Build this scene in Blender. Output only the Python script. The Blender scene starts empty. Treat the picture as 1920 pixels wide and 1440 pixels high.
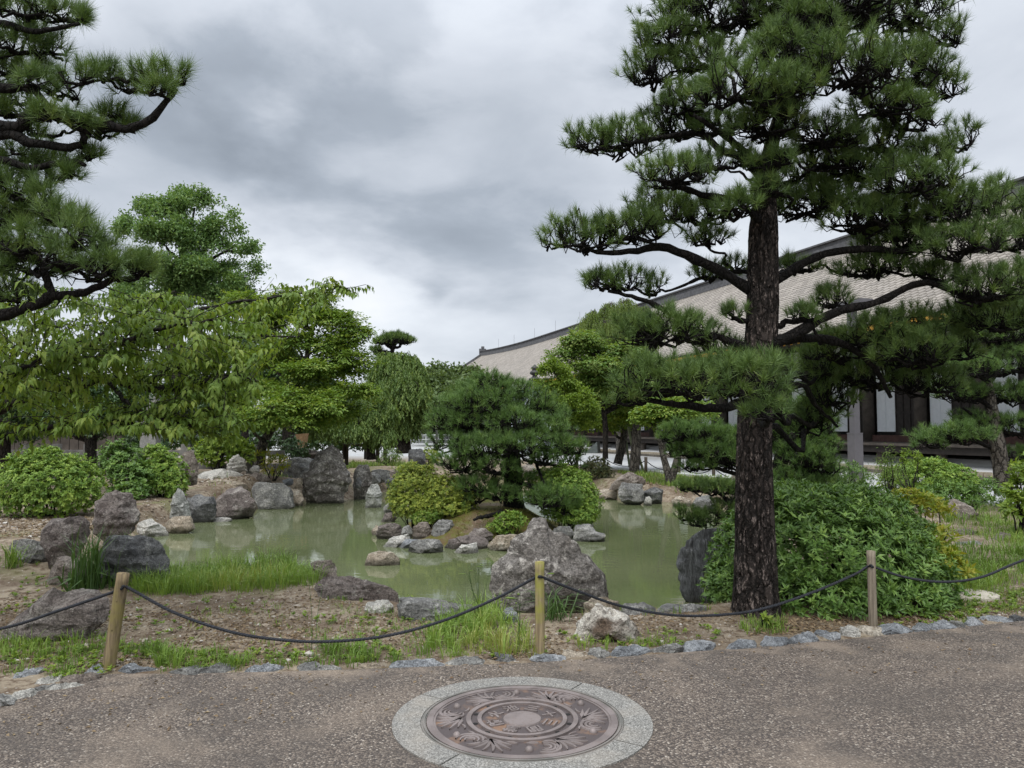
import bpy, math, random
import numpy as np
from mathutils import Vector, Matrix
sc = bpy.context.scene
C = sc.collection
rng = np.random.default_rng(11)
R = math.radians
# ---------------------------------------------------------------- camera
F, HY, EYE = 1443.0, 803.0, 1.6
PITCH = math.atan((HY - 720) / F)
cd = bpy.data.cameras.new('camera'); cam = bpy.data.objects.new('camera', cd); C.objects.link(cam)
cam.location = (0, 0, EYE); cam.rotation_euler = (R(90) + PITCH, 0, 0)
cd.sensor_width = 36; cd.lens = 36 * F / 1920; cd.clip_start = .05; cd.clip_end = 3000
sc.camera = cam
# ---------------------------------------------------------------- light, exposure
SUN_EL, SUN_AZ = 58, 200
sc.view_settings.view_transform = 'Standard'; sc.view_settings.look = 'None'
sc.view_settings.gamma = 1; sc.view_settings.use_curve_mapping = False
sc.view_settings.exposure = 0.85
sl = bpy.data.lights.new('sun', 'SUN'); sl.energy = 1.5; sl.angle = R(50); sl.color = (1, .97, .92)
so = bpy.data.objects.new('sun', sl); C.objects.link(so)
so.rotation_euler = (R(90 - SUN_EL), 0, R(180 - SUN_AZ)); so.location = (0, 0, 40)
def ray(x, y):
    a, b = (x - 960) / F, (720 - y) / F
    c, s = math.cos(PITCH), math.sin(PITCH)
    return np.array([a, c - s * b, s + c * b])
def P(x, y, z=0.0):
    r = ray(x, y); t = (z - EYE) / r[2]
    return np.array([r[0] * t, r[1] * t, z])
def D(x, y, Y):
    r = ray(x, y); t = Y / r[1]
    return np.array([r[0] * t, Y, EYE + r[2] * t])
def proj(p):
    p = np.asarray(p, float); c, s = math.cos(PITCH), math.sin(PITCH)
    dz = p[..., 2] - EYE; f = c * p[..., 1] + s * dz; u = -s * p[..., 1] + c * dz
    return 960 + F * p[..., 0] / f, 720 - F * u / f, f
# ---------------------------------------------------------------- node helper
class NT:
    def __init__(s, nt): s.t = nt; nt.nodes.clear()
    def n(s, typ, ins=None, **props):
        d = s.t.nodes.new(typ)
        for k, v in props.items(): setattr(d, k, v)
        for k, v in (ins or {}).items():
            i = d.inputs[k]
            if isinstance(v, bpy.types.NodeSocket): s.t.links.new(v, i)
            else: i.default_value = v
        return d
    def m(s, op, a, b=0.0, c=None, clamp=False):
        ins = {0: a, 1: b}
        if c is not None: ins[2] = c
        return s.n('ShaderNodeMath', ins, operation=op, use_clamp=clamp).outputs[0]
    def vm(s, op, a, b=(0, 0, 0)):
        d = s.n('ShaderNodeVectorMath', {0: a, 1: b}, operation=op)
        return d.outputs['Value'] if op in ('DOT_PRODUCT', 'LENGTH', 'DISTANCE') else d.outputs[0]
    def noise(s, vec, scale, detail=5, rough=.55, dist=0.0):
        return s.n('ShaderNodeTexNoise', {'Vector': vec, 'Scale': scale, 'Detail': detail, 'Roughness': rough, 'Distortion': dist}).outputs[0]
    def vor(s, vec, scale, feature='F1', out='Distance', rnd=1.0):
        return s.n('ShaderNodeTexVoronoi', {'Vector': vec, 'Scale': scale, 'Randomness': rnd}, feature=feature).outputs[out]
    def ramp(s, fac, stops, interp='LINEAR'):
        d = s.n('ShaderNodeValToRGB', {0: fac}); d.color_ramp.interpolation = interp
        e = d.color_ramp.elements
        while len(e) < len(stops): e.new(.5)
        for q, (p, c) in zip(e, stops):
            q.position = p; q.color = (c, c, c, 1) if isinstance(c, (int, float)) else (*c, 1)
        return d.outputs[0]
    def mix(s, fac, a, b, blend='MIX'):
        d = s.n('ShaderNodeMix', data_type='RGBA', blend_type=blend)
        for i, v in ((0, fac), (6, a), (7, b)):
            if isinstance(v, bpy.types.NodeSocket): s.t.links.new(v, d.inputs[i])
            else: d.inputs[i].default_value = (*v, 1) if isinstance(v, tuple) and len(v) == 3 else v
        return d.outputs[2]
    def mapr(s, v, a, b, c=0.0, d=1.0):
        return s.n('ShaderNodeMapRange', {0: v, 1: a, 2: b, 3: c, 4: d}, interpolation_type='SMOOTHSTEP').outputs[0]
    def scale(s, vec, v): return s.n('ShaderNodeMapping', {0: vec, 3: v}).outputs[0]
# ---------------------------------------------------------------- sky
world = bpy.data.worlds.new('World'); sc.world = world; world.use_nodes = True
w = NT(world.node_tree)
SKYS = .1
nish = w.n('ShaderNodeTexSky', sky_type='NISHITA', sun_disc=False)
nish.sun_elevation = R(SUN_EL); nish.sun_rotation = R(SUN_AZ)
dirv = w.n('ShaderNodeTexCoord').outputs['Generated']
sep = w.n('ShaderNodeSeparateXYZ', {0: dirv}).outputs
zc = w.m('MAXIMUM', sep[2], 0.0)
den = w.m('ADD', zc, .22)
pl = w.n('ShaderNodeCombineXYZ', {0: w.m('DIVIDE', sep[0], den), 1: w.m('DIVIDE', sep[1], den), 2: 0.0}).outputs[0]
n1 = w.noise(pl, 1.1, 7, .55, .35)
cdir = w.vm('MULTIPLY', dirv, (1, 1, 1.9)); n2 = w.noise(cdir, 4.2, 9, .56, .3)
wob = w.n('ShaderNodeTexNoise', {'Vector': pl, 'Scale': 1.8, 'Detail': 5}).outputs[1]
wob = w.vm('MULTIPLY', w.vm('SUBTRACT', wob, (.5, .5, .5)), (.42, .42, .2))
wd = w.vm('ADD', dirv, wob)
def blob(x, y, r, amp, rx=1.0):
    d = ray(x, y); d = d / np.linalg.norm(d)
    df = w.vm('MULTIPLY', w.vm('SUBTRACT', wd, tuple(d)), (1 / rx, 1 / rx, 1))
    L = w.m('DIVIDE', w.vm('LENGTH', df), r / F)
    return w.m('MULTIPLY', w.mapr(L, 0, 1, 1, 0), amp)
val = w.m('MULTIPLY_ADD', w.m('SUBTRACT', n1, .5), .62, .60)
val = w.m('ADD', val, w.m('MULTIPLY', w.m('SUBTRACT', n2, .5), .36))
n3 = w.noise(cdir, 2.6, 9, .55, .25); val = w.m('ADD', val, w.m('MULTIPLY', w.m('SUBTRACT', w.mapr(n3, .44, .58), .5), .17))
for b in ((760, 290, 430, -.27, 1.5), (380, 180, 330, -.14, 1.4), (1050, 430, 300, -.10, 1.3), (1000, 230, 300, -.06, 1.2),
          (545, 250, 90, .34, 1.1), (620, 330, 120, -.10, 1.4), (520, 300, 110, -.12, 1.5), (1870, 250, 500, .20, 1), (800, 40, 260, .05, 2), (1350, 500, 260, .12, 1.4),
          (640, 560, 230, .33, 1.5), (560, 480, 90, .14, 1.4), (880, 590, 130, .16, 1.6), (980, 640, 120, .10, 1.5), (800, 540, 60, -.22, 1.4), (930, 620, 90, -.08, 1.5), (250, 330, 180, .10, 1.2), (200, 20, 200, .05, 1.5)):
    val = w.m('ADD', val, blob(*b))
cloud = w.ramp(val, [(0.0, (.155, .176, .205)), (.30, (.24, .267, .305)), (.58, (.38, .405, .445)), (.82, (.475, .50, .535)), (1.0, (.56, .57, .585))])
zen = w.m('MULTIPLY_ADD', w.mapr(sep[2], .38, 1.0), 1.7, 1.0)
cl = w.vm('MULTIPLY', cloud, w.n('ShaderNodeCombineXYZ', {0: w.m('MULTIPLY', zen, 1 / SKYS), 1: w.m('MULTIPLY', zen, 1 / SKYS), 2: w.m('MULTIPLY', zen, 1 / SKYS)}).outputs[0])
skyc = w.mix(.95, nish.outputs[0], cl)
bg = w.n('ShaderNodeBackground', {0: skyc, 1: SKYS})
w.t.links.new(bg.outputs[0], w.n('ShaderNodeOutputWorld').inputs[0])
# ---------------------------------------------------------------- materials
def newmat(name):
    m = bpy.data.materials.new(name); m.use_nodes = True
    return m, NT(m.node_tree)
def fin(t, col, rough=.8, bump=None, bstr=.5, bdist=.01, spec=.5, metal=0.0):
    ins = {'Base Color': (*col, 1) if isinstance(col, tuple) else col, 'Roughness': rough, 'Metallic': metal, 'Specular IOR Level': spec}
    if bump is not None: ins['Normal'] = t.n('ShaderNodeBump', {'Height': bump, 'Strength': bstr, 'Distance': bdist}).outputs[0]
    b = t.n('ShaderNodeBsdfPrincipled', ins)
    t.t.links.new(b.outputs[0], t.n('ShaderNodeOutputMaterial').inputs[0])
    return b
def obco(t): return t.n('ShaderNodeTexCoord').outputs['Object']
def geo(t): return t.n('ShaderNodeNewGeometry').outputs['Position']
def oinf(t): return t.n('ShaderNodeObjectInfo').outputs['Random']
def rockmat(name, a, b, c, sc_=3.0, lich=.62, crack=1.0, st=(1, 1, 1)):
    a, b = tuple(1.08 * x for x in a), tuple(1.1 * x for x in b)
    m, t = newmat(name); co = t.vm('ADD', t.scale(obco(t), st), t.vm('MULTIPLY', t.n('ShaderNodeCombineXYZ', {0: oinf(t), 1: oinf(t), 2: oinf(t)}).outputs[0], (7, 11, 5)))
    n = t.noise(co, sc_, 8, .65, .6); n2 = t.noise(co, sc_ * 4.5, 8, .7); n3 = t.noise(t.scale(co, (1, 1, 2.6)), sc_ * 1.7, 6, .6, 1.0)
    col = t.mix(t.mapr(n, .36, .64), a, b)
    col = t.mix(t.m('MULTIPLY', t.mapr(n2, lich - .05, lich + .06), .75), col, c)
    col = t.mix(t.m('MULTIPLY', t.mapr(n3, .58, .70), .8), col, tuple(.5 * x for x in a))
    col = t.mix(t.m('MULTIPLY', t.mapr(t.noise(co, sc_ * .8, 5, .6, .8), .52, .66), .5), col, c)
    f = t.noise(co, sc_ * 26, 6, .7)
    col = t.mix(.75, col, t.ramp(f, [(.32, .12), (.68, .86)]), 'OVERLAY'); f2 = t.noise(co, sc_ * 9, 8, .75, .5); col = t.mix(t.m('MULTIPLY', t.mapr(f2, .52, .40), .6), col, tuple(.35 * x for x in a))
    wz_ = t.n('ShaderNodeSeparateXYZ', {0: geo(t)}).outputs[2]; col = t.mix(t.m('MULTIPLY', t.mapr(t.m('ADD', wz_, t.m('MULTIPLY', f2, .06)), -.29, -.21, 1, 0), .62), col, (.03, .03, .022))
    cr = t.vor(t.vm('ADD', t.scale(co, (1, 1, 1.8)), t.vm('MULTIPLY', t.n('ShaderNodeTexNoise', {'Vector': co, 'Scale': sc_ * 1.4, 'Detail': 6}).outputs[1], (1.5, 1.5, 1.5))), sc_ * 1.5, 'DISTANCE_TO_EDGE')
    crm = t.mapr(cr, 0, .05)
    col = t.mix(t.m('MULTIPLY', t.m('SUBTRACT', 1.0, crm), .22 * crack), col, (.02, .018, .015))
    h = t.m('ADD', t.m('MULTIPLY', n2, 1.0), t.m('ADD', t.m('MULTIPLY', f, .32), t.m('MULTIPLY', f2, .7))); h = t.m('ADD', h, t.m('MULTIPLY', crm, .12 * crack))
    h = t.m('ADD', h, t.m('MULTIPLY', n3, .7))
    fin(t, col, .85, h, .9, .035, .3)
    return m
RK = dict(
    purple=rockmat('rock_purple', (.112, .092, .084), (.20, .172, .155), (.40, .38, .34)),
    grey=rockmat('rock_grey', (.13, .13, .125), (.26, .255, .24), (.46, .45, .41)),
    dark=rockmat('rock_dark', (.065, .066, .068), (.14, .14, .138), (.30, .30, .28)),
    tan=rockmat('rock_tan', (.25, .205, .15), (.37, .32, .255), (.60, .56, .48)),
    white=rockmat('rock_white', (.36, .35, .32), (.55, .53, .48), (.68, .66, .60), 4),
    brown=rockmat('rock_brown', (.14, .115, .097), (.24, .205, .175), (.44, .41, .36)),
    green=rockmat('rock_green', (.19, .195, .18), (.42, .42, .385), (.62, .62, .58), 3.2),
    blue=rockmat('rock_blue', (.16, .172, .185), (.30, .315, .33), (.48, .49, .50), 4),
    slab=rockmat('rock_slab', (.06, .06, .062), (.135, .14, .145), (.27, .28, .28), 5.0, .6, .6, (1.6, 1.6, .22)),
    patch=rockmat('rock_patch', (.12, .085, .06), (.54, .51, .45), (.66, .64, .58), 2.6, .66),
    big=rockmat('rock_big', (.105, .092, .08), (.21, .195, .18), (.48, .45, .41), 2.3, .57, 1.2),
)
def leafmat(name, cols, tr=.28, rough=.5, tint=(1.3, 1.25, .55)):
    m, t = newmat(name); v = t.n('ShaderNodeAttribute', attribute_name='v').outputs['Fac']
    k = len(cols) - 1; cols = [(c[0] * 1.08, c[1] * 1.04, c[2] * .9) for c in cols]
    col = t.ramp(v, [(i / k, c) for i, c in enumerate(cols)])
    p = t.n('ShaderNodeBsdfPrincipled', {'Base Color': col, 'Roughness': rough, 'Specular IOR Level': .35})
    tl = t.n('ShaderNodeBsdfTranslucent', {0: t.mix(1.0, col, tint, 'MULTIPLY')})
    mx = t.n('ShaderNodeMixShader', {0: tr, 1: p.outputs[0], 2: tl.outputs[0]})
    t.t.links.new(mx.outputs[0], t.n('ShaderNodeOutputMaterial').inputs[0])
    return m
LM = dict(
    pine=leafmat('pine_needles', [(0.0453, 0.0835, 0.0319), (0.0835, 0.1477, 0.0461), (0.1356, 0.2173, 0.0638), (0.2347, 0.2868, 0.0974)], .18, .5),
    pine2=leafmat('pine_needles_pale', [(0.058, 0.1095, 0.0386), (0.0934, 0.1739, 0.0547), (0.1417, 0.2415, 0.0741), (0.2093, 0.2898, 0.0966)], .18, .5),
    cherry=leafmat('cherry_leaves', [(0.08, 0.1452, 0.029), (0.1236, 0.2105, 0.0395), (0.1745, 0.2614, 0.0526), (0.2544, 0.3194, 0.0724)], .38),
    maple=leafmat('maple_leaves', [(0.0768, 0.1534, 0.0322), (0.1246, 0.2167, 0.0429), (0.1824, 0.28, 0.0537), (0.2879, 0.3341, 0.0804)], .35),
    olive=leafmat('maple_olive_leaves', [(0.0933, 0.1768, 0.051), (0.1333, 0.2385, 0.067), (0.1866, 0.2739, 0.0798), (0.2267, 0.2562, 0.0878)], .35),
    weep=leafmat('weeping_leaves', [(0.0672, 0.1275, 0.0391), (0.1056, 0.1785, 0.054), (0.1437, 0.2211, 0.0676), (0.2109, 0.2892, 0.09)], .3),
    bright=leafmat('bright_leaves', [(0.0805, 0.1437, 0.023), (0.1265, 0.2127, 0.0345), (0.184, 0.276, 0.046), (0.253, 0.3335, 0.0633)], .38),
    willow=leafmat('willow_leaves', [(0.11, 0.176, 0.0605), (0.165, 0.2365, 0.0825), (0.22, 0.286, 0.11)], .4),
    azalea=leafmat('azalea_leaves', [(0.0646, 0.1365, 0.0259), (0.1222, 0.2228, 0.0403), (0.1869, 0.2946, 0.0504), (0.2875, 0.3881, 0.0863)], .25),
    azgold=leafmat('azalea_gold_leaves', [(0.0759, 0.1328, 0.0253), (0.1518, 0.215, 0.0379), (0.2403, 0.2973, 0.0506), (0.3162, 0.3542, 0.0759)], .25),
    dark=leafmat('camellia_leaves', [(0.0225, 0.0525, 0.0225), (0.0375, 0.0813, 0.0325), (0.0562, 0.1063, 0.0425), (0.0875, 0.1438, 0.0562)], .15, .35),
    dull=leafmat('dull_leaves', [(.025, .042, .02), (.045, .062, .025), (.075, .085, .03), (.10, .085, .04)], .15),
    rhodo=leafmat('rhododendron_leaves', [(0.0476, 0.1058, 0.0264), (0.0794, 0.1587, 0.037), (0.119, 0.2183, 0.0529), (0.1984, 0.3107, 0.0794)], .22, .42),
    gold=leafmat('nandina_leaves', [(.13, .21, .03), (.20, .28, .035), (.30, .29, .04), (.20, .29, .05)], .35),
    far=leafmat('far_leaves', [(0.0675, 0.1125, 0.045), (0.0975, 0.15, 0.06), (0.135, 0.195, 0.0825)], .25),
    big=leafmat('zelkova_leaves', [(0.0691, 0.1376, 0.0532), (0.1035, 0.1951, 0.0711), (0.151, 0.2552, 0.0932), (0.2373, 0.344, 0.1331)], .3),
    grass=leafmat('grass_blades', [(0.132, 0.209, 0.044), (0.0908, 0.1633, 0.0363), (0.1452, 0.2481, 0.0508), (0.2057, 0.3146, 0.0726), (0.2904, 0.3146, 0.1089)], .3),
    iris=leafmat('iris_blades', [(.045, .095, .03), (.065, .13, .038), (.10, .175, .055)], .25),
    moss=leafmat('moss_tufts', [(.06, .08, .015), (.09, .10, .02), (.10, .08, .025)], .1),
    litter=leafmat('dry_leaves', [(.085, .062, .042), (.17, .125, .085), (.27, .215, .15), (.14, .09, .058)], .1, .8),
)
def barkmat(name, a, b, flake, sx=14, sz=3.5, amt=.5):
    m, t = newmat(name); co = obco(t)
    wv = t.vm('ADD', t.scale(co, (sx, sx, sz)), t.vm('MULTIPLY', t.n('ShaderNodeTexNoise', {'Vector': co, 'Scale': 9.0, 'Detail': 4}).outputs[1], (1.6, 1.6, 1.6)))
    e = t.vor(wv, 1.0, 'DISTANCE_TO_EDGE'); cid = t.vor(wv, 1.0, 'F1', 'Color')
    fine = t.noise(t.scale(co, (1, 1, .4)), 60, 6, .7)
    col = t.mix(t.n('ShaderNodeSeparateColor', {0: cid}).outputs[0], a, b)
    col = t.mix(t.m('MULTIPLY', t.mapr(t.m('ADD', fine, t.m('MULTIPLY', t.noise(co, 7, 3), .35)), .72, .80), amt), col, flake)
    col = t.mix(t.mapr(e, 0, .16, .85, 0), col, (.008, .007, .006))
    h = t.m('ADD', t.mapr(e, 0, .22), t.m('MULTIPLY', fine, .6))
    fin(t, col, .9, h, 1.0, .02, .2)
    return m
BK = dict(
    pine=barkmat('pine_bark', (.022, .018, .016), (.050, .040, .035), (.26, .21, .185), 17, 4.5, .8),
    limb=barkmat('limb_bark', (.007, .0062, .0058), (.016, .0135, .012), (.06, .052, .046), 26, 9, .25),
    grey=barkmat('grey_bark', (.07, .062, .052), (.13, .115, .098), (.26, .25, .22), 10, 3, .5),
    dark=barkmat('dark_bark', (.022, .018, .016), (.045, .038, .032), (.12, .11, .10), 12, 4, .4),
)
def woodmat(name, a, b, moss=None, sc_=1.0):
    m, t = newmat(name); co = obco(t)
    g = t.noise(t.scale(co, (60 * sc_, 60 * sc_, 3 * sc_)), 1, 5, .65, .4); n = t.noise(co, 7, 4)
    col = t.mix(t.mapr(g, .3, .7), a, b)
    if moss: col = t.mix(t.m('MULTIPLY', t.mapr(n, .42, .62), .8), col, moss)
    col = t.mix(t.mapr(t.vor(co, 9), 0.0, .10, .9, 0), col, (.05, .035, .02))
    fin(t, col, .85, g, .6, .006, .2); return m
def plain(name, col, rough=.7, var=.15, sc_=6, spec=.4, metal=0.0, bs=.2):
    m, t = newmat(name); co = obco(t); n = t.noise(co, sc_, 7, .65)
    c = t.mix(t.mapr(n, .3, .7), tuple(x * (1 - var) for x in col), tuple(min(1, x * (1 + var)) for x in col))
    fin(t, c, rough, t.noise(co, sc_ * 8, 5), bs, .01, spec, metal); return m
M = dict(
    post=woodmat('post_wood', (.16, .125, .075), (.34, .27, .16), (.26, .26, .055)),
    post2=woodmat('post_wood_dark', (.10, .075, .05), (.27, .21, .12), (.20, .17, .06)),
    post3=woodmat('post_wood_grey', (.15, .125, .095), (.30, .255, .195)),
    farpost=plain('far_post_wood', (.07, .055, .04)), rope=plain('rope_fibre', (.020, .022, .028), .75, .4, 40),
    timber=plain('dark_timber', (.030, .024, .021), .75, .35), timber2=plain('weathered_timber', (.075, .062, .052), .8, .3, 3),
    redwood=plain('sill_red_timber', (.075, .035, .028), .7, .3), shoji=plain('white_panel', (.74, .77, .80), .7, .04), plaster=plain('white_plaster', (.62, .62, .61), .85, .08, 2),
    stone=plain('edge_stone', (.36, .31, .23), .9, .3, 5), stoned=plain('edge_stone_dark', (.12, .105, .085), .9, .4, 5),
    ridge=plain('ridge_tile', (.095, .095, .10), .7, .3, 4), yellow=plain('rafter_end_ochre', (.52, .27, .035), .6, .15), granite=plain('granite', (.25, .245, .23), .85, .25, 20),
    steel=plain('grey_painted_steel', (.125, .12, .13), .45, .08), bronze=plain('dark_bronze', (.035, .034, .032), .5, .3), panel=plain('grey_panel', (.30, .33, .37), .6, .1, 2),
    kerb=plain('pale_kerb', (.48, .49, .49), .85, .08, 3), blue=plain('blue_sign', (.05, .17, .34), .5), tent=plain('grey_green_sheet', (.085, .10, .095), .6, .2),
    concrete=plain('stone_grey', (.16, .155, .145), .9, .25, 4), bamboo=plain('green_bamboo', (.16, .19, .10), .6, .2), dark=plain('dark_hole', (.012, .011, .010), .9, .2),
    pad=plain('stepping_stone', (.42, .38, .32), .9, .2, 9), farwall=plain('far_wall', (.30, .31, .31), .8, .1, .5), straw=plain('straw', (.30, .19, .10), .9, .3, 20),
)
# ---------------------------------------------------------------- object helpers
def tag(o, label=None, cat=None, group=None, kind=None):
    if label: o['label'] = label
    if cat: o['category'] = cat
    if group: o['group'] = group
    if kind: o['kind'] = kind
    return o
def thing(name, loc, label, cat, group=None):
    o = bpy.data.objects.new(name, None); C.objects.link(o); o.location = tuple(loc); o.empty_display_size = .1
    return tag(o, label, cat, group)
ORG = {}
def mesh(name, v, faces, mats, attr=None, smooth=False, midx=None):
    me = bpy.data.meshes.new(name)
    v = np.asarray(v, np.float32)
    fl = [np.asarray(f, np.int32) for f in (faces if isinstance(faces, list) else [faces]) if len(f)]
    me.vertices.add(len(v)); me.vertices.foreach_set('co', v.ravel())
    nl = sum(f.size for f in fl); nf = sum(len(f) for f in fl)
    me.loops.add(nl); me.loops.foreach_set('vertex_index', np.concatenate([f.ravel() for f in fl]))
    tot = np.concatenate([np.full(len(f), f.shape[1], np.int32) for f in fl])
    me.polygons.add(nf); me.polygons.foreach_set('loop_start', np.concatenate([[0], np.cumsum(tot)[:-1]]).astype(np.int32))
    for m in (mats if isinstance(mats, (list, tuple)) else [mats]): me.materials.append(m)
    if midx is not None: me.polygons.foreach_set('material_index', np.asarray(midx, np.int32))
    me.polygons.foreach_set('use_smooth', np.full(nf, bool(smooth)))
    if attr is not None:
        a = me.attributes.new('v', 'FLOAT', 'POINT'); a.data.foreach_set('value', np.asarray(attr, np.float32))
    me.update(calc_edges=True)
    return me
def obj(name, v, faces, mats, parent=None, org=None, attr=None, smooth=False, midx=None):
    v = np.asarray(v, float)
    if parent is not None: o_ = np.array(parent_org(parent)); v = v - o_
    elif org is not None: v = v - np.asarray(org)
    o = bpy.data.objects.new(name, mesh(name, v, faces, mats, attr, smooth, midx)); C.objects.link(o)
    if parent is not None: o.parent = parent
    elif org is not None: o.location = tuple(org)
    return o
def parent_org(p):
    a = Vector((0, 0, 0))
    while p is not None: a += p.location; p = p.parent
    return a
class MB:
    """collects pieces into one mesh"""
    def __init__(s): s.v = []; s.q = []; s.t = []; s.a = []; s.n = 0
    def add(s, v, q=None, t=None, a=None):
        v = np.asarray(v, float)
        if q is not None and len(q): s.q.append(np.asarray(q) + s.n)
        if t is not None and len(t): s.t.append(np.asarray(t) + s.n)
        s.v.append(v); s.a.append(np.zeros(len(v)) if a is None else np.broadcast_to(a, (len(v),))); s.n += len(v)
        return s
    def box(s, lo, hi, fr=None):
        lo, hi = np.array(lo, float), np.array(hi, float)
        v = np.array([[x, y, z] for x in (lo[0], hi[0]) for y in (lo[1], hi[1]) for z in (lo[2], hi[2])])
        if fr is not None: v = fr(v)
        return s.add(v, [(0, 1, 3, 2), (4, 6, 7, 5), (0, 4, 5, 1), (2, 3, 7, 6), (0, 2, 6, 4), (1, 5, 7, 3)])
    def tube(s, pts, rad, sides=8, cap=True):
        pts = np.asarray(pts, float); v, q = tubes(pts[None], np.broadcast_to(rad, (1, len(pts))), sides)
        t = []
        if cap:
            n = len(v); v = np.vstack([v, pts[:1], pts[-1:]]); k = len(pts)
            t = [(n, (i + 1) % sides, i) for i in range(sides)] + [(n + 1, (k - 1) * sides + i, (k - 1) * sides + (i + 1) % sides) for i in range(sides)]
        return s.add(v, q, t)
    def build(s, name, mats, parent=None, org=None, smooth=False, kind=None):
        f = [np.vstack(x) for x in (s.q, s.t) if x]
        o = obj(name, np.vstack(s.v), f, mats, parent, org, np.concatenate(s.a), smooth)
        if kind: o['kind'] = kind
        return o
def nrm(a): return a / np.maximum(np.linalg.norm(a, axis=-1, keepdims=True), 1e-9)
def tubes(paths, radii, sides=5):
    N, K, _ = paths.shape
    t = np.gradient(paths, axis=1); t = nrm(t)
    ref = np.where(np.abs(t[..., 2:3]) > .9, np.array([1., 0, 0]), np.array([0, 0, 1.]))
    a = nrm(np.cross(t, ref)); b = np.cross(t, a)
    ang = np.arange(sides) / sides * 2 * np.pi
    v = paths[:, :, None] + radii[:, :, None, None] * (a[:, :, None] * np.cos(ang)[:, None] + b[:, :, None] * np.sin(ang)[:, None])
    i = np.arange(N)[:, None, None] * K * sides; k = np.arange(K - 1)[None, :, None] * sides; s_ = np.arange(sides)[None, None]
    s2 = (s_ + 1) % sides
    q = np.stack([i + k + s_, i + k + s2, i + k + sides + s2, i + k + sides + s_], -1).reshape(-1, 4)
    return v.reshape(-1, 3), q
def smoothpath(pts, n):
    pts = np.asarray(pts, float)
    if len(pts) == 2: return pts[0] + (pts[1] - pts[0]) * np.linspace(0, 1, n)[:, None]
    p = np.vstack([2 * pts[0] - pts[1], pts, 2 * pts[-1] - pts[-2]]); out = []
    for u in np.linspace(0, len(pts) - 1 - 1e-6, n):
        i = int(u); f = u - i; a, b, c, d = p[i], p[i + 1], p[i + 2], p[i + 3]
        out.append(.5 * (2 * b + (c - a) * f + (2 * a - 5 * b + 4 * c - d) * f * f + (3 * b - a - 3 * c + d) * f ** 3))
    return np.array(out)
# value noise, vectorised
_perm = np.random.default_rng(3).random(4096)
def vnoise(p):
    p = np.asarray(p, float); i = np.floor(p).astype(np.int64); f = p - i; f = f * f * (3 - 2 * f)
    def h(a, b, c): return _perm[((a * 73856093) ^ (b * 19349663) ^ (c * 83492791)) & 4095]
    r = 0
    for dx in (0, 1):
        for dy in (0, 1):
            for dz in (0, 1):
                wgt = (f[..., 0] if dx else 1 - f[..., 0]) * (f[..., 1] if dy else 1 - f[..., 1]) * (f[..., 2] if dz else 1 - f[..., 2])
                r = r + wgt * h(i[..., 0] + dx, i[..., 1] + dy, i[..., 2] + dz)
    return r
def fbm(p, o=4, g=.5):
    a, s, t = 1., 0., 0.
    p = np.asarray(p, float)
    for k in range(o): s = s + a * vnoise(p * 2 ** k + 17.3 * k); t += a; a *= g
    return s / t
def inpoly(x, y, poly):
    poly = np.asarray(poly, float); c = np.zeros(np.shape(x), bool); j = len(poly) - 1
    for i in range(len(poly)):
        xi, yi = poly[i]; xj, yj = poly[j]
        c ^= ((yi > y) != (yj > y)) & (x < (xj - xi) * (y - yi) / (yj - yi + 1e-12) + xi); j = i
    return c
def polydist(x, y, poly):
    poly = np.asarray(poly, float); d = np.full(np.shape(x), 1e9)
    for i in range(len(poly)):
        a, b = poly[i], poly[(i + 1) % len(poly)]; ab = b - a
        t = np.clip(((x - a[0]) * ab[0] + (y - a[1]) * ab[1]) / (ab @ ab + 1e-12), 0, 1)
        d = np.minimum(d, np.hypot(x - a[0] - t * ab[0], y - a[1] - t * ab[1]))
    return np.where(inpoly(x, y, poly), d, -d)
def sst(a, b, x): t = np.clip((x - a) / (b - a), 0, 1); return t * t * (3 - 2 * t)
# ================================================================ terrain
WZ = -.35
pond_px = [(300, 1085), (295, 1035), (330, 1005), (362, 993), (415, 978), (480, 962), (548, 948), (600, 941), (655, 941), (700, 936), (735, 925), (830, 916), (1000, 914), (1130, 925), (1160, 940), (1205, 944), (1250, 945), (1300, 952), (1345, 966)]
POND = [P(x, y, WZ)[:2] for x, y in pond_px] + [np.array(a) for a in ((3.9, 12.), (3.3, 9.6), (2.75, 8.75), (1.95, 8.3), (1.4, 8.05), (.5, 7.9), (-.3, 7.95), (-1.0, 8.5), (-1.6, 9.5), (-2.2, 10.5), (-3.0, 10.9), (-3.6, 10.5), (-4.1, 9.6))]
isl_px = [(700, 1003), (722, 1018), (770, 1030), (830, 1032), (900, 1034), (960, 1030), (1040, 1022), (1120, 1012), (1128, 1000), (1085, 975), (1000, 958), (860, 955), (750, 965), (715, 982)]
ISL = [P(x, y, WZ)[:2] for x, y in isl_px]
path_px = [(-120, 1345), (0, 1316), (110, 1288), (200, 1266), (350, 1264), (600, 1258), (800, 1251), (1000, 1243), (1200, 1230), (1350, 1219), (1500, 1207), (1650, 1193), (1800, 1177), (1920, 1165), (2300, 1130)]
PATH = [P(x, y, 0)[:2] for x, y in path_px]
PATHP = PATH + [np.array(a) for a in ((30., 8.), (30., -12.), (-30., -12.), (-30., 2.2))]
K0 = P(1340, 897)[:2]; KD = nrm(P(1150, 879)[:2] - K0); KN = np.array([KD[1], -KD[0]])   # pale kerb line of the gravel court, KN points to the hall
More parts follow.
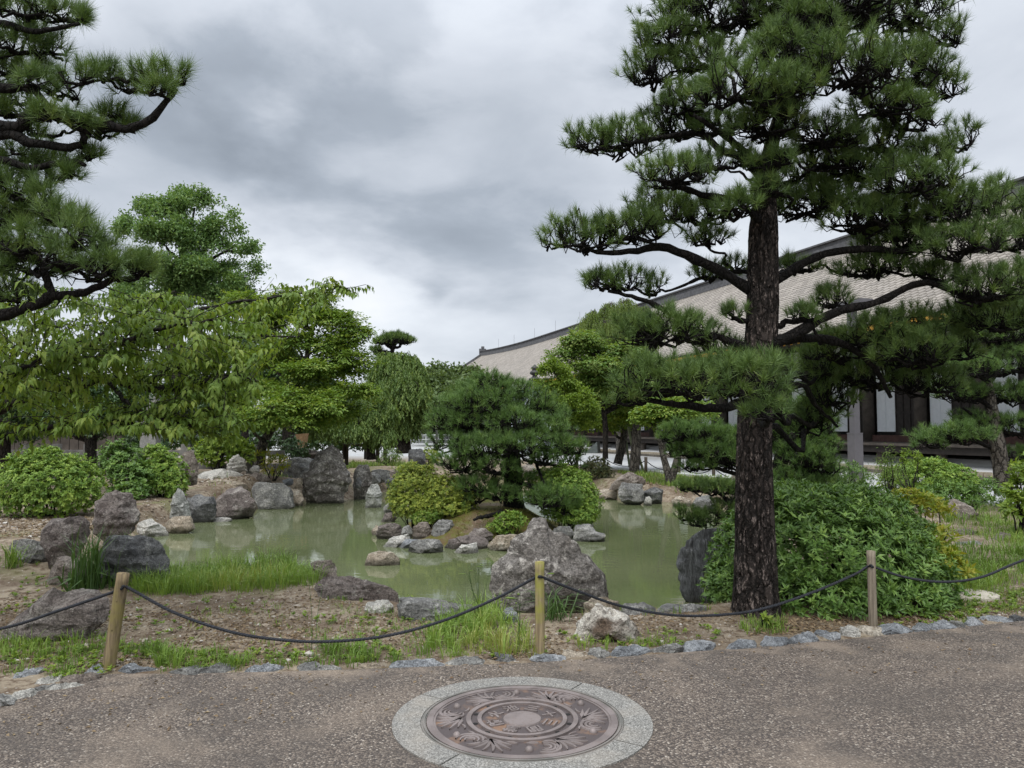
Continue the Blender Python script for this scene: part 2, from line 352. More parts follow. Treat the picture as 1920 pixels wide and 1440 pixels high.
def gh(x, y):
    x = np.asarray(x, float); y = np.asarray(y, float)
    h = .05 * (fbm(np.stack([x * .7, y * .7, 0 * x], -1), 4) - .5) + .03 * (fbm(np.stack([x * 3, y * 3, 0 * x + 5], -1), 3) - .5)
    h = h + .36 * np.exp(-(((x + 7.2) / 2.6) ** 2 + ((y - 20.2) / 2.2) ** 2)) + .1 * np.exp(-(((x + 8.5) / 3.) ** 2 + ((y - 16.5) / 2.2) ** 2)) + .35 * np.exp(-(((x + 4.3) / 2.) ** 2 + ((y - 26) / 2.5) ** 2))
    h = h + .2 * np.exp(-(((x + 5.6) / 1.2) ** 2 + ((y - 9.3) / 1.5) ** 2)) + .25 * np.exp(-(((x - 6.2) / 2) ** 2 + ((y - 12.5) / 3) ** 2))
    nearp = sst(25., 34., y); h = h * (1 - nearp)
    court = (x - K0[0]) * KN[0] + (y - K0[1]) * KN[1]; h = h * (1 - sst(-2.5, -.3, court))
    sd = polydist(x, y, POND)
    sd = sd + .5; h = np.where(sd > -.6, np.where(sd < 0, h * (1 - sst(-.6, 0, sd)) + WZ * sst(-.6, 0, sd), WZ - .6 * sst(0, .7, sd)), h)
    si = polydist(x, y, ISL)
    h = np.where(si > -.35, np.maximum(h, WZ - .12 + .10 * sst(-.1, .1, si) + .50 * sst(.4, 1.7, si) + .05 * (fbm(np.stack([x * 2, y * 2, 0 * x], -1), 3) - .5)), h)
    pd = polydist(x, y, PATHP)
    return np.where(pd > -.03, -.02, h * sst(.0, .5, -pd) - .0)
def axis(lo, hi, step, far, n):
    g = np.geomspace(step, far, n); return np.concatenate([lo - np.cumsum(g)[::-1], np.arange(lo, hi, step), hi + np.cumsum(g)])
gx = axis(-13, 13, .11, 55, 24); gy = np.concatenate([[-400, -150, -60, -25, -10, -3, 0, 2], np.arange(3.4, 27, .11), 27 + np.cumsum(np.geomspace(.12, 70, 26))])
GX, GY = np.meshgrid(gx, gy); GZ = gh(GX, GY)
gv = np.stack([GX, GY, GZ], -1).reshape(-1, 3); nx, ny = len(gx), len(gy)
ii = (np.arange(ny - 1)[:, None] * nx + np.arange(nx - 1)[None]).ravel(); gq = np.stack([ii, ii + 1, ii + 1 + nx, ii + nx], -1)
m, t = newmat('garden_soil'); po = geo(t)
a_c = t.n('ShaderNodeAttribute', attribute_name='court').outputs['Fac']; a_m = t.n('ShaderNodeAttribute', attribute_name='moss').outputs['Fac']
n1_ = t.noise(po, 1.3, 6, .6); n2_ = t.noise(po, 9, 7, .7); n3_ = t.noise(po, 45, 5, .7); vv = t.vor(po, 38, 'F1', 'Color'); vd = t.vor(po, 38)
soil = t.mix(t.mapr(n1_, .35, .65), (.145, .112, .08), (.30, .25, .185)); soil = t.mix(t.mapr(n2_, .45, .62), soil, (.115, .08, .055))
soil = t.mix(t.m('MULTIPLY', t.mapr(n3_, .58, .68), .6), soil, (.36, .31, .24)); soil = t.mix(t.m('MULTIPLY', t.mapr(t.noise(po, .8, 5, .6, .4), .55, .68), .55), soil, (.12, .14, .045))
sp = t.m('LESS_THAN', t.m('ADD', t.n('ShaderNodeSeparateColor', {0: vv}).outputs[1], t.m('MULTIPLY', vd, .5)), .22); soil = t.mix(t.m('MULTIPLY', sp, .8), soil, t.mix(t.n('ShaderNodeSeparateColor', {0: vv}).outputs[0], (.24, .22, .20), (.52, .49, .44)))
mossc = t.mix(t.mapr(n2_, .4, .6), (.09, .095, .018), (.10, .07, .03)); soil = t.mix(t.m('MULTIPLY', a_m, t.mapr(n1_, .3, .5)), soil, mossc)
grv = t.mix(t.mapr(t.noise(po, 22, 4, .7), .35, .65), (.33, .34, .345), (.45, .46, .465)); grv = t.mix(t.mapr(t.noise(po, .35, 4), .4, .65), grv, (.38, .38, .37))
col = t.mix(a_c, soil, grv)
fin(t, col, .95, t.m('ADD', t.m('MULTIPLY', n3_, .7), n2_), .7, .03, .15)
GM = m
go = obj('ground', gv, gq, m, smooth=True); tag(go, kind='structure')
court = (gv[:, 0] - K0[0]) * KN[0] + (gv[:, 1] - K0[1]) * KN[1]
cm = np.maximum(sst(-.1, .1, court) * sst(-9, -6, gv[:, 0] + .12 * (gv[:, 1] - 40)), np.where(gv[:, 0] > -.42 * gv[:, 1], sst(40, 43, gv[:, 1]), 0))
for nm, val_ in (('court', cm), ('moss', sst(.1, .5, polydist(gv[:, 0], gv[:, 1], ISL)))):
    a = go.data.attributes.new(nm, 'FLOAT', 'POINT'); a.data.foreach_set('value', val_.astype(np.float32))
# pond water
m, t = newmat('pond_water'); po = geo(t)
wn = t.m('ADD', t.noise(t.scale(po, (1.6, 3.2, 1)), 2.2, 3, .5), t.m('MULTIPLY', t.noise(t.scale(po, (1, 2.5, 1)), 11, 2, .5), .15))
wc = t.mix(t.mapr(t.noise(po, .5, 4), .35, .65), (.100, .120, .056), (.128, .145, .074)); sc_d = t.m('GREATER_THAN', t.noise(po, 55, 2), .73)
fin(t, t.mix(t.m('MULTIPLY', sc_d, .3), wc, (.36, .36, .24)), .015, wn, .045, .03, .5)
pv = np.array([(x, y, WZ) for x, y in POND]); ctr = pv.mean(0); big = ctr + (pv - ctr) * 1.14; big[:, 2] = WZ
po_ = obj('pond_water', big, [np.arange(len(big))[None]], m); tag(po_, kind='structure')
# path
m, t = newmat('aggregate_paving'); po = geo(t)
v1 = t.vor(po, 88, 'F1', 'Color'); d1 = t.vor(po, 88, 'F1'); sepc = t.n('ShaderNodeSeparateColor', {0: v1}).outputs
chip = t.ramp(sepc[0], [(0, (.056, .045, .036)), (.35, (.118, .094, .076)), (.65, (.188, .153, .122)), (.92, (.25, .208, .168)), (.985, (.42, .37, .31))])
big_n = t.noise(po, .9, 6, .6, .5); dust = t.mapr(big_n, .50, .70)
chip = t.mix(t.mapr(d1, .35, .8), chip, (.055, .046, .042)); pc = t.mix(t.m('MULTIPLY', t.mapr(t.noise(po, 1.6, 7, .68, .3), .42, .66), .6), chip, (.075, .064, .055))
edge = t.n('ShaderNodeAttribute', attribute_name='edge').outputs['Fac']
dd = t.m('MULTIPLY', t.m('MAXIMUM', t.m('MULTIPLY', dust, .55), t.m('MULTIPLY', edge, t.mapr(t.noise(po, 2.2, 5, .6), .47, .66))), t.mapr(t.noise(po, 60, 4, .7), .3, .6, .45, 1))
pc = t.mix(dd, pc, (.25, .20, .155))
fin(t, pc, .82, t.m('SUBTRACT', 1.0, d1), .8, .008, .35)
# path sheet as a strip between the traced edge and far behind the camera
edge_pts = smoothpath([(*p, 0) for p in PATH], 90); edge_pts[:, 1] += .015 * (fbm(edge_pts * 6, 2) - .5)
rows = []; eat = []
for f in (0, .12, .3, .6, 1.0, 2.0, 4.0, 12.0):
    r_ = edge_pts.copy(); r_[:, 1] -= f; r_[:, 2] = .004; rows.append(r_); eat.append(np.full(len(r_), max(0, 1 - f / .55)))
pvv = np.vstack(rows); nn = len(edge_pts); i_ = (np.arange(7)[:, None] * nn + np.arange(nn - 1)[None]).ravel()
pth = obj('path', pvv, np.stack([i_, i_ + nn, i_ + nn + 1, i_ + 1], -1), m); tag(pth, kind='structure')
a = pth.data.attributes.new('edge', 'FLOAT', 'POINT'); a.data.foreach_set('value', np.concatenate(eat).astype(np.float32))
# pale kerb of the court
kb = MB(); kfr = lambda v: np.column_stack([K0[0] + KN[0] * v[:, 0] + KD[0] * v[:, 1], K0[1] + KN[1] * v[:, 0] + KD[1] * v[:, 1], v[:, 2]])
kb.box((-.15, -14, -.05), (.55, 14, .07), kfr)
tag(kb.build('court_kerb', M['kerb']), kind='structure')
# ================================================================ temple hall
TU = np.array([-.311, .9504]); TN = np.array([.9504, .311])
def T(v): v = np.asarray(v, float); return np.column_stack([TN[0] * v[:, 0] + TU[0] * v[:, 1], TN[1] * v[:, 0] + TU[1] * v[:, 1], v[:, 2]])
def tb(b, p0, p1, u0, u1, z0, z1): return b.box((p0, u0, z0), (p1, u1, z1), T)
U0, U1, BAY = -4.0, 110.6, 2.7
hl = T([[26, 30, 0]])[0]
hall = thing('temple_hall', hl, 'very long wooden temple hall with grey tiled roof and white door panels', 'temple')
b = MB(); tb(b, 21.55, 24.9, U0, U1, -.1, .2); b.build('foundation', M['plaster'], hall)
b = MB()   # sloping white plaster base under the veranda
uu = [U0, U1]; vv_ = []
for p_, z_ in ((21.6, .2), (22.1, .26), (22.5, .36), (22.8, .55), (24.8, .55)): vv_ += [(p_, U0, z_), (p_, U1, z_)]
b.add(T(vv_), [(2 * k, 2 * k + 2, 2 * k + 3, 2 * k + 1) for k in range(4)]); b.build('plaster_base', M['plaster'], hall)
sm_ = {}
for k in range(84):
    u = U0 + 1.3 * k
    if u > U1 - 1.3: break
    if 'e' not in sm_:
        q_ = MB().box((-.2, .01, -.1), (.2, 1.29, .235)); sm_['e'] = mesh('edge_stone', np.vstack(q_.v), [np.vstack(q_.q)], M['stone'])
        q_ = MB().box((-.17, .01, -.1), (.17, 1.29, .21)); sm_['f'] = mesh('edge_stone', np.vstack(q_.v), [np.vstack(q_.q)], M['stone'])
    o = bpy.data.objects.new('edge_stone', sm_['ef'[k % 3 == 1]]); C.objects.link(o); o.parent = hall
    w_ = T([[21.36, u, 0]])[0] - hl; o.location = tuple(w_); o.rotation_euler = (0, 0, math.atan2(-TU[0], TU[1]))
b = MB(); tb(b, 21.08, 21.155, U0, U1, -.05, .12); b.build('gutter_stone', M['stoned'], hall)
b = MB(); tb(b, 21.75, 24.4, U0, U1, .97, 1.05); b.build('veranda_floor', M['timber2'], hall)
b = MB(); tb(b, 21.9, 22.15, U0, U1, .72, .965); b.build('veranda_beam', M['timber'], hall)
b = MB(); tb(b, 24.8, 24.9, U0, U1, .2, 5.7); b.build('wall', M['timber'], hall)
b = MB(); tb(b, 24.45, 24.78, U0, U1, 1.05, 1.32); b.build('sill', M['redwood'], hall)
b = MB(); tb(b, 24.5, 24.78, U0, U1, 4.0, 4.3); b.build('lintel', M['timber'], hall)
b = MB(); tb(b, 24.6, 24.785, U0, U1, 4.75, 5.25); b.build('plaster_band', M['plaster'], hall)
def shared(name, mb, mats, smooth=False): return mesh(name, np.vstack(mb.v), [np.vstack(x) for x in (mb.q, mb.t) if x], mats, np.concatenate(mb.a), smooth)
rz = math.atan2(-TU[0], TU[1])
def place(name, me, p, u, z, par=hall):
    o = bpy.data.objects.new(name, me); C.objects.link(o); o.parent = par
    o.location = tuple(T([[p, u, z]])[0] - np.array(parent_org(par))); o.rotation_euler = (0, 0, rz); return o
ang = np.linspace(0, 2 * np.pi, 12, endpoint=False)
q_ = MB().tube([(0, 0, 1.0), (0, 0, 5.4)], .24, 14); col_me = shared('column', q_, M['timber2'], True)
q_ = MB().tube([(0, 0, 0.2), (0, 0, .96)], .17, 10); vp_me = shared('veranda_post', q_, M['timber2'], True)
q_ = MB().box((0, 0, 0), (.03, .96, 2.55)).box((-.02, .0, -.0), (0, .96, .03)).box((-.02, .47, .03), (0, .5, 2.5)); sh_me = shared('white_panel', q_, M['shoji'])
q_ = MB()
for k in range(6): q_.box((-.012, .02 + k * .16, -.13), (.01, .13 + k * .16, -.01))
lt_me = shared('lattice', q_, M['dark'])
q_ = MB().box((0, 0, 1.32), (.05, 1.5, 3.98))
for k in range(5): q_.box((-.03, .03 + k * .36, 1.33), (0, .07 + k * .36, 3.97))
for z_ in (1.35, 2.2, 3.1, 3.9): q_.box((-.045, 0, z_), (-.03, 1.5, z_ + .09))
dr_me = shared('door_panel', q_, M['timber'])
q_ = MB().box((-.9, -.16, 4.75), (0, .16, 5.0)).box((-.55, -.2, 5.0), (0, .2, 5.15)).box((-1.0, -.14, 5.17), (-.1, .14, 5.4)); bk_me = shared('bracket', q_, M['timber2'])
for k in range(-9, 34):
    u = 23.3 + BAY * k
    place('column', col_me, 24.5, u + .3, 0); place('veranda_post', vp_me, 22.25, u, 0)
    pn = place('white_panel', sh_me, 24.62, u - 1.0, 1.46); lt = bpy.data.objects.new('lattice', lt_me); C.objects.link(lt); lt.parent = pn; lt.location = (0, 0, .0)
    place('door_panel', dr_me, 24.66, u - 2.52, 0); place('bracket', bk_me, 24.55, u + .3, 0)
# roof: concave profile from eave (p 20.4) to ridge (p 31.7)
def rprof(s): p = 20.4 + 11.3 * s; return p, 5.3 + 6.6 * (.8 * s + .2 * s * s)
def lift(u): e = np.clip((np.abs(np.asarray(u, float) - 53) - 32) / 26, 0, 1); return .75 * e * e
SS = np.linspace(0, 1, 9); UU = np.linspace(U0 - 3, U1, 40)
vv_ = []; 
for s in SS:
    p_, z_ = rprof(s)
    for u in UU: vv_.append((p_, u, z_ + lift(u)))
n_ = len(UU); i_ = (np.arange(8)[:, None] * n_ + np.arange(n_ - 1)[None]).ravel(); rq = np.stack([i_, i_ + 1, i_ + n_ + 1, i_ + n_], -1)
back = [(63.4 - p_, u, z_) for p_, u, z_ in vv_]
m, t = newmat('roof_tile'); oi = t.n('ShaderNodeObjectInfo').outputs['Random']; at_ = t.n('ShaderNodeAttribute', attribute_name='v').outputs['Fac']; po = geo(t)
rn = t.m('FRACT', t.m('ADD', at_, oi)); tc = t.ramp(rn, [(0, (.215, .195, .175)), (.4, (.255, .232, .205)), (.75, (.29, .265, .235)), (1, (.33, .30, .27))])
tc = t.mix(t.m('MULTIPLY', t.mapr(t.noise(po, .3, 5, .7), .45, .7), .35), tc, (.22, .205, .19)); fin(t, tc, .8, t.noise(po, 30, 4), .3, .01, .3); TM = m
rf = obj('roof', T(np.array(vv_ + back)), [np.vstack([rq, rq[:, ::-1] + len(vv_)])], plain('roof_pan_tile', (.20, .185, .165), .85, .3, 1.2), hall)
b = MB()
for du in (0,): 
    us = np.linspace(U0 - 3, U1 + .3, 60); zz = lift(us)
    for p0, p1, za, zb in ((31.2, 32.2, 11.7, 12.12), (31.3, 32.1, 12.12, 12.36), (31.15, 32.25, 12.37, 12.47)):
        pr = np.concatenate([[(p, u, z + l) for p, z in ((p0, za), (p0, zb), (p1, zb), (p1, za))] for u, l in zip(us, zz)])
        k_ = np.arange(59)[:, None] * 4; c_ = np.arange(4)[None]; b.add(T(pr), np.stack([k_ + c_, k_ + (c_ + 1) % 4, k_ + 4 + (c_ + 1) % 4, k_ + 4 + c_], -1).reshape(-1, 4)); b.add(T(pr[-4:]), [(0, 1, 2, 3)]); b.add(T(pr[:4]), [(3, 2, 1, 0)])
rd = b.build('ridge', M['ridge'], hall)
b = MB(); tb(b, 31.2, 32.2, U1 + .3, U1 + .7, 12.3, 13.55); tb(b, 31.5, 31.9, U1 + .25, U1 + .6, 13.55, 13.9); b.build('ridge_end_tile', M['ridge'], hall)
for u in (103, 96, 88, 81, 74, 66, 58):
    p_ = T([[31.7, u, 12.6 + float(lift(u))]])[0]; b = MB(); b.tube([p_, p_ + (0, 0, .8), p_ + (0, 0, 1.2)], .014, 5); b.build('lightning_rod', M['steel'], hall)
b = MB()
for sgn in (0, 1):
    pr = []
    for s in np.linspace(0, 1, 16):
        p_, z_ = rprof(s); p_ = 63.4 - p_ if sgn else p_; pr += [(p_, U1 - .35, z_ - .1 + .75), (p_, U1 - .35, z_ + 1.15), (p_, U1 + .25, z_ + 1.15), (p_, U1 + .25, z_ - .1 + .75)]
    k_ = np.arange(15)[:, None] * 4; c_ = np.arange(4)[None]; b.add(T(pr), np.stack([k_ + c_, k_ + (c_ + 1) % 4, k_ + 4 + (c_ + 1) % 4, k_ + 4 + c_], -1).reshape(-1, 4))
b.build('verge_ridge', M['ridge'], hall)
b = MB()
for u in (U1 - .6, U0): b.add(T([(24.8, u, .2), (24.8, u, 5.6), (31.7, u, 11.6), (38.6, u, 5.6), (38.6, u, .2)]), None, [(0, 1, 2), (0, 2, 3), (0, 3, 4)])
b.build('gable_wall', M['plaster'], hall)
b = MB(); tb(b, 38.5, 38.6, U0, U1 - .6, .2, 5.7); b.build('back_wall', M['timber'], hall)
# soffit, eave board, rafters with ochre ends
b = MB(); b.add(T([(20.45, U0 - 2.8, 5.22), (20.45, U1, 5.22), (24.9, U1, 5.75), (24.9, U0 - 2.8, 5.75)]), [(0, 1, 2, 3)]); b.build('soffit', M['timber2'], hall)
b = MB(); tb(b, 20.36, 20.5, U0 - 2.8, U1, 5.06, 5.2); b.build('eave_board', M['yellow'], hall)
q_ = MB().box((0, -.07, 0), (3.9, .07, .14)); q_.v[0][:, 2] += q_.v[0][:, 0] * .118
rm_ = mesh('rafter', np.vstack(q_.v), [np.vstack(q_.q)], [M['timber2'], M['yellow']], midx=[1, 0, 0, 0, 0, 0])
for k in range(170): place('rafter', rm_, 20.62, U0 + 1 + .45 * k, 5.0)
# cover tiles: those that show largest are parts, the rest joined
s_e = np.linspace(0, 1, 36); tp, tz = rprof(s_e); rows_u = np.arange(U0 - 2.6, U1 - .4, .33)
hr = np.array([(-.095, 0.0), (-.07, .07), (0, .10), (.07, .07), (.095, 0.0)])
cent = []
for u in rows_u:
    for k in range(35): cent.append((u, k))
cent = np.array(cent); ck = cent[:, 1].astype(int); cu = cent[:, 0]
cp_ = np.column_stack([(tp[ck] + tp[ck + 1]) / 2, cu, (tz[ck] + tz[ck + 1]) / 2 + lift(cu) + .05]); cw = T(cp_)
px_, py_, dep_ = proj(cw); vis = (px_ > 1560) & (px_ < 1930) & (py_ > 330) & (py_ < 590); order = np.argsort(np.where(vis, dep_, 1e6))[:300]
single = np.zeros(len(cent), bool); single[order] = True
def tilev(u, k, tw=.0):
    p0, p1 = tp[k], tp[k + 1]; z0, z1 = tz[k], tz[k + 1]
    a = [(p0 - .02, u + x * 1.06, z0 + y * 1.06 + .035) for x, y in hr]; c = [(p1, u + x * .94, z1 + y * .94 + .015) for x, y in hr]
    return np.array(a + c)
tq = [(i, i + 1, i + 6, i + 5) for i in range(4)]; tcap = [(0, 4, 3), (0, 3, 2), (0, 2, 1)]
b = MB(); rr = rng.random(len(cent))
base_t = {k: tilev(0, k) for k in range(35)}
allv = np.concatenate([base_t[k][None] for k in range(35)])[ck] + np.stack([0 * cu, cu, lift(cu)], -1)[:, None]
sel = ~single; vs = allv[sel]; N_ = len(vs); of = np.arange(N_)[:, None, None] * 10
ts = obj('roof_tile', T(vs.reshape(-1, 3)), [(np.array(tq)[None] + of).reshape(-1, 4), (np.array(tcap)[None] + of).reshape(-1, 3)], TM, hall, attr=np.repeat(rr[sel], 10)); ts['kind'] = 'stuff'
tmk = {}
for i in order:
    k = ck[i]
    if k not in tmk: v_ = base_t[k] - np.array([tp[k], 0, tz[k]]); tmk[k] = mesh('cover_tile', v_, [np.array(tq), np.array(tcap)], TM)
    place('cover_tile', tmk[k], tp[k], cu[i], tz[k] + float(lift(cu[i])))
# ================================================================ rocks
_ico = {}
def ico(n):
    if n not in _ico:
        import bmesh
        bm = bmesh.new(); bmesh.ops.create_icosphere(bm, subdivisions=n, radius=1); bm.verts.ensure_lookup_table()
        _ico[n] = (np.array([v.co[:] for v in bm.verts]), np.array([[v.index for v in f.verts] for f in bm.faces])); bm.free()
    return _ico[n]
def rockmesh(poly, dep, seed, sub=4, cuts=9, rough=.05, box=2.6, top=None):
    """poly: silhouette (x, z) in metres about its own centre; dep: depth in metres"""
    r_ = np.random.default_rng(seed); poly = np.asarray(poly, float)
    pl_ = np.vstack([poly, poly[:1]]); dn = np.concatenate([pl_[i] + (pl_[i + 1] - pl_[i]) * np.linspace(0, 1, 14, endpoint=False)[:, None] for i in range(len(poly))])
    an = np.arctan2(dn[:, 1], dn[:, 0]); ra = np.hypot(dn[:, 0], dn[:, 1]); o = np.argsort(an); an, ra = an[o], ra[o]
    d, f = ico(sub); th = np.arctan2(d[:, 2], d[:, 0]); mm = np.hypot(d[:, 0], d[:, 2]); ay = np.abs(d[:, 1])
    L = (mm ** box + ay ** box) ** (1 / box)
    rr = np.interp(th, an, ra, period=2 * np.pi)
    q = np.stack([np.cos(th) * mm / L, d[:, 1] / L, np.sin(th) * mm / L], -1); cuts = int(cuts * 1.7)     # unit-ish body
    for k in range(cuts):
        n = r_.normal(size=3); n[1] = -abs(n[1]) - .35 if k % 3 else abs(n[1]) + .3; n = n / np.linalg.norm(n); h = r_.uniform(.5, .84)
        s = q @ n - h; q = q - np.where(s > 0, s, 0)[:, None] * n * .95
    sh = np.hypot(q[:, 0], q[:, 2]); t0 = np.arctan2(q[:, 2], q[:, 0]); nb_ = 40; bi = ((t0 + np.pi) / (2 * np.pi) * nb_).astype(int) % nb_; mxr = np.full(nb_, .3); np.maximum.at(mxr, bi, sh)
    mxr = np.maximum(mxr, (np.roll(mxr, 1) + np.roll(mxr, -1)) / 2); kk = np.interp((t0 + np.pi) / (2 * np.pi) * nb_ - .5, np.arange(nb_), mxr, period=nb_) ** .9; q[:, 0] /= kk; q[:, 2] /= kk; sh = sh / kk; th2 = np.arctan2(q[:, 2], q[:, 0]); rr2 = np.interp(th2, an, ra, period=2 * np.pi)
    v = np.stack([np.cos(th2) * sh * rr2, q[:, 1] * dep / 2, np.sin(th2) * sh * rr2], -1)
    sz = min(np.ptp(poly[:, 0]), np.ptp(poly[:, 1])); u = nrm(v)
    o3 = r_.random(3) * 50
    g = 1 - np.abs(2 * fbm(v / sz * 3.2 + o3, 4, .6) - 1) * 1.0
    n2 = fbm(v / sz * 7 + o3 + 9, 4, .65) - .5
    lay = np.abs(((v[:, 2] / sz * 5 + 1.5 * fbm(v / sz * 1.5 + o3, 3)) % 1) - .5)
    v = v + u * (sz * rough * ((g - .75) * 1.1 + n2 * 1.5 + (lay - .25) * 1.1))[:, None]
    return v, f
def rock(label, px, mat, zb=0.0, dep=.75, Y=None, sub=4, cuts=9, rough=.075, group='garden rocks around the pond', name='rock', box=2.6, sink=.06):
    rough = max(rough, .035) * 1.35 if rough != .075 else rough; px = np.asarray(px, float); seed = int(px.sum()) % 9973
    y0 = px[:, 1].max()
    if Y is None: Y = P(px[px[:, 1].argmax(), 0], y0, zb)[1] + .02
    wd_ = np.ptp(px[:, 0]) * Y / F; dm = dep * wd_; Yc = Y + dm * .38
    w3 = np.array([D(x, y, Yc) for x, y in px]); poly = w3[:, [0, 2]].copy()
    lo = poly[:, 1] < poly[:, 1].min() + .3 * np.ptp(poly[:, 1]); poly[lo, 1] -= sink
    c = (poly.max(0) + poly.min(0)) / 2; v, f = rockmesh(poly - c, dm, seed, sub, cuts, rough, box)
    v = v + np.array([c[0], Yc, c[1]]); org = (c[0], Yc, v[:, 2].min())
    o = obj(name, v, f, RK[mat], org=org, smooth=True); o.data.set_sharp_from_angle(angle=R(24)); tag(o, label, 'rock' if name == 'rock' else name.replace('_', ' '), group); return o
GP, GI, GF = 'rocks lining the left shore', 'rocks round the island', 'rocks on the far shore'
GN, GR = 'rocks on the near bank', 'rocks in the grass'
rock('large slanting purplish rock with pale top edge behind the first rope', [(5, 1175), (40, 1140), (78, 1107), (93, 1101), (124, 1108), (178, 1107), (202, 1119), (208, 1149), (204, 1164), (173, 1187), (142, 1196), (93, 1209), (56, 1199), (20, 1187)], 'purple', 0, .7, None, 5, 12, .045, GN)
rock('layered grey rock with cracked top at the pond corner behind the tilted post', [(176, 1038), (186, 1020), (213, 1004), (251, 1002), (280, 1009), (300, 1033), (313, 1071), (313, 1095), (256, 1112), (205, 1114), (191, 1096), (180, 1069)], 'dark', -.05, .7, None, 5, 10, .05, GP)
rock('tall dark purple grey boulder with flat top behind the white topped slab', [(73, 1009), (76, 989), (96, 967), (116, 968), (156, 968), (166, 980), (162, 1016), (142, 1060), (107, 1064), (76, 1040)], 'purple', -.02, .7, 8.3, 4, 10, .05, GP)
rock('low boulder with flat whitish top near the left edge', [(11, 1026), (22, 1013), (56, 1010), (98, 1018), (106, 1033), (92, 1062), (67, 1082), (40, 1080), (18, 1056)], 'grey', 0, .8, None, 4, 9, .06, GP)
rock('rounded brown boulder between the flat topped one and the iris clump', [(78, 1098), (87, 1069), (104, 1047), (133, 1042), (160, 1047), (173, 1069), (174, 1095), (124, 1106), (96, 1104)], 'brown', 0, .8, None, 4, 7, .03, GP)
rock('peaked purple boulder with pale lichen behind the iris clump', [(168, 968), (180, 942), (199, 925), (218, 917), (240, 928), (248, 949), (257, 969), (244, 992), (200, 1010), (172, 995)], 'purple', 0, .8, 9.6, 5, 9, .05, GP)
rock('low cream and white lumpy rock at the waterline beside the purple peak', [(247, 998), (260, 979), (280, 974), (303, 986), (315, 998), (307, 1008), (255, 1008)], 'white', WZ, .7, None, 4, 8, .06, GP)
rock('orange tan rock at the waterline under the white standing stone', [(308, 1000), (306, 983), (322, 970), (356, 968), (364, 990), (345, 1002)], 'tan', WZ, .7, None, 4, 9, .05, GP)
rock('slim upright whitish green stone on the left shore', [(315, 967), (322, 930), (334, 914), (345, 921), (351, 945), (357, 970), (336, 973)], 'green', -.2, .8, 14.6, 4, 8, .05, GP)
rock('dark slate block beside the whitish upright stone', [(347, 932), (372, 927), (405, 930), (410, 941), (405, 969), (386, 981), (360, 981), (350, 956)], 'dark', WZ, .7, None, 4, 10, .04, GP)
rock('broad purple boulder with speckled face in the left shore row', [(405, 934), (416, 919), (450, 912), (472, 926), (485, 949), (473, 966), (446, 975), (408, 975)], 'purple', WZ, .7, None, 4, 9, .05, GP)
rock('square mossy grey block in the left shore row before the tallest stone', [(472, 912), (484, 904), (532, 906), (544, 919), (550, 947), (525, 954), (487, 956), (475, 938)], 'grey', WZ, .7, None, 4, 8, .05, GP, box=4)
rock('small tan stone wedged against the tallest standing stone', [(543, 916), (562, 918), (571, 937), (566, 947), (550, 949)], 'tan', WZ, .8, None, 3, 7, .05, GP)
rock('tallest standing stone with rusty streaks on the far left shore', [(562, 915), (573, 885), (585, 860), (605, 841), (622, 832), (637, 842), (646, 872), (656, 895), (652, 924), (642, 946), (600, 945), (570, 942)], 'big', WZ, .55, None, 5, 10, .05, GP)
rock('broad grey rock behind the tallest standing stone', [(525, 880), (530, 868), (545, 860), (575, 858), (600, 870), (600, 905), (560, 912), (530, 897)], 'grey', .1, .6, 22, 4, 9, .05, GP)
rock('upright grey stone with pale cap right of the tallest stone', [(661, 912), (662, 885), (672, 872), (690, 871), (699, 890), (697, 912), (688, 937), (662, 937)], 'big', WZ, .6, None, 4, 9, .05, GF)
rock('small grey green pointed stone standing in water beside the pale capped one', [(685, 932), (695, 907), (708, 906), (717, 925), (713, 953), (685, 953)], 'green', WZ, .8, None, 4, 8, .06, GF)
rock('light grey block behind the pale capped stone', [(697, 882), (712, 879), (732, 882), (732, 897), (715, 903), (698, 902)], 'grey', -.2, .8, 23.5, 3, 8, .05, GF)
rock('long flat stone spanning the far inlet', [(718, 884), (740, 880), (757, 880), (758, 890), (740, 894), (720, 893)], 'brown', 0, .5, 24.5, 3, 7, .04, GF)
rock('dark rounded rock at the mouth of the far inlet', [(720, 904), (728, 896), (742, 897), (745, 908), (730, 913)], 'dark', WZ, .8, 23, 3, 7, .05, GF)
rock('dark square block under the weeping cherry across the water', [(764, 870), (767, 843), (790, 841), (799, 855), (798, 875), (770, 877)], 'dark', 0, .8, 26, 4, 8, .04, GF, box=4)
rock('tall narrow brownish stone beside the camellia and azalea bushes', [(341, 850), (350, 845), (364, 843), (371, 866), (370, 906), (352, 909), (344, 880)], 'brown', .2, .6, 17.3, 4, 8, .05, GP, box=4)
rock('flat pale slab capping the mound on the left shore', [(370, 893), (385, 884), (412, 879), (440, 882), (458, 890), (461, 899), (430, 903), (385, 902)], 'white', .5, .9, 19.5, 4, 6, .03, GP)
rock('brown sloping slab below the pale cap of the mound', [(375, 912), (395, 900), (440, 899), (466, 905), (470, 918), (430, 921), (385, 924)], 'tan', .3, .8, 18.7, 4, 7, .05, GP)
rock('white and black speckled rock on top of the mound', [(426, 872), (436, 856), (446, 852), (461, 862), (463, 879), (445, 884), (428, 881)], 'white', .6, .8, 20.5, 4, 8, .07, GP)
rock('small white stone right of the speckled mound rock', [(467, 882), (476, 873), (486, 873), (488, 884), (475, 886)], 'white', .6, .8, 20.8, 3, 7, .05, GP)
rock('low brown slab to the right of the mound', [(465, 893), (480, 885), (502, 889), (511, 900), (495, 906), (470, 905)], 'brown', .3, .8, 19.8, 3, 7, .05, GP)
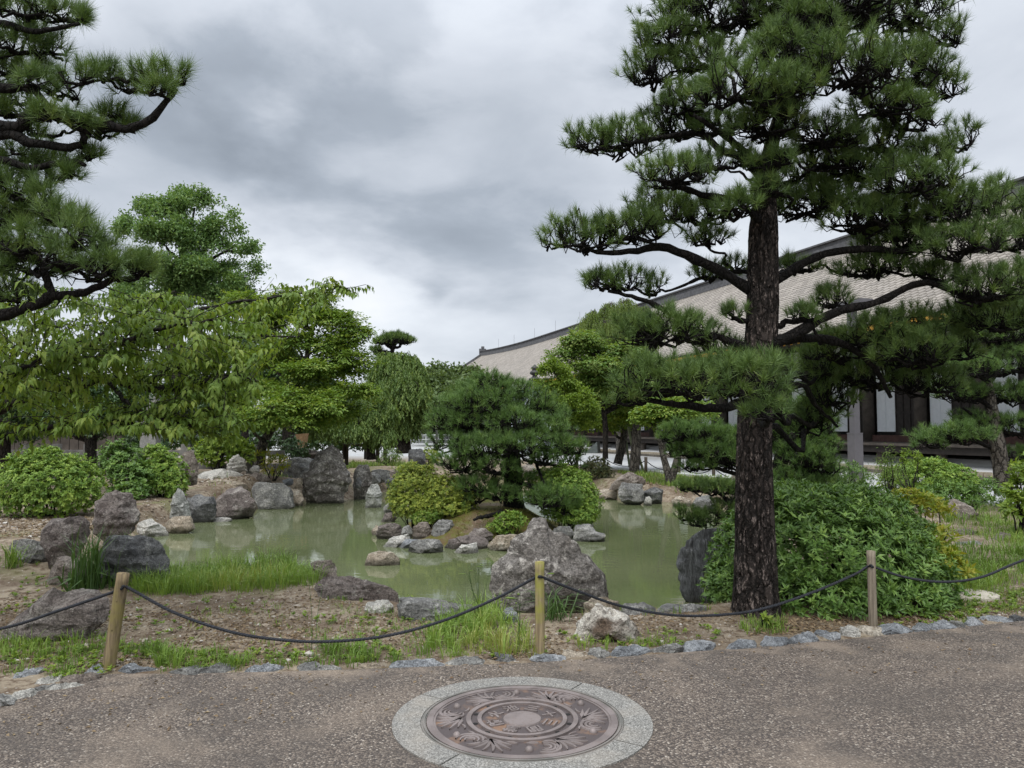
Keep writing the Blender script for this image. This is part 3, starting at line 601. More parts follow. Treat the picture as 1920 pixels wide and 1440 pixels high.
rock('thin pale stone lying at the water edge below the purple boulder', [(398, 974), (408, 970), (432, 971), (438, 975), (420, 979), (402, 978)], 'white', WZ, .7, None, 3, 5, .03, GP)
rock('small blue grey flat stone near the fern', [(528, 901), (540, 897), (551, 899), (553, 905), (535, 907)], 'blue', .2, .8, 20, 3, 6, .03, GP)
rock('pale tan lump between fern and tallest standing stone', [(548, 912), (552, 898), (563, 895), (568, 905), (562, 914)], 'tan', .1, .8, 19.8, 3, 6, .05, GP)
# near bank
rock('long brown rock with pale ridge bordering the near water', [(586, 1102), (603, 1080), (653, 1079), (733, 1096), (753, 1109), (758, 1127), (693, 1130), (643, 1129), (598, 1115)], 'purple', 0, .4, None, 5, 9, .06, GN)
rock('small pale stone in front of the long brown rock', [(680, 1147), (686, 1129), (727, 1126), (738, 1138), (733, 1151), (687, 1154)], 'white', 0, .6, None, 4, 8, .04, GN)
rock('long low grey tan rock left of the clump of seeding grass', [(738, 1140), (745, 1126), (762, 1122), (887, 1133), (900, 1142), (862, 1158), (793, 1166), (750, 1157)], 'grey', 0, .5, None, 5, 9, .06, GN)
rock('brown rock in the lush grass at the water edge', [(578, 1060), (590, 1052), (622, 1049), (634, 1073), (610, 1082), (592, 1078)], 'brown', -.2, .7, 8.6, 4, 8, .06, GN)
rock('little dark rock poking from lush grass into the water', [(438, 1070), (446, 1057), (462, 1054), (479, 1060), (476, 1074), (450, 1076)], 'dark', -.2, .7, 9.0, 3, 7, .05, GN)
rock('massive peaked boulder behind the middle post', [(914, 1085), (918, 1067), (934, 1050), (947, 1032), (974, 1005), (996, 983), (1013, 969), (1024, 971), (1028, 984), (1037, 994), (1053, 991), (1070, 1003), (1080, 1014), (1093, 1032), (1115, 1047), (1133, 1072), (1146, 1094), (1152, 1119), (1130, 1150), (1060, 1160), (1006, 1163), (934, 1155), (922, 1131), (917, 1104)], 'big', 0, .55, 6.95, 6, 12, .036, GN)
rock('little blue grey stone left of the middle post', [(938, 1162), (944, 1144), (958, 1138), (970, 1150), (979, 1163), (960, 1166)], 'blue', 0, .8, None, 3, 8, .04, GN)
rock('cream stone touching the massive boulder on its right', [(1089, 1150), (1095, 1130), (1110, 1117), (1136, 1115), (1158, 1127), (1161, 1145), (1125, 1158), (1095, 1157)], 'tan', 0, .8, None, 4, 8, .05, GN)
rock('angular white rock with an earthy brown patch right of the middle post', [(1072, 1194), (1085, 1168), (1105, 1145), (1120, 1133), (1150, 1142), (1190, 1164), (1204, 1183), (1206, 1199), (1150, 1206), (1080, 1206)], 'patch', 0, .75, None, 5, 10, .05, GN)
rock('flat grey stone behind the white and cream rocks', [(1158, 1150), (1170, 1132), (1205, 1130), (1232, 1140), (1235, 1150), (1190, 1156)], 'grey', 0, .6, None, 4, 8, .04, GN)
rock('dark standing slab with vertical grain left of the big pine trunk', [(1273, 1045), (1275, 1024), (1303, 998), (1331, 986), (1365, 990), (1378, 1040), (1370, 1100), (1335, 1128), (1295, 1120), (1276, 1104)], 'slab', -.2, .4, 8.7, 5, 8, .05, GN, box=3.4)
rock('flat grey stone at the water edge before the standing slab', [(1225, 1145), (1250, 1134), (1300, 1130), (1330, 1138), (1320, 1150), (1250, 1154)], 'grey', 0, .6, None, 3, 7, .04, GN)
# right
rock('brown peaked rock among tall grass on the right', [(1778, 968), (1784, 945), (1794, 934), (1812, 944), (1830, 964), (1833, 982), (1800, 990)], 'brown', .15, .8, 11.8, 4, 10, .05, GR)
rock('squarish brown rock in the grass below the peaked one', [(1785, 1014), (1792, 995), (1812, 991), (1832, 996), (1836, 1014), (1808, 1020)], 'purple', .1, .8, 10.5, 4, 8, .05, GR)
rock('flat brownish slab beside the squarish rock in the grass', [(1832, 1012), (1838, 1000), (1856, 1001), (1858, 1012), (1845, 1016)], 'brown', .1, .8, 10.5, 3, 8, .05, GR)
rock('rounded purple rock near the right end of the grass', [(1846, 1030), (1860, 1008), (1882, 997), (1898, 1002), (1900, 1016), (1870, 1030)], 'purple', .1, .8, 10.1, 4, 8, .06, GR)
rock('long low grey slab lying in grass below the other rocks', [(1785, 1032), (1795, 1018), (1840, 1015), (1856, 1026), (1830, 1036)], 'grey', .05, .6, 9.8, 4, 7, .04, GR)
# far right shore
rock('sloping brown grey rock behind the white veined one across the water', [(1142, 914), (1154, 896), (1179, 884), (1207, 893), (1212, 907), (1180, 918)], 'brown', 0, .7, 20.8, 4, 8, .05, GF)
rock('pale weathered rock with undercut base on the far right shore', [(1157, 930), (1165, 906), (1204, 907), (1208, 938), (1190, 948), (1168, 940)], 'grey', WZ, .8, None, 4, 9, .05, GF)
rock('dark smooth rock right of the pale undercut rock', [(1206, 922), (1227, 913), (1245, 917), (1243, 942), (1207, 946)], 'dark', WZ, .8, None, 4, 9, .03, GF)
rock('low tan ledge left of the pale undercut rock', [(1118, 921), (1140, 916), (1157, 917), (1157, 933), (1124, 937)], 'tan', WZ, .7, None, 3, 7, .05, GF, box=4)
rock('cream nubbly rock between dark smooth rock and small pine', [(1258, 939), (1266, 932), (1278, 930), (1298, 936), (1296, 949), (1262, 950)], 'tan', WZ, .8, None, 3, 8, .06, GF)
rock('grey rock partly under the small pine across the water', [(1296, 944), (1305, 932), (1330, 929), (1348, 942), (1340, 960), (1302, 958)], 'grey', WZ, .8, None, 4, 8, .05, GF)
rock('square cut granite post stub beside the big pine trunk', [(1372, 900), (1372, 885), (1392, 884), (1393, 940), (1372, 942)], 'brown', 0, .8, 16.5, 3, 4, .02, GF, box=6)
# island
IW = dict(zb=WZ, group=GI)
rock('grey stone at the left tip of the island under the golden azalea', [(719, 952), (727, 942), (738, 943), (741, 956), (722, 962)], 'grey', sub=3, **IW)
rock('dark reddish stone next to the island left tip', [(713, 974), (722, 962), (736, 960), (744, 970), (735, 980), (716, 980)], 'purple', sub=3, **IW)
rock('broad reddish brown stone on the island left shore', [(706, 1002), (712, 985), (735, 979), (752, 985), (756, 1003), (735, 1012), (710, 1010)], 'purple', sub=4, **IW)
rock('small cream edged stone farthest out on the island left shore', [(696, 996), (705, 984), (718, 996), (716, 1004), (700, 1004)], 'tan', sub=3, **IW)
rock('upright squarish stone on the island left of the round topped one', [(772, 1007), (774, 987), (788, 978), (804, 979), (810, 1000), (806, 1013), (778, 1014)], 'brown', sub=4, **IW)
rock('round topped pale stone at the island front left', [(807, 1003), (814, 981), (830, 974), (848, 977), (853, 990), (846, 1011), (825, 1016)], 'grey', sub=4, **IW)
rock('small grey block right of the round topped island stone', [(852, 1004), (859, 990), (877, 989), (880, 1006), (858, 1009)], 'grey', sub=3, **IW)
rock('grey stone between the reddish and the squarish island stones', [(750, 1006), (754, 988), (768, 984), (776, 1000), (770, 1010)], 'grey', sub=3, **IW)
rock('whitish tilted slab at the island waterline', [(716, 1020), (735, 1007), (765, 1001), (770, 1010), (745, 1027), (722, 1027)], 'white', sub=4, **IW)
rock('thin blue grey slab beside the whitish island slab', [(742, 1024), (760, 1011), (786, 1012), (788, 1022), (752, 1029)], 'blue', sub=3, **IW)
rock('wide grey block at the waterline in front of the island', [(762, 1032), (772, 1014), (790, 1010), (825, 1011), (834, 1025), (828, 1036), (790, 1039), (768, 1038)], 'grey', sub=4, **IW)
rock('long brown lichen spotted rock at the island front', [(829, 1024), (840, 1010), (870, 1004), (910, 1009), (922, 1020), (906, 1032), (838, 1032)], 'purple', sub=4, **IW)
rock('reddish brown rock above the long island rock', [(874, 1007), (890, 991), (910, 990), (927, 1003), (916, 1016), (884, 1016)], 'purple', zb=-.2, Y=13.0, sub=4, group=GI)
rock('white wedge shaped stone lying at the island waterline', [(846, 1033), (865, 1022), (885, 1019), (895, 1017), (900, 1033), (885, 1039), (858, 1039)], 'white', sub=4, **IW)
rock('tan and grey rock left of the massive boulder peak on the island shore', [(913, 1024), (930, 1005), (970, 1002), (980, 1015), (966, 1033), (930, 1035)], 'tan', sub=4, **IW)
rock('grey fissured rock at the right tip of the island', [(1072, 1010), (1079, 987), (1108, 983), (1117, 995), (1134, 999), (1134, 1011), (1100, 1017), (1080, 1016)], 'grey', sub=4, **IW)
rock('thin pointed grey stone standing behind the island right tip', [(1096, 992), (1100, 975), (1105, 969), (1112, 980), (1114, 996)], 'grey', zb=-.2, Y=14.2, sub=3, group=GI)
rock('grey rock showing just right of the massive boulder peak', [(1030, 1002), (1048, 985), (1068, 987), (1078, 1000), (1070, 1012), (1040, 1014)], 'grey', sub=4, **IW)
rock('dark upright rock beneath the island pine', [(946, 952), (952, 926), (964, 917), (980, 928), (987, 952)], 'dark', zb=.1, Y=14.6, sub=4, group=GI)
rock('pale pinkish peak of rock behind the golden azaleas', [(858, 897), (868, 875), (880, 868), (892, 885), (896, 898)], 'tan', zb=0, Y=19.5, sub=4, group=GI)
rock('brown rock half hidden right of the island pine trunk', [(968, 893), (978, 874), (995, 868), (1008, 884), (1010, 896)], 'brown', zb=0, Y=19.0, sub=3, group=GI)
rock('lone flat topped tan rock rising from open water', [(684, 1054), (691, 1038), (715, 1033), (740, 1034), (752, 1047), (751, 1058), (720, 1062), (690, 1060)], 'tan', zb=WZ, sub=4, cuts=6, rough=.02, group='lone rock in the pond', box=3.2)
for k, (x, y, w_, h_, Y_) in enumerate(((700, 900, 26, 16, 23), (735, 912, 20, 10, 23.5), (1215, 940, 14, 10, 19.5), (672, 908, 12, 14, 20.5))):
    rock(['grey stone by the inlet behind the pale capped stone', 'low stone at the inlet near the island azalea', 'little pale stone beside the dark smooth rock', 'narrow stone left of the pale capped one'][k],
         [(x - w_ / 2, y), (x - w_ / 3, y - h_ * .8), (x + w_ / 5, y - h_), (x + w_ / 2, y - h_ * .4), (x + w_ / 2, y + 3), (x - w_ / 3, y + 4)], ['grey', 'brown', 'white', 'dark'][k], WZ, .8, Y_, 3, group=GF)
# edging stones of the path (parts of one kerb)
e0 = P(960, 1240); edging = thing('stone_edging', e0, 'row of flat grey and bluish stones edging the paved path', 'kerb')
ES = [(-95, 1325, 90, 26, 'grey'), (-20, 1322, 60, 24, 'grey'), (28, 1308, 58, 20, 'white'), (62, 1294, 60, 18, 'grey'), (112, 1291, 62, 18, 'white'), (80, 1279, 52, 16, 'white'), (140, 1276, 60, 24, 'brown'), (165, 1262, 70, 16, 'blue'), (40, 1268, 60, 14, 'blue'),
      (250, 1258, 72, 14, 'blue'), (368, 1260, 120, 15, 'grey'), (490, 1256, 72, 12, 'blue'), (592, 1254, 90, 18, 'grey'), (684, 1252, 80, 14, 'tan'), (778, 1246, 98, 20, 'blue'), (870, 1241, 78, 13, 'grey'), (942, 1240, 56, 11, 'dark'), (1026, 1236, 72, 12, 'blue'), (1078, 1231, 46, 12, 'tan'), (1125, 1228, 44, 12, 'grey'),
      (1186, 1223, 80, 19, 'blue'), (1254, 1218, 68, 20, 'grey'), (1320, 1215, 72, 20, 'blue'), (1402, 1212, 68, 21, 'blue'), (1458, 1204, 64, 22, 'blue'), (1516, 1197, 74, 24, 'blue'), (1564, 1192, 40, 20, 'blue'), (1606, 1187, 50, 22, 'white'), (1646, 1184, 46, 20, 'tan'), (1692, 1183, 74, 20, 'blue'), (1738, 1178, 44, 18, 'blue'), (1774, 1174, 52, 20, 'blue'), (1806, 1173, 34, 14, 'grey'),
      (1838, 1168, 54, 18, 'blue'), (1880, 1163, 46, 14, 'blue'), (1915, 1160, 40, 14, 'dark'), (1960, 1156, 56, 18, 'blue'), (2015, 1151, 56, 18, 'grey')]
for x, y, w_, h_, mt_ in ES:
    c_ = P(x, y + h_ * .35, 0); s_ = c_[1] / F; r_ = np.random.default_rng(int(x) + 500)
    hh = max(.035, min(.065, h_ * s_ * .6)); W_ = w_ * s_ * 1.42; k_ = 10
    an = np.linspace(0, 2 * np.pi, k_, endpoint=False); an += r_.uniform(-.15, .15, k_)
    pol = np.stack([np.cos(an) * W_ / 2 * np.abs(np.cos(an)) ** -.35 * .8 * r_.uniform(.9, 1.08, k_), np.sin(an) * .06 * r_.uniform(.85, 1.1, k_)], -1)
    d_ = r_.uniform(.17, .23); v, f = rockmesh(pol, d_, int(x * 3) % 991 + 7, 4, 6, .10, 4.5)
    v[:, 2] = v[:, 2] / np.abs(v[:, 2]).max() * .07
    k2 = 8; a_ = np.interp(x, [p[0] for p in path_px], np.arange(len(path_px))); i_ = int(min(a_, len(path_px) - 2)); tdir = PATH[i_ + 1] - PATH[i_]; th = math.atan2(tdir[1], tdir[0]) + r_.uniform(-.06, .06)
    ca, sa = math.cos(th), math.sin(th); v = np.stack([v[:, 0] * ca - v[:, 1] * sa, v[:, 0] * sa + v[:, 1] * ca, v[:, 2] + hh - .07], -1) + np.array([c_[0], c_[1] + d_ * .42, 0])
    obj('edging_stone', v, f, RK[mt_], edging, smooth=True).data.set_sharp_from_angle(angle=R(22))
# ================================================================ manhole in its collar
top, bot = P(980, 1293), P(980, 1424); MC = np.array([P(979, 1350)[0], (top[1] + bot[1]) / 2, 0]); MR = ((top[1] - bot[1]) / 2 + 181 * MC[1] / F / 1.0) / 2 * 1.01
m, t = newmat('speckled_concrete'); co = geo(t); vc_ = t.n('ShaderNodeSeparateColor', {0: t.vor(co, 170, 'F1', 'Color')}).outputs
cc = t.ramp(vc_[0], [(0, (.075, .073, .067)), (.3, (.145, .141, .13)), (.7, (.215, .208, .19)), (1, (.36, .35, .325))]); cc = t.mix(t.m('MULTIPLY', t.mapr(t.noise(co, 3, 5), .45, .7), .4), cc, (.32, .28, .23)); fin(t, cc, .85, t.vor(co, 170), .4, .004); SPK = m
def ironmat(name, a, b, c, th_=.40):
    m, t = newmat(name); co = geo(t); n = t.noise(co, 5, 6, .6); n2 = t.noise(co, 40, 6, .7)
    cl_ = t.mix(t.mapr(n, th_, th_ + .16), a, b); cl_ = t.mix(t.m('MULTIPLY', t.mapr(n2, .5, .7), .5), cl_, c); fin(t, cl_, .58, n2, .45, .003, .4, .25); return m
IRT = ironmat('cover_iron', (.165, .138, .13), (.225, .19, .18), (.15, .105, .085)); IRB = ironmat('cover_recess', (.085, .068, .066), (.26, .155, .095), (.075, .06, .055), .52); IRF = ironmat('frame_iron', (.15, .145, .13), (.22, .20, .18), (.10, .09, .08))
def arcs(b, r0, r1, z0, z1, a0=0, a1=2 * np.pi, n=96, c=(0, 0)):
    a = np.linspace(a0, a1, n + 1); pr = [(r0, z0), (r0, z1), (r1, z1), (r1, z0)]
    v = np.array([[(c[0] + r * np.cos(x), c[1] + r * np.sin(x), z) for r, z in pr] for x in a]).reshape(-1, 3)
    k = np.arange(n)[:, None] * 4; j = np.arange(4)[None]; q = np.stack([k + j, k + (j + 1) % 4, k + 4 + (j + 1) % 4, k + 4 + j], -1).reshape(-1, 4)
    if a1 - a0 < 6.2: q = np.vstack([q, [[0, 1, 2, 3]], [[4 * n + 3, 4 * n + 2, 4 * n + 1, 4 * n]]])
    return b.add(v, q)
def ribbon(b, pts, wid, z0, z1):
    pts = np.asarray(pts, float); tg = nrm(np.gradient(pts, axis=0)); nn_ = np.stack([-tg[:, 1], tg[:, 0]], -1); w_ = np.asarray(wid)[:, None]
    l, r, l2, r2 = pts - nn_ * w_, pts + nn_ * w_, pts - nn_ * w_ * .6, pts + nn_ * w_ * .6; n = len(pts)
    v = np.concatenate([np.column_stack([l, np.full(n, z0)]), np.column_stack([l2, np.full(n, z1)]), np.column_stack([r2, np.full(n, z1)]), np.column_stack([r, np.full(n, z0)])])
    q = [(s * n + i, s * n + i + 1, (s + 1) * n + i + 1, (s + 1) * n + i) for s in range(3) for i in range(n - 1)]
    return b.add(v, q)
collar = thing('manhole_collar', MC, 'speckled pale concrete ring set in the path round the iron cover', 'manhole surround')
cuts_ = sorted([math.atan2(*(P(x, y)[:2] - MC[:2])[::-1]) % (2 * np.pi) for x, y in ((815, 1311), (1077, 1293), (1172, 1396), (853, 1423))])
for i in range(4):
    a0 = cuts_[i] + .008; a1 = cuts_[(i + 1) % 4] - .008; a1 += 2 * np.pi if a1 < a0 else 0
    b = MB(); arcs(b, MR * 1.055, MR * 1.345, -.08, .012, a0, a1, 40); b.v[0] = b.v[0] + MC; b.build('collar_segment', SPK, collar)
b = MB(); arcs(b, MR * 1.0, MR * 1.05, -.06, .010); b.v[0] = b.v[0] + MC; arcs(b, MR * 1.012, MR * 1.03, .0, .016); b.v[1] = b.v[1] + MC; b.build('frame_ring', IRF, collar)
cover = thing('manhole_cover', MC, 'round cast iron cover with scrolls, raised Japanese letters and six knobs', 'manhole cover')
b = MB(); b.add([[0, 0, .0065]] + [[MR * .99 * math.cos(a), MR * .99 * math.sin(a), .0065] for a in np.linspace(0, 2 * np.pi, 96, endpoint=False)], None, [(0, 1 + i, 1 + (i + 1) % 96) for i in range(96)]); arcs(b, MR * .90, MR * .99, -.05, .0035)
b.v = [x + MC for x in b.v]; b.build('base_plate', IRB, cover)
def cpart(name, fn, mat, smooth=False):
    b = MB(); fn(b); b.v = [x + MC for x in b.v]; return b.build(name, mat, cover, smooth=smooth)
cpart('rim', lambda b: (arcs(b, MR * .925, MR * .992, .002, .0145), arcs(b, MR * .90, MR * .93, .002, .0105)), IRT)
cpart('outer_ring', lambda b: arcs(b, MR * .535, MR * .585, .002, .017), IRT)
cpart('inner_ring', lambda b: arcs(b, MR * .425, MR * .468, .002, .017), IRT)
cpart('centre_disc', lambda b: b.add([[0, 0, .0145]] + [[MR * .195 * math.cos(a), MR * .195 * math.sin(a), .0135] for a in np.linspace(0, 2 * np.pi, 48, endpoint=False)] + [[MR * .205 * math.cos(a), MR * .205 * math.sin(a), .003] for a in np.linspace(0, 2 * np.pi, 48, endpoint=False)], [(1 + i, 49 + i, 49 + (i + 1) % 48, 1 + (i + 1) % 48) for i in range(48)], [(0, 1 + i, 1 + (i + 1) % 48) for i in range(48)]), IRT)
for k in range(12):
    a = R(15 + 30 * k); x, y = MR * .502 * math.cos(a), MR * .502 * math.sin(a)
    cpart('hole', lambda b: b.add([[x, y, .0082]] + [[x + MR * .03 * math.cos(q), y + MR * .03 * math.sin(q), .0082] for q in np.linspace(0, 2 * np.pi, 14, endpoint=False)], None, [(0, 1 + i, 1 + (i + 1) % 14) for i in range(14)]), M['dark'])
for k in range(6):
    A0 = R(34 + 60 * k); kx, ky = MR * .785 * math.cos(A0), MR * .785 * math.sin(A0)
    def knob(b):
        v, f = ico(2); v = v * np.array([MR * .042, MR * .042, .024]) + (kx, ky, .006); b.add(v, None, f)
    cpart('knob', knob, IRT, True)
    def scroll(b):
        def pol(r, d): return np.array([MR * r * math.cos(A0 + R(d)), MR * r * math.sin(A0 + R(d))])
        c_ = pol(.755, 13)
        for rr_, sp_, w_ in ((.045, 4.2, .018), (.085, 4.0, .02), (.128, 3.6, .022)):
            th = np.linspace(0, sp_, 18) + A0 + (1.9 if k % 2 else -.6); q = c_ + MR * rr_ * np.stack([np.cos(th), np.sin(th)], -1) * (1 + .12 * np.linspace(0, 1, 18)[:, None])
            ribbon(b, q, MR * w_ * np.sin(np.linspace(.12, np.pi - .12, 18)) ** .7 + .0006, .002, .015)
        root = pol(.63, 26)
        for j, (r_, d_) in enumerate(((.86, 17), (.89, 24), (.895, 30.5), (.885, 37), (.86, 43), (.79, 47.5), (.70, 47))):
            e_ = pol(r_, d_); mid = (root + e_) / 2 + MR * .05 * np.array([math.cos(A0 + R(26 + 75)), math.sin(A0 + R(26 + 75))]) * (1 if j < 4 else -.5)
            s = np.linspace(0, 1, 14)[:, None]; q = (1 - s) ** 2 * root + 2 * s * (1 - s) * mid + s * s * e_
            ribbon(b, q, MR * .024 * np.sin(np.linspace(.25, np.pi - .05, 14)) ** .8 + .0006, .002, .015)
        for d_ in (4, 18, 33, 46):
            s = np.linspace(-1, 1, 10); ribbon(b, np.array([pol(.625 + .02 * x * x, d_ + 5.5 * x) for x in s]), MR * .015 * np.cos(s * 1.4) + .0006, .002, .0145)
    cpart('scroll', scroll, IRT)
# raised letters round the centre, tops outward
for k, ch in enumerate('三十三間堂防火池'):
    cu_ = bpy.data.curves.new('letter', 'FONT'); cu_.body = ch; cu_.size = MR * .165; cu_.align_x = 'CENTER'; cu_.align_y = 'CENTER'; cu_.extrude = .0042; cu_.offset = .0016; cu_.resolution_u = 2
    tmp = bpy.data.objects.new('letter', cu_); C.objects.link(tmp); bpy.context.view_layer.update()
    me = bpy.data.meshes.new_from_object(tmp.evaluated_get(bpy.context.evaluated_depsgraph_get())); bpy.data.objects.remove(tmp)
    me.materials.clear(); me.materials.append(IRT); me.name = 'letter'
    if len(me.vertices):
        cx_ = np.array([v.co[:] for v in me.vertices]); mid = (cx_.max(0) + cx_.min(0)) / 2
        me.transform(Matrix.Translation((-mid[0], -mid[1], 0)))
    a = R(90 - 22 - 45 * k); o = bpy.data.objects.new('letter', me); C.objects.link(o); o.parent = cover
    o.location = (MR * .31 * math.cos(a), MR * .31 * math.sin(a), .0095); o.rotation_euler = (0, 0, a - math.pi / 2)
# ================================================================ rope fence
def fencepost(bx, by, tx, ty, rad, mat, label, seed):
    p0 = P(bx, by); p1 = D(tx, ty, p0[1] + .0); r_ = np.random.default_rng(seed); K = 14; S = 16
    pt = smoothpath([p0 - (p1 - p0) * .15, p0, p1], K); pt = p0 - (p1 - p0) * .15 + ((p1 - p0) * 1.15) * np.linspace(0, 1, K)[:, None]
    v, q = tubes(pt[None], np.full((1, K), rad), S); c_ = np.repeat(pt, S, 0); u = v - c_
    v = c_ + u * (1 + .16 * (fbm(np.column_stack([u[:, :2] / rad * 1.3 + seed, v[:, 2] * 1.2]), 3) - .5) * 2 + .05 * (fbm(np.column_stack([u[:, :2] / rad * 6, v[:, 2] * 6]), 2) - .5))[:, None]
    nv = len(v); v = np.vstack([v, pt[-1:] + .006 * (p1 - p0) / np.linalg.norm(p1 - p0)]); t_ = [(nv, (K - 1) * S + i, (K - 1) * S + (i + 1) % S) for i in range(S)]
    o = obj('fence_post', v, [q, np.array(t_)], M[mat], org=p0, smooth=True); tag(o, label, 'fence post', 'rope fence posts beside the path')
    return p0, p1
PA = fencepost(204, 1252, 231, 1075, .042, 'post2', 'tilted mossy wooden post, leftmost in view, beside the slanting purplish rock', 3)
PB = fencepost(1012, 1232, 1012, 1053, .034, 'post', 'straight mossy wooden post with a nail hole before the massive boulder', 5)
PC = fencepost(1637, 1174, 1633, 1033, .034, 'post3', 'grey weathered wooden post in front of the rhododendron', 8)
fencepost(-560, 1236, -565, 1050, .04, 'post2', 'wooden post off to the left holding the first rope end', 9)
fencepost(2290, 1120, 2290, 985, .034, 'post3', 'wooden post off to the right holding the last rope end', 10)
def rope(px, label, strands=3, rad=.0105, name='rope', group='ropes of the path fence', pitch=.055, mat='rope'):
    pts = np.array([D(x, y, Y) for x, y, Y in px]); L = np.linalg.norm(np.diff(pts, axis=0), axis=1).sum(); n = int(L / .0085)
    c_ = smoothpath(pts, n); t_ = nrm(np.gradient(c_, axis=0)); a = nrm(np.cross(t_, (0, 0, 1.))); b_ = np.cross(a, t_); s = np.arange(n) * L / n
    b = MB()
    for k in range(strands):
        ph = 2 * np.pi * (s / pitch + k / strands); q = c_ + rad * .52 * (a * np.cos(ph)[:, None] + b_ * np.sin(ph)[:, None]); v, qq = tubes(q[None], np.full((1, n), rad * .58), 6); b.add(v, qq)
    o = b.build(name, M[mat], org=pts[len(pts) // 2], smooth=True); return tag(o, label, 'rope', group)
ya, yb, yc = PA[0][1], PB[0][1], PC[0][1]
rope([(-563, 1105, 5.2), (-400, 1185, 5.2), (-200, 1210, 5.2), (0, 1179, 5.2), (110, 1145, 5.2), (213, 1110, ya), (229, 1103, ya - .04)], 'dark twisted rope crossing the slanting purplish rock')
rope([(229, 1100, ya - .045), (244, 1104, ya), (330, 1150, ya + .01), (430, 1184, ya + .03), (520, 1199, ya + .06), (610, 1203, ya + .08), (720, 1193, ya + .1), (830, 1164, yb - .05), (930, 1122, yb - .02), (1000, 1085, yb), (1012, 1081, yb - .04)], 'dark twisted rope sagging between the tilted post and the straight mossy post')
rope([(1012, 1081, yb - .042), (1024, 1085, yb), (1080, 1107, yb + .1), (1160, 1135, yb + .3), (1250, 1152, yb + .4), (1330, 1154, yb + .5), (1420, 1144, yc - .4), (1520, 1112, yc - .2), (1600, 1078, yc - .05), (1624, 1064, yc), (1634, 1060, yc - .04)], 'dark twisted rope passing in front of the big pine trunk')
rope([(1634, 1062, yc - .042), (1646, 1066, yc), (1700, 1083, yc + .05), (1770, 1091, yc + .1), (1840, 1082, yc + .15), (1920, 1050, yc + .2), (2050, 1010, yc + .3), (2200, 1005, 6.9), (2290, 1012, 7.3)], 'dark rope running from the grey post over the yellow leaves to the right')
# far rope fence along the court
fp = [(1082, 877, 851), (1133, 879, 853), (1211, 888, 857), (1273, 890, 862), (1338, 896, 870), (1410, 902, 876), (1480, 912, 884), (1565, 922, 892)]
fl = ['far short wooden post behind the dark round bush', 'far short dark post behind the two slender tree trunks', 'far short post between slender trunks and forked trunk', 'far short post behind the forked trunk', 'far short post right of the forked trunk', 'far short post hidden behind the big pine trunk', 'far short post under the low pine', 'far short post near the grey lamp pole']
tops = []
for (x, yb_, yt), lb in zip(fp, fl):
    p0 = P(x, yb_); p1 = D(x, yt, p0[1]); b = MB(); b.tube([p0 - (0, 0, .1), (p0 + p1) / 2, p1], .055, 10); o = b.build('fence_post', M['farpost'], org=p0, smooth=True); tag(o, lb, 'fence post', 'far rope fence posts along the gravel court'); tops.append(p1 - (0, 0, .12))
for i in range(len(tops) - 1):
    a, c_ = tops[i], tops[i + 1]; s = np.linspace(0, 1, 14)[:, None]; q = a + (c_ - a) * s - np.array([0, 0, .26]) * 4 * s * (1 - s)
    b = MB(); b.tube(q, .016, 6); o = b.build('rope', M['rope'], org=q[7], smooth=True); tag(o, 'thin sagging rope from the ' + fl[i].replace('far short ', 'short '), 'rope', 'ropes of the far fence')
# ================================================================ foliage tools
def tmpl(w, fold=.07, bend=.14, four=True):
    if four: return np.array([(0, 0, 0), (w / 2, .42, fold), (0, 1, -bend), (-w / 2, .42, fold), (0, .45, 0)]), np.array([(0, 1, 4), (0, 4, 3), (1, 2, 4), (4, 2, 3)])
    return np.array([(0, 0, 0), (w / 2, .42, fold), (0, 1, -bend), (-w / 2, .42, fold)]), np.array([(0, 1, 2), (0, 2, 3)])
TRI = (np.array([(-.5, 0, 0), (.5, 0, 0), (0, 1, 0)], float), np.array([(0, 1, 2)]))
def inst(T_, pos, Y, Z, sc_, wid=None):
    tv, tf = T_; Y = nrm(Y); X = nrm(np.cross(Y, Z)); Z = np.cross(X, Y); s = np.broadcast_to(sc_, (len(pos),))[:, None, None]
    sx = s if wid is None else np.broadcast_to(wid, (len(pos),))[:, None, None]
    v = pos[:, None] + s * (tv[:, 1, None] * Y[:, None] + tv[:, 2, None] * Z[:, None]) + sx * tv[:, 0, None] * X[:, None]
    f = tf[None] + (np.arange(len(pos)) * len(tv))[:, None, None]
    return v.reshape(-1, 3), f.reshape(-1, 3)
def rv(n): return nrm(rng.normal(size=(n, 3)))
def perp(d): return nrm(np.cross(d, rv(len(d))))
def blobs3(bl):
    """(px, py, rx, ry, Y[, depth radius]) -> centres, radii in metres"""
    c = np.array([D(b[0], b[1], b[4]) for b in bl]); r = np.array([(b[2] * b[4] / F, b[5] if len(b) > 5 else .75 * b[2] * b[4] / F, b[3] * b[4] / F) for b in bl]); return c, r
def sample(c, r, n, lo=.75, hi=1.05, bottom=-.6, lump=.35, freq=2.6, keep=.62):
    wgt = (r[:, 0] * r[:, 1] + r[:, 0] * r[:, 2] + r[:, 1] * r[:, 2]); i = rng.choice(len(c), n, p=wgt / wgt.sum()); v = rv(n)
    fl_ = v[:, 2] < bottom; v[fl_, 2] *= -1
    k = rng.uniform(lo, hi, n) * (1 + lump * (fbm(v * freq + i[:, None] * 9.1, 3) - .5) * 2)
    p = c[i] + v * r[i] * k[:, None]; nn_ = nrm(v / r[i])
    dd = np.min(np.where(np.arange(len(c))[None] == i[:, None], 9, np.linalg.norm((p[:, None] - c[None]) / r[None], axis=-1)), axis=1) if len(c) > 1 else np.full(n, 9)
    ok = dd > keep; return p[ok], nn_[ok], i[ok]
def cl(x, a=0, b=1): return np.clip(x, a, b)
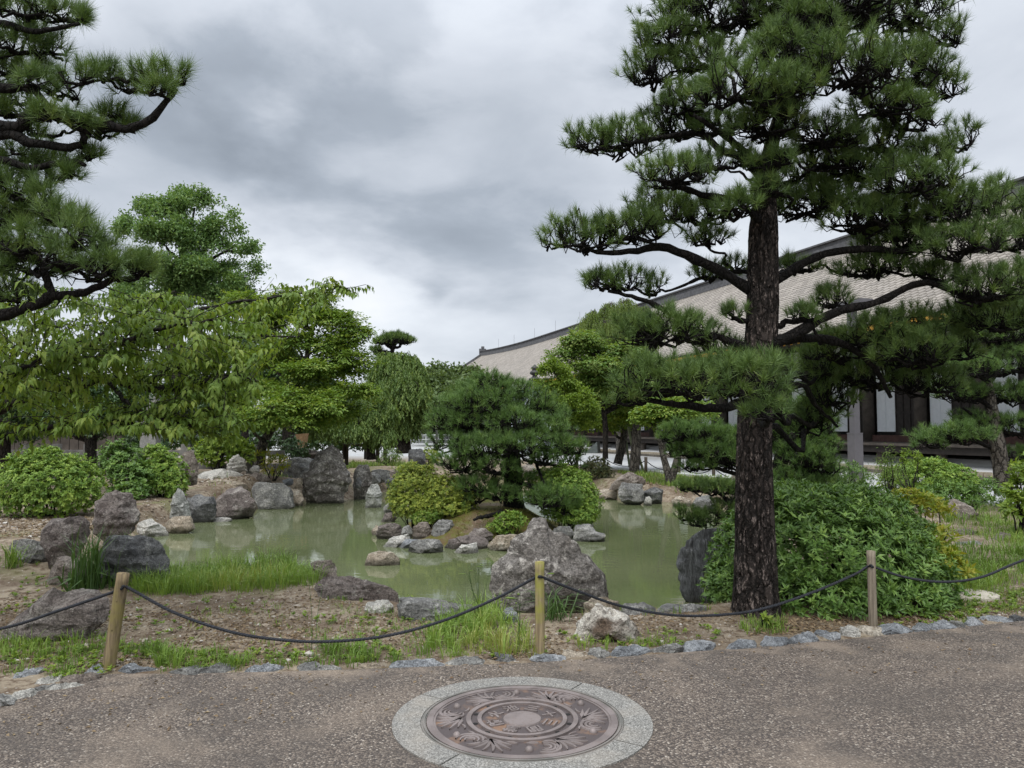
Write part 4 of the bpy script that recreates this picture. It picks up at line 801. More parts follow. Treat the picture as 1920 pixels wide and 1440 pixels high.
def leafpack(kind, p, nn_, L, k, T_):
    """leaves in sprays at the points p with outward normals nn_ -> verts, tris, v"""
    n = len(p); P_ = np.repeat(p, k, 0); N_ = np.repeat(nn_, k, 0); m_ = n * k; base = np.repeat(rng.random(n), k)
    j = np.tile(np.arange(k), n)
    if kind == 'rosette':
        up = nrm(N_ + (0, 0, .55)); ph = j * 2.4 + np.repeat(rng.random(n) * 6.3, k); a = nrm(np.cross(up, (0.31, .2, .93))); b_ = np.cross(up, a)
        al = rng.uniform(.55, 1.35, m_); Y = up * np.cos(al)[:, None] + (a * np.cos(ph)[:, None] + b_ * np.sin(ph)[:, None]) * np.sin(al)[:, None]
        pos = P_ + rng.normal(size=(m_, 3)) * L * .12; Z = up + .25 * rv(m_)
    elif kind == 'layer':
        h = nrm(N_ * (1, 1, .22) + .35 * rv(m_) * (1, 1, .25)); h = np.repeat(h[::k], k, 0); side = nrm(np.cross(h, (0, 0, 1.))); t_ = rng.random(m_) * L * 3.2; s_ = rng.normal(size=m_) * L * .9
        pos = P_ + h * t_[:, None] + side * s_[:, None] + np.array([0, 0, 1]) * (-.16 * (t_ / L) ** 1.3 * L * .55 + rng.normal(size=m_) * L * .22)[:, None]
        Y = h + side * (np.sign(s_) * .9)[:, None] + rv(m_) * .5 + np.array([0, 0, -.35]); Z = np.array([0, 0, 1.]) + .55 * rv(m_)
    elif kind == 'droop':
        h = nrm(N_ * (1, 1, .2) + .6 * rv(m_) * (1, 1, .3)); h = np.repeat(h[::k], k, 0); side = nrm(np.cross(h, (0, 0, 1.))); t_ = (j + rng.random(m_)) / k
        pos = P_ + h * (t_ * L * k * .33)[:, None] + np.array([0, 0, -1]) * (t_ ** 2 * L * k * .06)[:, None]
        Y = h * .35 + side * (np.where(j % 2, 1, -1) * rng.uniform(.2, .7, m_))[:, None] + np.array([0, 0, -1]) * rng.uniform(.5, 1.2, m_)[:, None] + .25 * rv(m_); Z = h + np.array([0, 0, .6]) + .5 * rv(m_)
    elif kind == 'weep':
        t_ = (j + rng.random(m_)) / k; Ls = np.repeat(rng.uniform(.5, 1.0, n), k) * L * k * .42; out = nrm(N_ * (1, 1, 0) + .01)
        sw = np.repeat(rng.normal(size=(n, 3)) * (1, 1, 0), k, 0); pos = P_ + out * (np.sqrt(t_) * L * 1.5)[:, None] + sw * (t_ * L * .7)[:, None] - np.array([0, 0, 1]) * (t_ * Ls)[:, None]
        Y = rv(m_) * (1, 1, .3) * .8 + np.array([0, 0, -1.]); Z = out + .6 * rv(m_)
    else:   # scatter
        pos = P_ + rng.normal(size=(m_, 3)) * L * .8; Y = N_ * .5 + rv(m_) + np.array([0, 0, -.1]); Z = np.array([0, 0, 1.]) + .8 * rv(m_)
    v_ = cl(.65 * base + .35 * rng.random(m_)); s = L * rng.uniform(.7, 1.15, m_)
    if T_ is None: return pos, Y, Z, s, v_
    vv, ff = inst(T_, pos, Y, Z, s); return vv, ff, np.repeat(v_, len(T_[0]))
def join(packs):
    n = 0; V, Fc, A = [], [], []
    for v, f, a in packs: V.append(v); Fc.append(f + n); A.append(a); n += len(v)
    return np.vstack(V), np.vstack(Fc), np.concatenate(A)
def limb(a, b, r0, r1, K=7, wig=.10, sag=0.0, sides=8):
    s = np.linspace(0, 1, K)[:, None]; L = np.linalg.norm(b - a); q = a + (b - a) * s; q[1:-1] += rng.normal(size=(K - 2, 3)) * wig * L * .35; q[:, 2] += sag * L * 4 * (s * (1 - s))[:, 0]
    return smoothpath(q, K * 2), np.linspace(r0, r1, K * 2) * (1 + .12 * rng.normal(size=K * 2))
def twigs(a, b, r0, r1, wig=.12):
    """N thin twigs a->b"""
    n = len(a); L = np.linalg.norm(b - a, axis=1)[:, None]; s = np.array([0, .35, .7, 1.0]); q = a[:, None] + (b - a)[:, None] * s[None, :, None]
    q[:, 1:3] += rng.normal(size=(n, 2, 3)) * wig * L[:, None]; return tubes(q, np.broadcast_to(np.linspace(r0, r1, 4), (n, 4)), 4)
def shrub(name, label, cat, bl, mat, L, dens, k=7, group=None, kind='rosette', w=.42, four=True, lo=.80, bottom=-.85, lump=.30, stems=14, freq=3.0, fill=.75, indiv=0, extra=None):
    c, r = blobs3(bl); base = np.array([c[0][0], c[0][1], float(gh(c[0][0], c[0][1]))]); area = (4 * np.pi * ((r[:, 0] * r[:, 1]) ** 1.6 + (r[:, 0] * r[:, 2]) ** 1.6 + (r[:, 1] * r[:, 2]) ** 1.6) / 3 / 1) ; area = (4 * np.pi * (((r[:, 0] * r[:, 1]) ** 1.6 + (r[:, 0] * r[:, 2]) ** 1.6 + (r[:, 1] * r[:, 2]) ** 1.6) / 3) ** (1 / 1.6)).sum()
    n = int(1.25 * dens * area / (L * L)); T_ = tmpl(w, four=four); th = thing(name, base, label, cat, group)
    p, q, i = sample(c, r, n, lo, 1.06, bottom, lump, freq, .8); p2, q2, i2 = sample(c, r, int(n * fill), .5, .9, -.7, .2, 2, .35)
    p = np.vstack([p, p2]); q = np.vstack([q, q2]); ok = p[:, 2] > gh(p[:, 0], p[:, 1]) + .02; p, q = p[ok], q[ok]
    pos, Y, Z, s, v_ = leafpack(kind, p, q, L, k, None)
    if indiv:
        x, y, d = proj(pos); vis = (x > 5) & (x < 1915) & (y > 5) & (y < 1435); fac = -np.einsum('ij,ij->i', np.repeat(q, k, 0), nrm(pos - np.array([0, 0, EYE])))
        sel = np.argsort(np.where(vis & (fac > .25), d / s, 1e9))[:indiv]; single_leaves(th, pos[sel], Y[sel], Z[sel], s[sel], v_[sel], T_, mat)
        keep = np.ones(len(pos), bool); keep[sel] = False; pos, Y, Z, s, v_ = pos[keep], Y[keep], Z[keep], s[keep], v_[keep]
    vv, ff = inst(T_, pos, Y, Z, s); o = obj('foliage', vv, ff, LM[mat], th, attr=np.repeat(v_, len(T_[0])))
    if indiv: o['kind'] = 'stuff'
    if stems:
        b = MB(); z0 = float(gh(base[0], base[1])); ends, _, _ = sample(c, r, stems, .4, .85, -.1, .1, 2, 0.0)
        for e in ends: q_, rr_ = limb(np.array([base[0] + (e[0] - base[0]) * .25, base[1] + (e[1] - base[1]) * .25, z0 - .05]), e, .016, .005, 5, .15, 0, 5); b.tube(q_, rr_ * min(1, L / .06), 5)
        b.build('stem', BK['dark'], th, smooth=True)
    return th
def single_leaves(th, pos, Y, Z, s, v_, T_, mat, name='leaf'):
    po_ = np.array(parent_org(th)); Y = nrm(Y); X = nrm(np.cross(Y, Z)); Z = np.cross(X, Y); ms = [mesh(name, T_[0], T_[1], LM[mat], np.full(len(T_[0]), (g + .5) / 6)) for g in range(6)]
    for i in range(len(pos)):
        o = bpy.data.objects.new(name, ms[min(5, int(v_[i] * 6))]); C.objects.link(o); o.parent = th
        Mx = np.eye(4); Mx[:3, 0] = X[i] * s[i]; Mx[:3, 1] = Y[i] * s[i]; Mx[:3, 2] = Z[i] * s[i]; Mx[:3, 3] = pos[i] - po_; o.matrix_basis = Matrix(Mx.tolist())
def trunkmesh(name, px, rad, mat, parent, S=12, K=30, wob=.06):
    pts = np.array([D(*a) for a in px]); q = smoothpath(pts, K); rr = np.interp(np.linspace(0, 1, K), np.linspace(0, 1, len(rad)), rad)
    v, f = tubes(q[None], rr[None], S); c_ = np.repeat(q, S, 0); u = v - c_; v = c_ + u * (1 + wob * 4 * (fbm(v * (6, 6, 2), 3) - .5))[:, None]
    o = obj(name, v, f, BK[mat], parent, smooth=True); return q, rr
def tree(label, cat, trunk, rad, bl, leaf, L, n, k, kind, bark='grey', name='tree', group=None, w=.5, four=False, lo=.35, lump=.5, freq=2.2, bottom=-.8, nb=10, wig=.1, keep=.0, limbr=None, sub=(9, .42, .55)):
    """trunk: (px, py, Y) base first"""
    pts = np.array([D(*a) for a in trunk]); base = pts[0]; th = thing(name, base, label, cat, group)
    q, rr = trunkmesh('trunk', trunk, rad, bark, th)
    c, r = blobs3(bl); lr = limbr or rad[-1] * .8
    for i in np.argsort(-r[:, 0])[:nb]:
        d = np.linalg.norm(q - c[i] - (0, 0, -.4), axis=1); a = q[max(3, min(len(q) - 1, int(np.argmin(d + (q[:, 2] > c[i][2]) * 9))))]
        lq, lr_ = limb(a, c[i] + (0, 0, -.2 * r[i][2]), lr, lr * .35, 6, wig, .05); b = MB(); b.tube(lq, lr_, 7); b.build('branch', BK[bark], th, smooth=True)
    if sub:
        ns, fr_, fz = sub; vv_ = rv(len(c) * ns); vv_[:, 2] = np.where(vv_[:, 2] < -.4, -vv_[:, 2], vv_[:, 2]); I_ = np.repeat(np.arange(len(c)), ns)
        cs = c[I_] + vv_ * r[I_] * rng.uniform(.35, 1.0, len(I_))[:, None]; rs = r[I_].mean(1)[:, None] * np.array([1, 1, fz]) * (fr_ * rng.uniform(.55, 1.35, len(I_)))[:, None]; c, r = cs, rs
    p, nn_, i = sample(c, r, n, lo, 1.05, bottom, lump, freq, keep); T_ = tmpl(w, four=four)
    vv, ff, a_ = leafpack(kind, p, nn_, L, k, T_); obj('crown', vv, ff, LM[leaf], th, attr=a_)
    sel = rng.random(len(p)) < min(1, 700 / max(1, len(p))); tv, tq = twigs(c[i[sel]] + rng.normal(size=(sel.sum(), 3)) * r[i[sel]] * .2, p[sel], lr * .22, lr * .07); o = obj('twig', tv, tq, BK[bark], th); o['kind'] = 'stuff'
    return th
# ---------------------------------------------------------------- pines
def pine(label, cat, trunk, rad, pads, nl=.12, dens=95, m=58, leaf='pine', bark='pine', group=None, limbs=(), auto=True, nw=.0032, limb_r=.05, K=60, S=20, name='pine_tree', detail=0, up=.9, tk=1.0):
    pts = np.array([D(*a) for a in trunk]); th = thing(name, pts[0], label, cat, group)
    if detail:
        K, S = detail, 110
    q = smoothpath(pts, K); rr = np.interp(np.linspace(0, 1, K), np.linspace(0, 1, len(rad)), rad)
    v, f = tubes(q[None], rr[None], S); c_ = np.repeat(q, S, 0); u = nrm(v - c_); hh = (v - c_)
    if detail:
        wv = np.column_stack([u[:, :2] * 5.2, v[:, 2] * 2.6]); wv = wv + .8 * np.stack([fbm(wv * 1.7 + k, 3) for k in (0, 7, 13)], -1)
        pl_ = np.abs(fbm(wv * 1.15, 3) - .5); plate = sst(0.005, .05, pl_); v = v + u * ((plate - .6) * .020 + .012 * (fbm(wv * 5, 3) - .5) + .05 * (fbm(np.column_stack([u[:, :2] * 1.2, v[:, 2] * .9]), 2) - .5))[:, None]
        zrel = v[:, 2] - pts[0][2]; v = v + u * ((np.exp(-cl(zrel, 0) / .14) * (.07 + .12 * (fbm(np.column_stack([u[:, :2] * 2.4, 0 * zrel]), 2) - .4))))[:, None]
    else: v = c_ + hh * (1 + .5 * (fbm(v * (9, 9, 4), 3) - .5))[:, None]
    obj('trunk', v, f, BK[bark], th, smooth=True)
    tx, ty, _ = proj(q)
    ends = {}; jobs = []
    order = sorted(range(len(pads)), key=lambda i: abs(pads[i][0] - np.interp(pads[i][1], ty[::-1], tx[::-1])))
    cen = {i: D(pads[i][0], pads[i][1], pads[i][4]) for i in order}
    for i in order:
        x, y, rx, ry, Y = pads[i][:5]; c = cen[i]; rz_ = ry * Y / F; rx_ = rx * Y / F
        e = c - np.array([0, 0, rz_ * .55]); tcx = np.interp(y, ty[::-1], tx[::-1]); dx = x - tcx
        best = None
        for j in ends:
            xj, yj = pads[j][0], pads[j][1]; dj = xj - tcx
            if dj * dx > 0 and abs(dj) < abs(dx) - 30 and abs(yj - y) < 80 and abs(pads[j][4] - Y) < 1.0:
                d = abs(xj - x) + abs(yj - y) * 1.5
                if d < 220 and (best is None or d < best[0]): best = (d, j)
        if best: a = ends[best[1]]; r0 = limb_r * .5
        else:
            yy = y + ry * .5 + .28 * abs(dx); kk = int(np.argmin(np.abs(ty - min(yy, ty[2] - 30)))); a = q[kk]; r0 = min(limb_r * (1 + .0015 * abs(dx)), rr[kk] * .8)
        ends[i] = e
        if len(pads[i]) > 5 and pads[i][5] == 0: continue
        lq, lr_ = limb(a, e, r0, r0 * .45, 7, .13, .04 if dx else 0); b = MB(); b.tube(lq, lr_, 8); b.build('branch', BK['limb'], th, smooth=True)
    for lp, r0, r1 in limbs:
        lq = smoothpath([D(*a) for a in lp], 24); lq[2:-2] += rng.normal(size=(20, 3)) * r1 * .25; b = MB(); b.tube(lq, np.linspace(r0, r1, 24) * (1 + .08 * rng.normal(size=24)), 10); b.build('branch', BK['limb'], th, smooth=True)
    for i in order:
        x, y, rx, ry, Y = pads[i][:5]; c = cen[i]; r = np.array([rx * Y / F, .8 * rx * Y / F, ry * Y / F]); r[1] = max(r[1], r[2] * .9)
        ar = np.pi * r[0] * r[1] * 1.2 + 1.3 * r[2] * (r[0] + r[1]); r = r * (1.1, 1.1, 1.28); n = max(16, int(2.2 * dens * ar / (nl / .12) ** 2))
        vdir = rv(n); vdir[:, 2] = np.where(vdir[:, 2] < -.35, -vdir[:, 2], vdir[:, 2])
        p = c + vdir * r * (rng.uniform(.55, 1.0, n) * (1 + .5 * (fbm(vdir * 2.2 + i * 3.3, 3) - .5) * 2))[:, None]
        td = nrm(vdir * (.75, .75, .7) + (0, 0, up) + .35 * rv(n))
        # needles
        mm = n * m; P_ = np.repeat(p, m, 0); T__ = np.repeat(td, m, 0); ang_ = np.where(rng.random(mm) < .10, rng.uniform(1.3, 2.1, mm), rng.uniform(.08, 1.1, mm)); pp = perp(T__)
        d_ = T__ * np.cos(ang_)[:, None] + pp * np.sin(ang_)[:, None]; d_[:, 2] -= .10 * (ang_ > .9); ln = nl * rng.uniform(.65, 1.05, mm) * np.repeat(rng.uniform(.8, 1.15, n), m)
        pos = P_ - T__ * (rng.random(mm) * nl * .45)[:, None]; vv, ff = inst(TRI, pos, d_, rv(mm), ln, nw)
        v_ = cl(np.repeat(rng.beta(2, 3, n), m) * .75 + .2 * rng.random(mm) + .18 * (ang_ > 1.3))
        par = obj('needle_foliage', vv, ff, LM[leaf], th, attr=np.repeat(v_, 3))
        kn = max(3, n // 8); nd = rv(kn); nodes = c + nd * r * (.62, .62, .12) - np.array([0, 0, .42 * r[2]]); near = np.argmin(np.linalg.norm(p[:, None] - nodes[None], axis=-1), axis=1)
        e = ends[i]; t1 = twigs(np.repeat(e[None], kn, 0), nodes, .015 * tk, .009 * tk, .18); t2 = twigs(nodes[near], p - .03 * td, .006 * tk, .0035 * tk, .14)
        o = obj('twig', np.vstack([t1[0], t2[0]]), np.vstack([t1[1], t2[1] + len(t1[0])]), BK['limb'], par, smooth=True); o['kind'] = 'stuff'
    return th
def pd(rows, Y0): return [(x, y, rx, ry, Y0 + dy) + tuple(e) for x, y, rx, ry, dy, *e in rows]
YM = 6.75
pine('big dark pine in the foreground with spreading needle pads and a thick furrowed trunk', 'pine tree',
     [(1419, 1185, YM), (1417, 1130, YM), (1416, 1050, YM), (1414, 900, YM), (1415, 780, YM), (1422, 690, YM), (1430, 560, YM), (1433, 430, YM), (1436, 340, YM), (1450, 260, YM), (1475, 170, YM), (1490, 60, YM), (1490, -60, YM)],
     [.185, .172, .168, .158, .145, .135, .126, .115, .075, .055, .042, .03, .02],
     pd([(1330, 25, 120, 50, .3), (1250, 70, 70, 30, .2), (1560, 10, 150, 50, 0), (1690, 20, 100, 45, .3), (1765, 65, 50, 30, .2), (1455, 20, 90, 40, .3), (1480, -75, 120, 40, .3),
         (1235, 130, 75, 40, .3), (1330, 110, 70, 35, .2), (1385, 165, 95, 42, -.6), (1290, 190, 70, 30, .1), (1500, 95, 100, 45, .3), (1590, 130, 110, 48, -.6), (1700, 130, 90, 50, .2), (1770, 160, 45, 35, .3), (1480, 165, 70, 35, -.7), (1660, 195, 80, 32, -.2),
         (1105, 268, 50, 30, .1), (1170, 262, 70, 36, .2), (1260, 235, 75, 38, .5), (1345, 235, 60, 30, .2), (1265, 325, 82, 32, -.4), (1360, 300, 60, 26, -.2), (1440, 235, 85, 30, -.4), (1540, 255, 80, 30, -.2), (1490, 330, 50, 24, .4), (1455, 195, 70, 34, -.6), (1445, 300, 55, 22, -.45), (1475, 95, 75, 36, -.5), (1510, 40, 75, 36, -.4), (1440, 350, 45, 20, -.4), (1560, 300, 60, 26, 0), (1640, 265, 60, 26, .1),
         (1700, 225, 70, 35, 0), (1805, 262, 38, 32, .3), (1740, 290, 60, 26, .3), (1610, 315, 90, 32, .3), (1720, 335, 90, 36, -.2), (1560, 360, 70, 26, .4),
         (1047, 445, 38, 32, 0), (1105, 445, 62, 38, -.05), (1185, 430, 75, 36, 0), (1245, 395, 70, 38, .3), (1320, 400, 60, 30, .3), (1390, 385, 55, 28, -.4), (1330, 445, 50, 22, .2),
         (1510, 385, 80, 30, .3), (1620, 405, 90, 38, .1), (1710, 385, 80, 36, .2), (1800, 395, 75, 45, -.2), (1865, 375, 45, 40, -.1), (1690, 450, 90, 32, .3), (1810, 455, 80, 32, -.3), (1890, 450, 50, 34, .2), (1930, 410, 40, 50, .3),
         (1125, 530, 42, 24, 0), (1165, 527, 45, 24, 0), (1230, 538, 26, 26, .1), (1330, 512, 42, 22, .4), (1375, 500, 30, 18, .4), (1490, 500, 42, 20, .4),
         (1235, 622, 88, 36, -.3), (1190, 615, 50, 26, -.2), (1310, 625, 50, 28, -.1), (1375, 587, 28, 17, -.1), (1350, 650, 50, 22, .1), (1500, 590, 36, 22, -.1), (1560, 560, 45, 24, .3),
         (1640, 500, 75, 28, .4), (1760, 515, 60, 26, .2), (1850, 540, 80, 40, -.2), (1920, 530, 50, 40, .1), (1870, 600, 70, 36, .1), (1800, 590, 50, 26, .4),
         (1230, 715, 75, 42, -1.2), (1310, 720, 80, 44, -1.35), (1400, 720, 72, 46, -1.5), (1440, 770, 45, 28, -1.6), (1180, 745, 45, 26, -1.1), (1345, 690, 70, 26, -1.0), (1460, 690, 40, 28, -1.1),
         (1560, 655, 70, 34, .6), (1640, 625, 70, 30, .3), (1710, 660, 85, 42, .2), (1790, 650, 60, 38, .5), (1640, 700, 75, 42, .8), (1560, 735, 60, 40, 1.0), (1530, 690, 45, 34, .9), (1740, 715, 70, 34, .6), (1535, 765, 45, 32, 1.1), (1510, 790, 55, 34, 1.2), (1700, 600, 60, 26, .4)], YM),
     nl=.112, dens=72, m=56, limb_r=.036, detail=330, nw=.0038, up=1.1,
     limbs=[([(1410, 545, YM), (1370, 520, YM), (1310, 488, YM), (1245, 464, YM), (1190, 470, YM), (1130, 474, YM), (1085, 462, YM)], .056, .014),
            ([(1425, 668, YM - .1), (1370, 640, YM - .1), (1300, 618, YM), (1242, 578, YM), (1190, 558, YM), (1140, 545, YM)], .04, .014),
            ([(1440, 650, YM - .1), (1500, 620, YM - .1), (1570, 585, YM), (1640, 568, YM), (1700, 540, YM), (1745, 530, YM), (1800, 552, YM - .1), (1850, 565, YM - .2)], .052, .018),
            ([(1435, 540, YM + .1), (1480, 510, YM + .1), (1540, 478, YM + .1), (1620, 466, YM + .1), (1700, 470, YM + .1), (1790, 440, YM), (1860, 420, YM)], .05, .015),
            ([(1430, 640, YM + .1), (1520, 634, YM + .2), (1590, 650, YM + .3), (1640, 690, YM + .4), (1670, 745, YM + .5)], .05, .018),
            ([(1420, 700, YM - .1), (1400, 745, YM - .7), (1350, 765, YM - 1.2), (1280, 760, YM - 1.2), (1215, 750, YM - 1.1)], .05, .018),
            ([(1435, 380, YM), (1390, 372, YM - .1), (1330, 368, YM - .2), (1270, 350, YM - .3), (1235, 335, YM - .4)], .045, .015),
            ([(1436, 345, YM), (1400, 300, YM), (1350, 280, YM + .1), (1310, 250, YM + .2), (1220, 262, YM + .2), (1160, 275, YM + .1), (1115, 282, YM + .1)], .045, .012),
            ([(1445, 300, YM), (1500, 280, YM), (1560, 262, YM), (1630, 215, YM), (1700, 170, YM + .1)], .05, .016),
            ([(1440, 330, YM), (1380, 270, YM - .2), (1330, 235, YM - .3), (1300, 215, YM - .3)], .042, .014),
            ([(1425, 760, YM + .1), (1500, 720, YM + .5), (1530, 760, YM + .8), (1570, 800, YM + 1)], .04, .014)])
YL = 5.3
pine('pine at the left edge reaching in with layered needle pads and black contorted limbs', 'pine tree',
     [(-330, 1250, YL), (-325, 900, YL), (-310, 600, YL), (-300, 300, YL), (-290, 60, YL), (-280, -150, YL)], [.17, .15, .13, .11, .08, .04],
     pd([(40, 15, 75, 26, 0), (120, 25, 45, 26, .1), (152, 32, 14, 14, 0), (-60, 20, 70, 40, .2), (35, 85, 55, 30, .1), (100, 92, 38, 24, .2), (-50, 110, 70, 40, .1), (150, 142, 42, 32, -.1), (195, 135, 28, 26, 0), (120, 170, 40, 20, .2), (245, 160, 36, 26, .1), (275, 138, 36, 26, 0), (325, 140, 36, 26, 0), (300, 165, 34, 22, -.1),
         (30, 205, 45, 24, .2), (180, 245, 45, 18, .2), (235, 235, 26, 16, .2), (50, 285, 55, 22, .3), (110, 300, 45, 18, .3), (170, 290, 26, 15, .1), (130, 325, 28, 14, 0),
         (20, 355, 60, 32, 0), (75, 375, 42, 30, -.1), (20, 410, 60, 30, .1), (100, 410, 40, 22, .2), (60, 455, 70, 30, -.1), (140, 445, 55, 36, -.3), (185, 465, 34, 26, -.2), (230, 505, 48, 32, -.1), (275, 500, 26, 26, 0), (170, 510, 55, 28, .1), (60, 500, 70, 26, .1), (10, 545, 45, 30, 0), (50, 560, 40, 22, .1), (-60, 450, 70, 60, .1), (-70, 300, 70, 50, .2), (60, 60, 50, 20, .3), (15, 130, 55, 26, .4), (75, 130, 40, 20, .3), (20, 180, 50, 24, .5), (60, 245, 40, 16, .4), (15, 320, 50, 26, .3), (80, 340, 40, 22, .2), (30, 390, 50, 26, .2), (110, 400, 36, 24, -.2), (20, 480, 60, 34, .2), (110, 480, 50, 28, -.3), (200, 500, 46, 26, -.3), (150, 410, 30, 20, 0), (90, 215, 40, 16, -.1), (150, 222, 34, 14, -.12), (205, 210, 34, 16, .1), (60, 150, 40, 20, -.1)], YL),
     nl=.13, dens=72, m=60, limb_r=.03, nw=.0034, up=1.0, bark='limb',
     limbs=[([(-300, 260, YL), (-120, 230, YL), (0, 238, YL), (40, 235, YL), (62, 213, YL), (130, 216, YL), (190, 232, YL), (235, 243, YL), (275, 228, YL), (310, 195, YL), (330, 165, YL)], .055, .02),
            ([(-300, 290, YL), (-100, 262, YL), (10, 252, YL), (60, 268, YL), (120, 275, YL), (155, 270, YL), (160, 245, YL), (200, 238, YL)], .045, .018),
            ([(-295, 200, YL), (-100, 150, YL), (0, 165, YL), (60, 168, YL), (90, 200, YL), (130, 235, YL), (170, 250, YL)], .04, .015),
            ([(-290, 80, YL), (-100, 40, YL), (0, 44, YL), (55, 58, YL), (100, 55, YL), (150, 44, YL)], .035, .012),
            ([(-305, 640, YL), (-120, 600, YL), (0, 592, YL), (70, 570, YL), (100, 555, YL), (150, 553, YL), (200, 530, YL), (225, 515, YL)], .05, .018),
            ([(-300, 520, YL), (-80, 440, YL), (20, 470, YL), (75, 490, YL), (90, 530, YL), (100, 560, YL)], .045, .022),
            ([(-300, 360, YL), (-100, 310, YL), (0, 300, YL), (60, 315, YL), (130, 300, YL), (160, 310, YL)], .035, .013)])
YI = 14.6
pine('broad bushy pine growing on the pond island with a leaning dark trunk', 'pine tree',
     [(962, 965, YI), (962, 900, YI), (960, 850, YI), (948, 805, YI), (932, 770, YI), (928, 745, YI), (935, 715, YI)], [.19, .17, .15, .13, .10, .07, .04],
     pd([(915, 715, 40, 16, 0), (880, 728, 34, 14, .2), (960, 728, 45, 16, 0), (905, 755, 70, 26, -.3), (850, 760, 40, 22, .2), (985, 755, 55, 24, .1), (1020, 770, 34, 20, .3), (840, 790, 45, 24, 0), (895, 790, 50, 22, -.3), (960, 790, 55, 24, -.6), (1025, 800, 45, 22, 0), (1050, 780, 26, 18, .5),
         (850, 830, 45, 26, -.1), (905, 840, 55, 26, -.7), (965, 835, 55, 26, -.8), (1000, 815, 40, 20, -.5), (1040, 835, 45, 24, -.1), (1075, 840, 30, 20, .2), (870, 868, 55, 24, -.4), (930, 875, 45, 20, -.7), (1065, 865, 30, 24, .3), (1015, 860, 40, 18, -.3),
         (900, 910, 50, 20, -.5), (935, 925, 40, 18, -.6), (880, 935, 36, 16, -.4), (975, 895, 30, 14, -.2), (1030, 935, 50, 24, -.7), (1060, 950, 36, 20, -.6)], YI),
     nl=.15, dens=70, m=38, nw=.0065, leaf='pine2', limb_r=.06, bark='limb', K=40, S=14, tk=1.3,
     limbs=[([(955, 835, YI), (915, 808, YI - .2), (880, 790, YI - .3), (850, 800, YI - .3)], .07, .02), ([(1000, 860, YI), (1010, 880, YI - .2), (1020, 905, YI - .4), (1040, 920, YI - .5)], .03, .02), ([(950, 810, YI), (980, 795, YI), (1010, 790, YI)], .06, .02), ([(940, 960, YI - .8), (925, 965, YI - 1), (900, 970, YI - 1.2), (888, 975, YI - 1.3)], .05, .02)])
YR = 15.0
pine('slender pine with grey flaky trunk and airy pads before the temple on the right', 'pine tree',
     [(1882, 925, YR), (1878, 880, YR), (1868, 820, YR), (1858, 760, YR), (1850, 700, YR), (1840, 640, YR), (1836, 590, YR)], [.17, .15, .13, .11, .085, .06, .03],
     pd([(1790, 815, 70, 20, -.3), (1740, 830, 34, 14, -.3), (1830, 790, 50, 18, .2), (1905, 800, 50, 22, 0), (1880, 740, 60, 22, .2), (1800, 735, 60, 22, 0), (1900, 680, 60, 30, 0), (1830, 690, 60, 26, -.4), (1790, 665, 50, 24, .2), (1870, 625, 70, 28, 0), (1810, 600, 50, 22, .2), (1915, 590, 60, 30, .3), (1850, 580, 60, 22, 0), (1925, 740, 40, 26, .3), (1915, 850, 40, 16, .3)], YR),
     nl=.14, dens=62, m=36, nw=.006, leaf='pine2', limb_r=.05, bark='grey', K=40, S=14, tk=1.3,
     limbs=[([(1872, 845, YR), (1840, 832, YR), (1800, 818, YR - .2)], .055, .02), ([(1862, 790, YR), (1830, 780, YR), (1805, 765, YR - .1)], .05, .02), ([(1872, 800, YR), (1905, 790, YR), (1935, 780, YR)], .045, .02)])
YB = 10.6
pine('low spreading pine behind the big trunk holding flat pads over the far bank', 'pine tree',
     [(1480, 960, YB), (1475, 915, YB), (1460, 880, YB), (1470, 840, YB), (1500, 800, YB), (1510, 760, YB)], [.11, .10, .09, .075, .05, .03],
     pd([(1270, 812, 42, 20, 0), (1320, 815, 55, 24, .1), (1290, 845, 45, 20, .1), (1345, 850, 60, 26, 0), (1380, 820, 50, 22, .2), (1310, 872, 40, 12, .1), (1390, 868, 50, 20, .1), (1480, 820, 60, 30, .2), (1520, 800, 50, 28, .3), (1530, 835, 45, 24, .2), (1500, 860, 60, 28, 0), (1535, 872, 45, 26, .1), (1470, 900, 50, 22, -.1), (1530, 910, 60, 20, .1), (1440, 780, 50, 26, .3), (1520, 770, 40, 24, .5)], YB),
     nl=.105, dens=70, m=44, nw=.0044, leaf='pine2', limb_r=.04, bark='limb', K=30, S=12, tk=1.1,
     limbs=[([(1470, 885, YB), (1430, 885, YB), (1390, 890, YB), (1350, 880, YB), (1310, 868, YB)], .05, .018)])
YS = 9.6
pine('little pine leaning over the water beside the dark standing slab', 'pine tree', [(1400, 1040, YS), (1395, 1000, YS), (1380, 960, YS), (1360, 935, YS)], [.07, .06, .05, .03],
     pd([(1300, 912, 40, 14, 0), (1345, 915, 40, 16, .1), (1395, 920, 40, 16, .1), (1290, 965, 26, 16, 0), (1320, 975, 40, 18, 0), (1365, 955, 40, 20, .1), (1390, 975, 36, 20, .1)], YS),
     nl=.095, dens=70, m=44, nw=.004, leaf='pine', limb_r=.03, bark='limb', K=20, S=10)
YU = 48
pine('tall clipped pine with a single umbrella top above the weeping cherry', 'pine tree', [(735, 840, YU), (736, 760, YU), (737, 700, YU), (735, 658, YU)], [.3, .25, .2, .14],
     pd([(722, 640, 20, 9, 0), (740, 633, 24, 9, -.5), (760, 638, 19, 8, 0), (735, 640, 30, 7, .5), (705, 655, 12, 6, 0), (715, 665, 14, 6, .5)], YU), nl=.3, dens=150, m=26, nw=.026, limb_r=.12, bark='limb', K=20, S=8, tk=4)
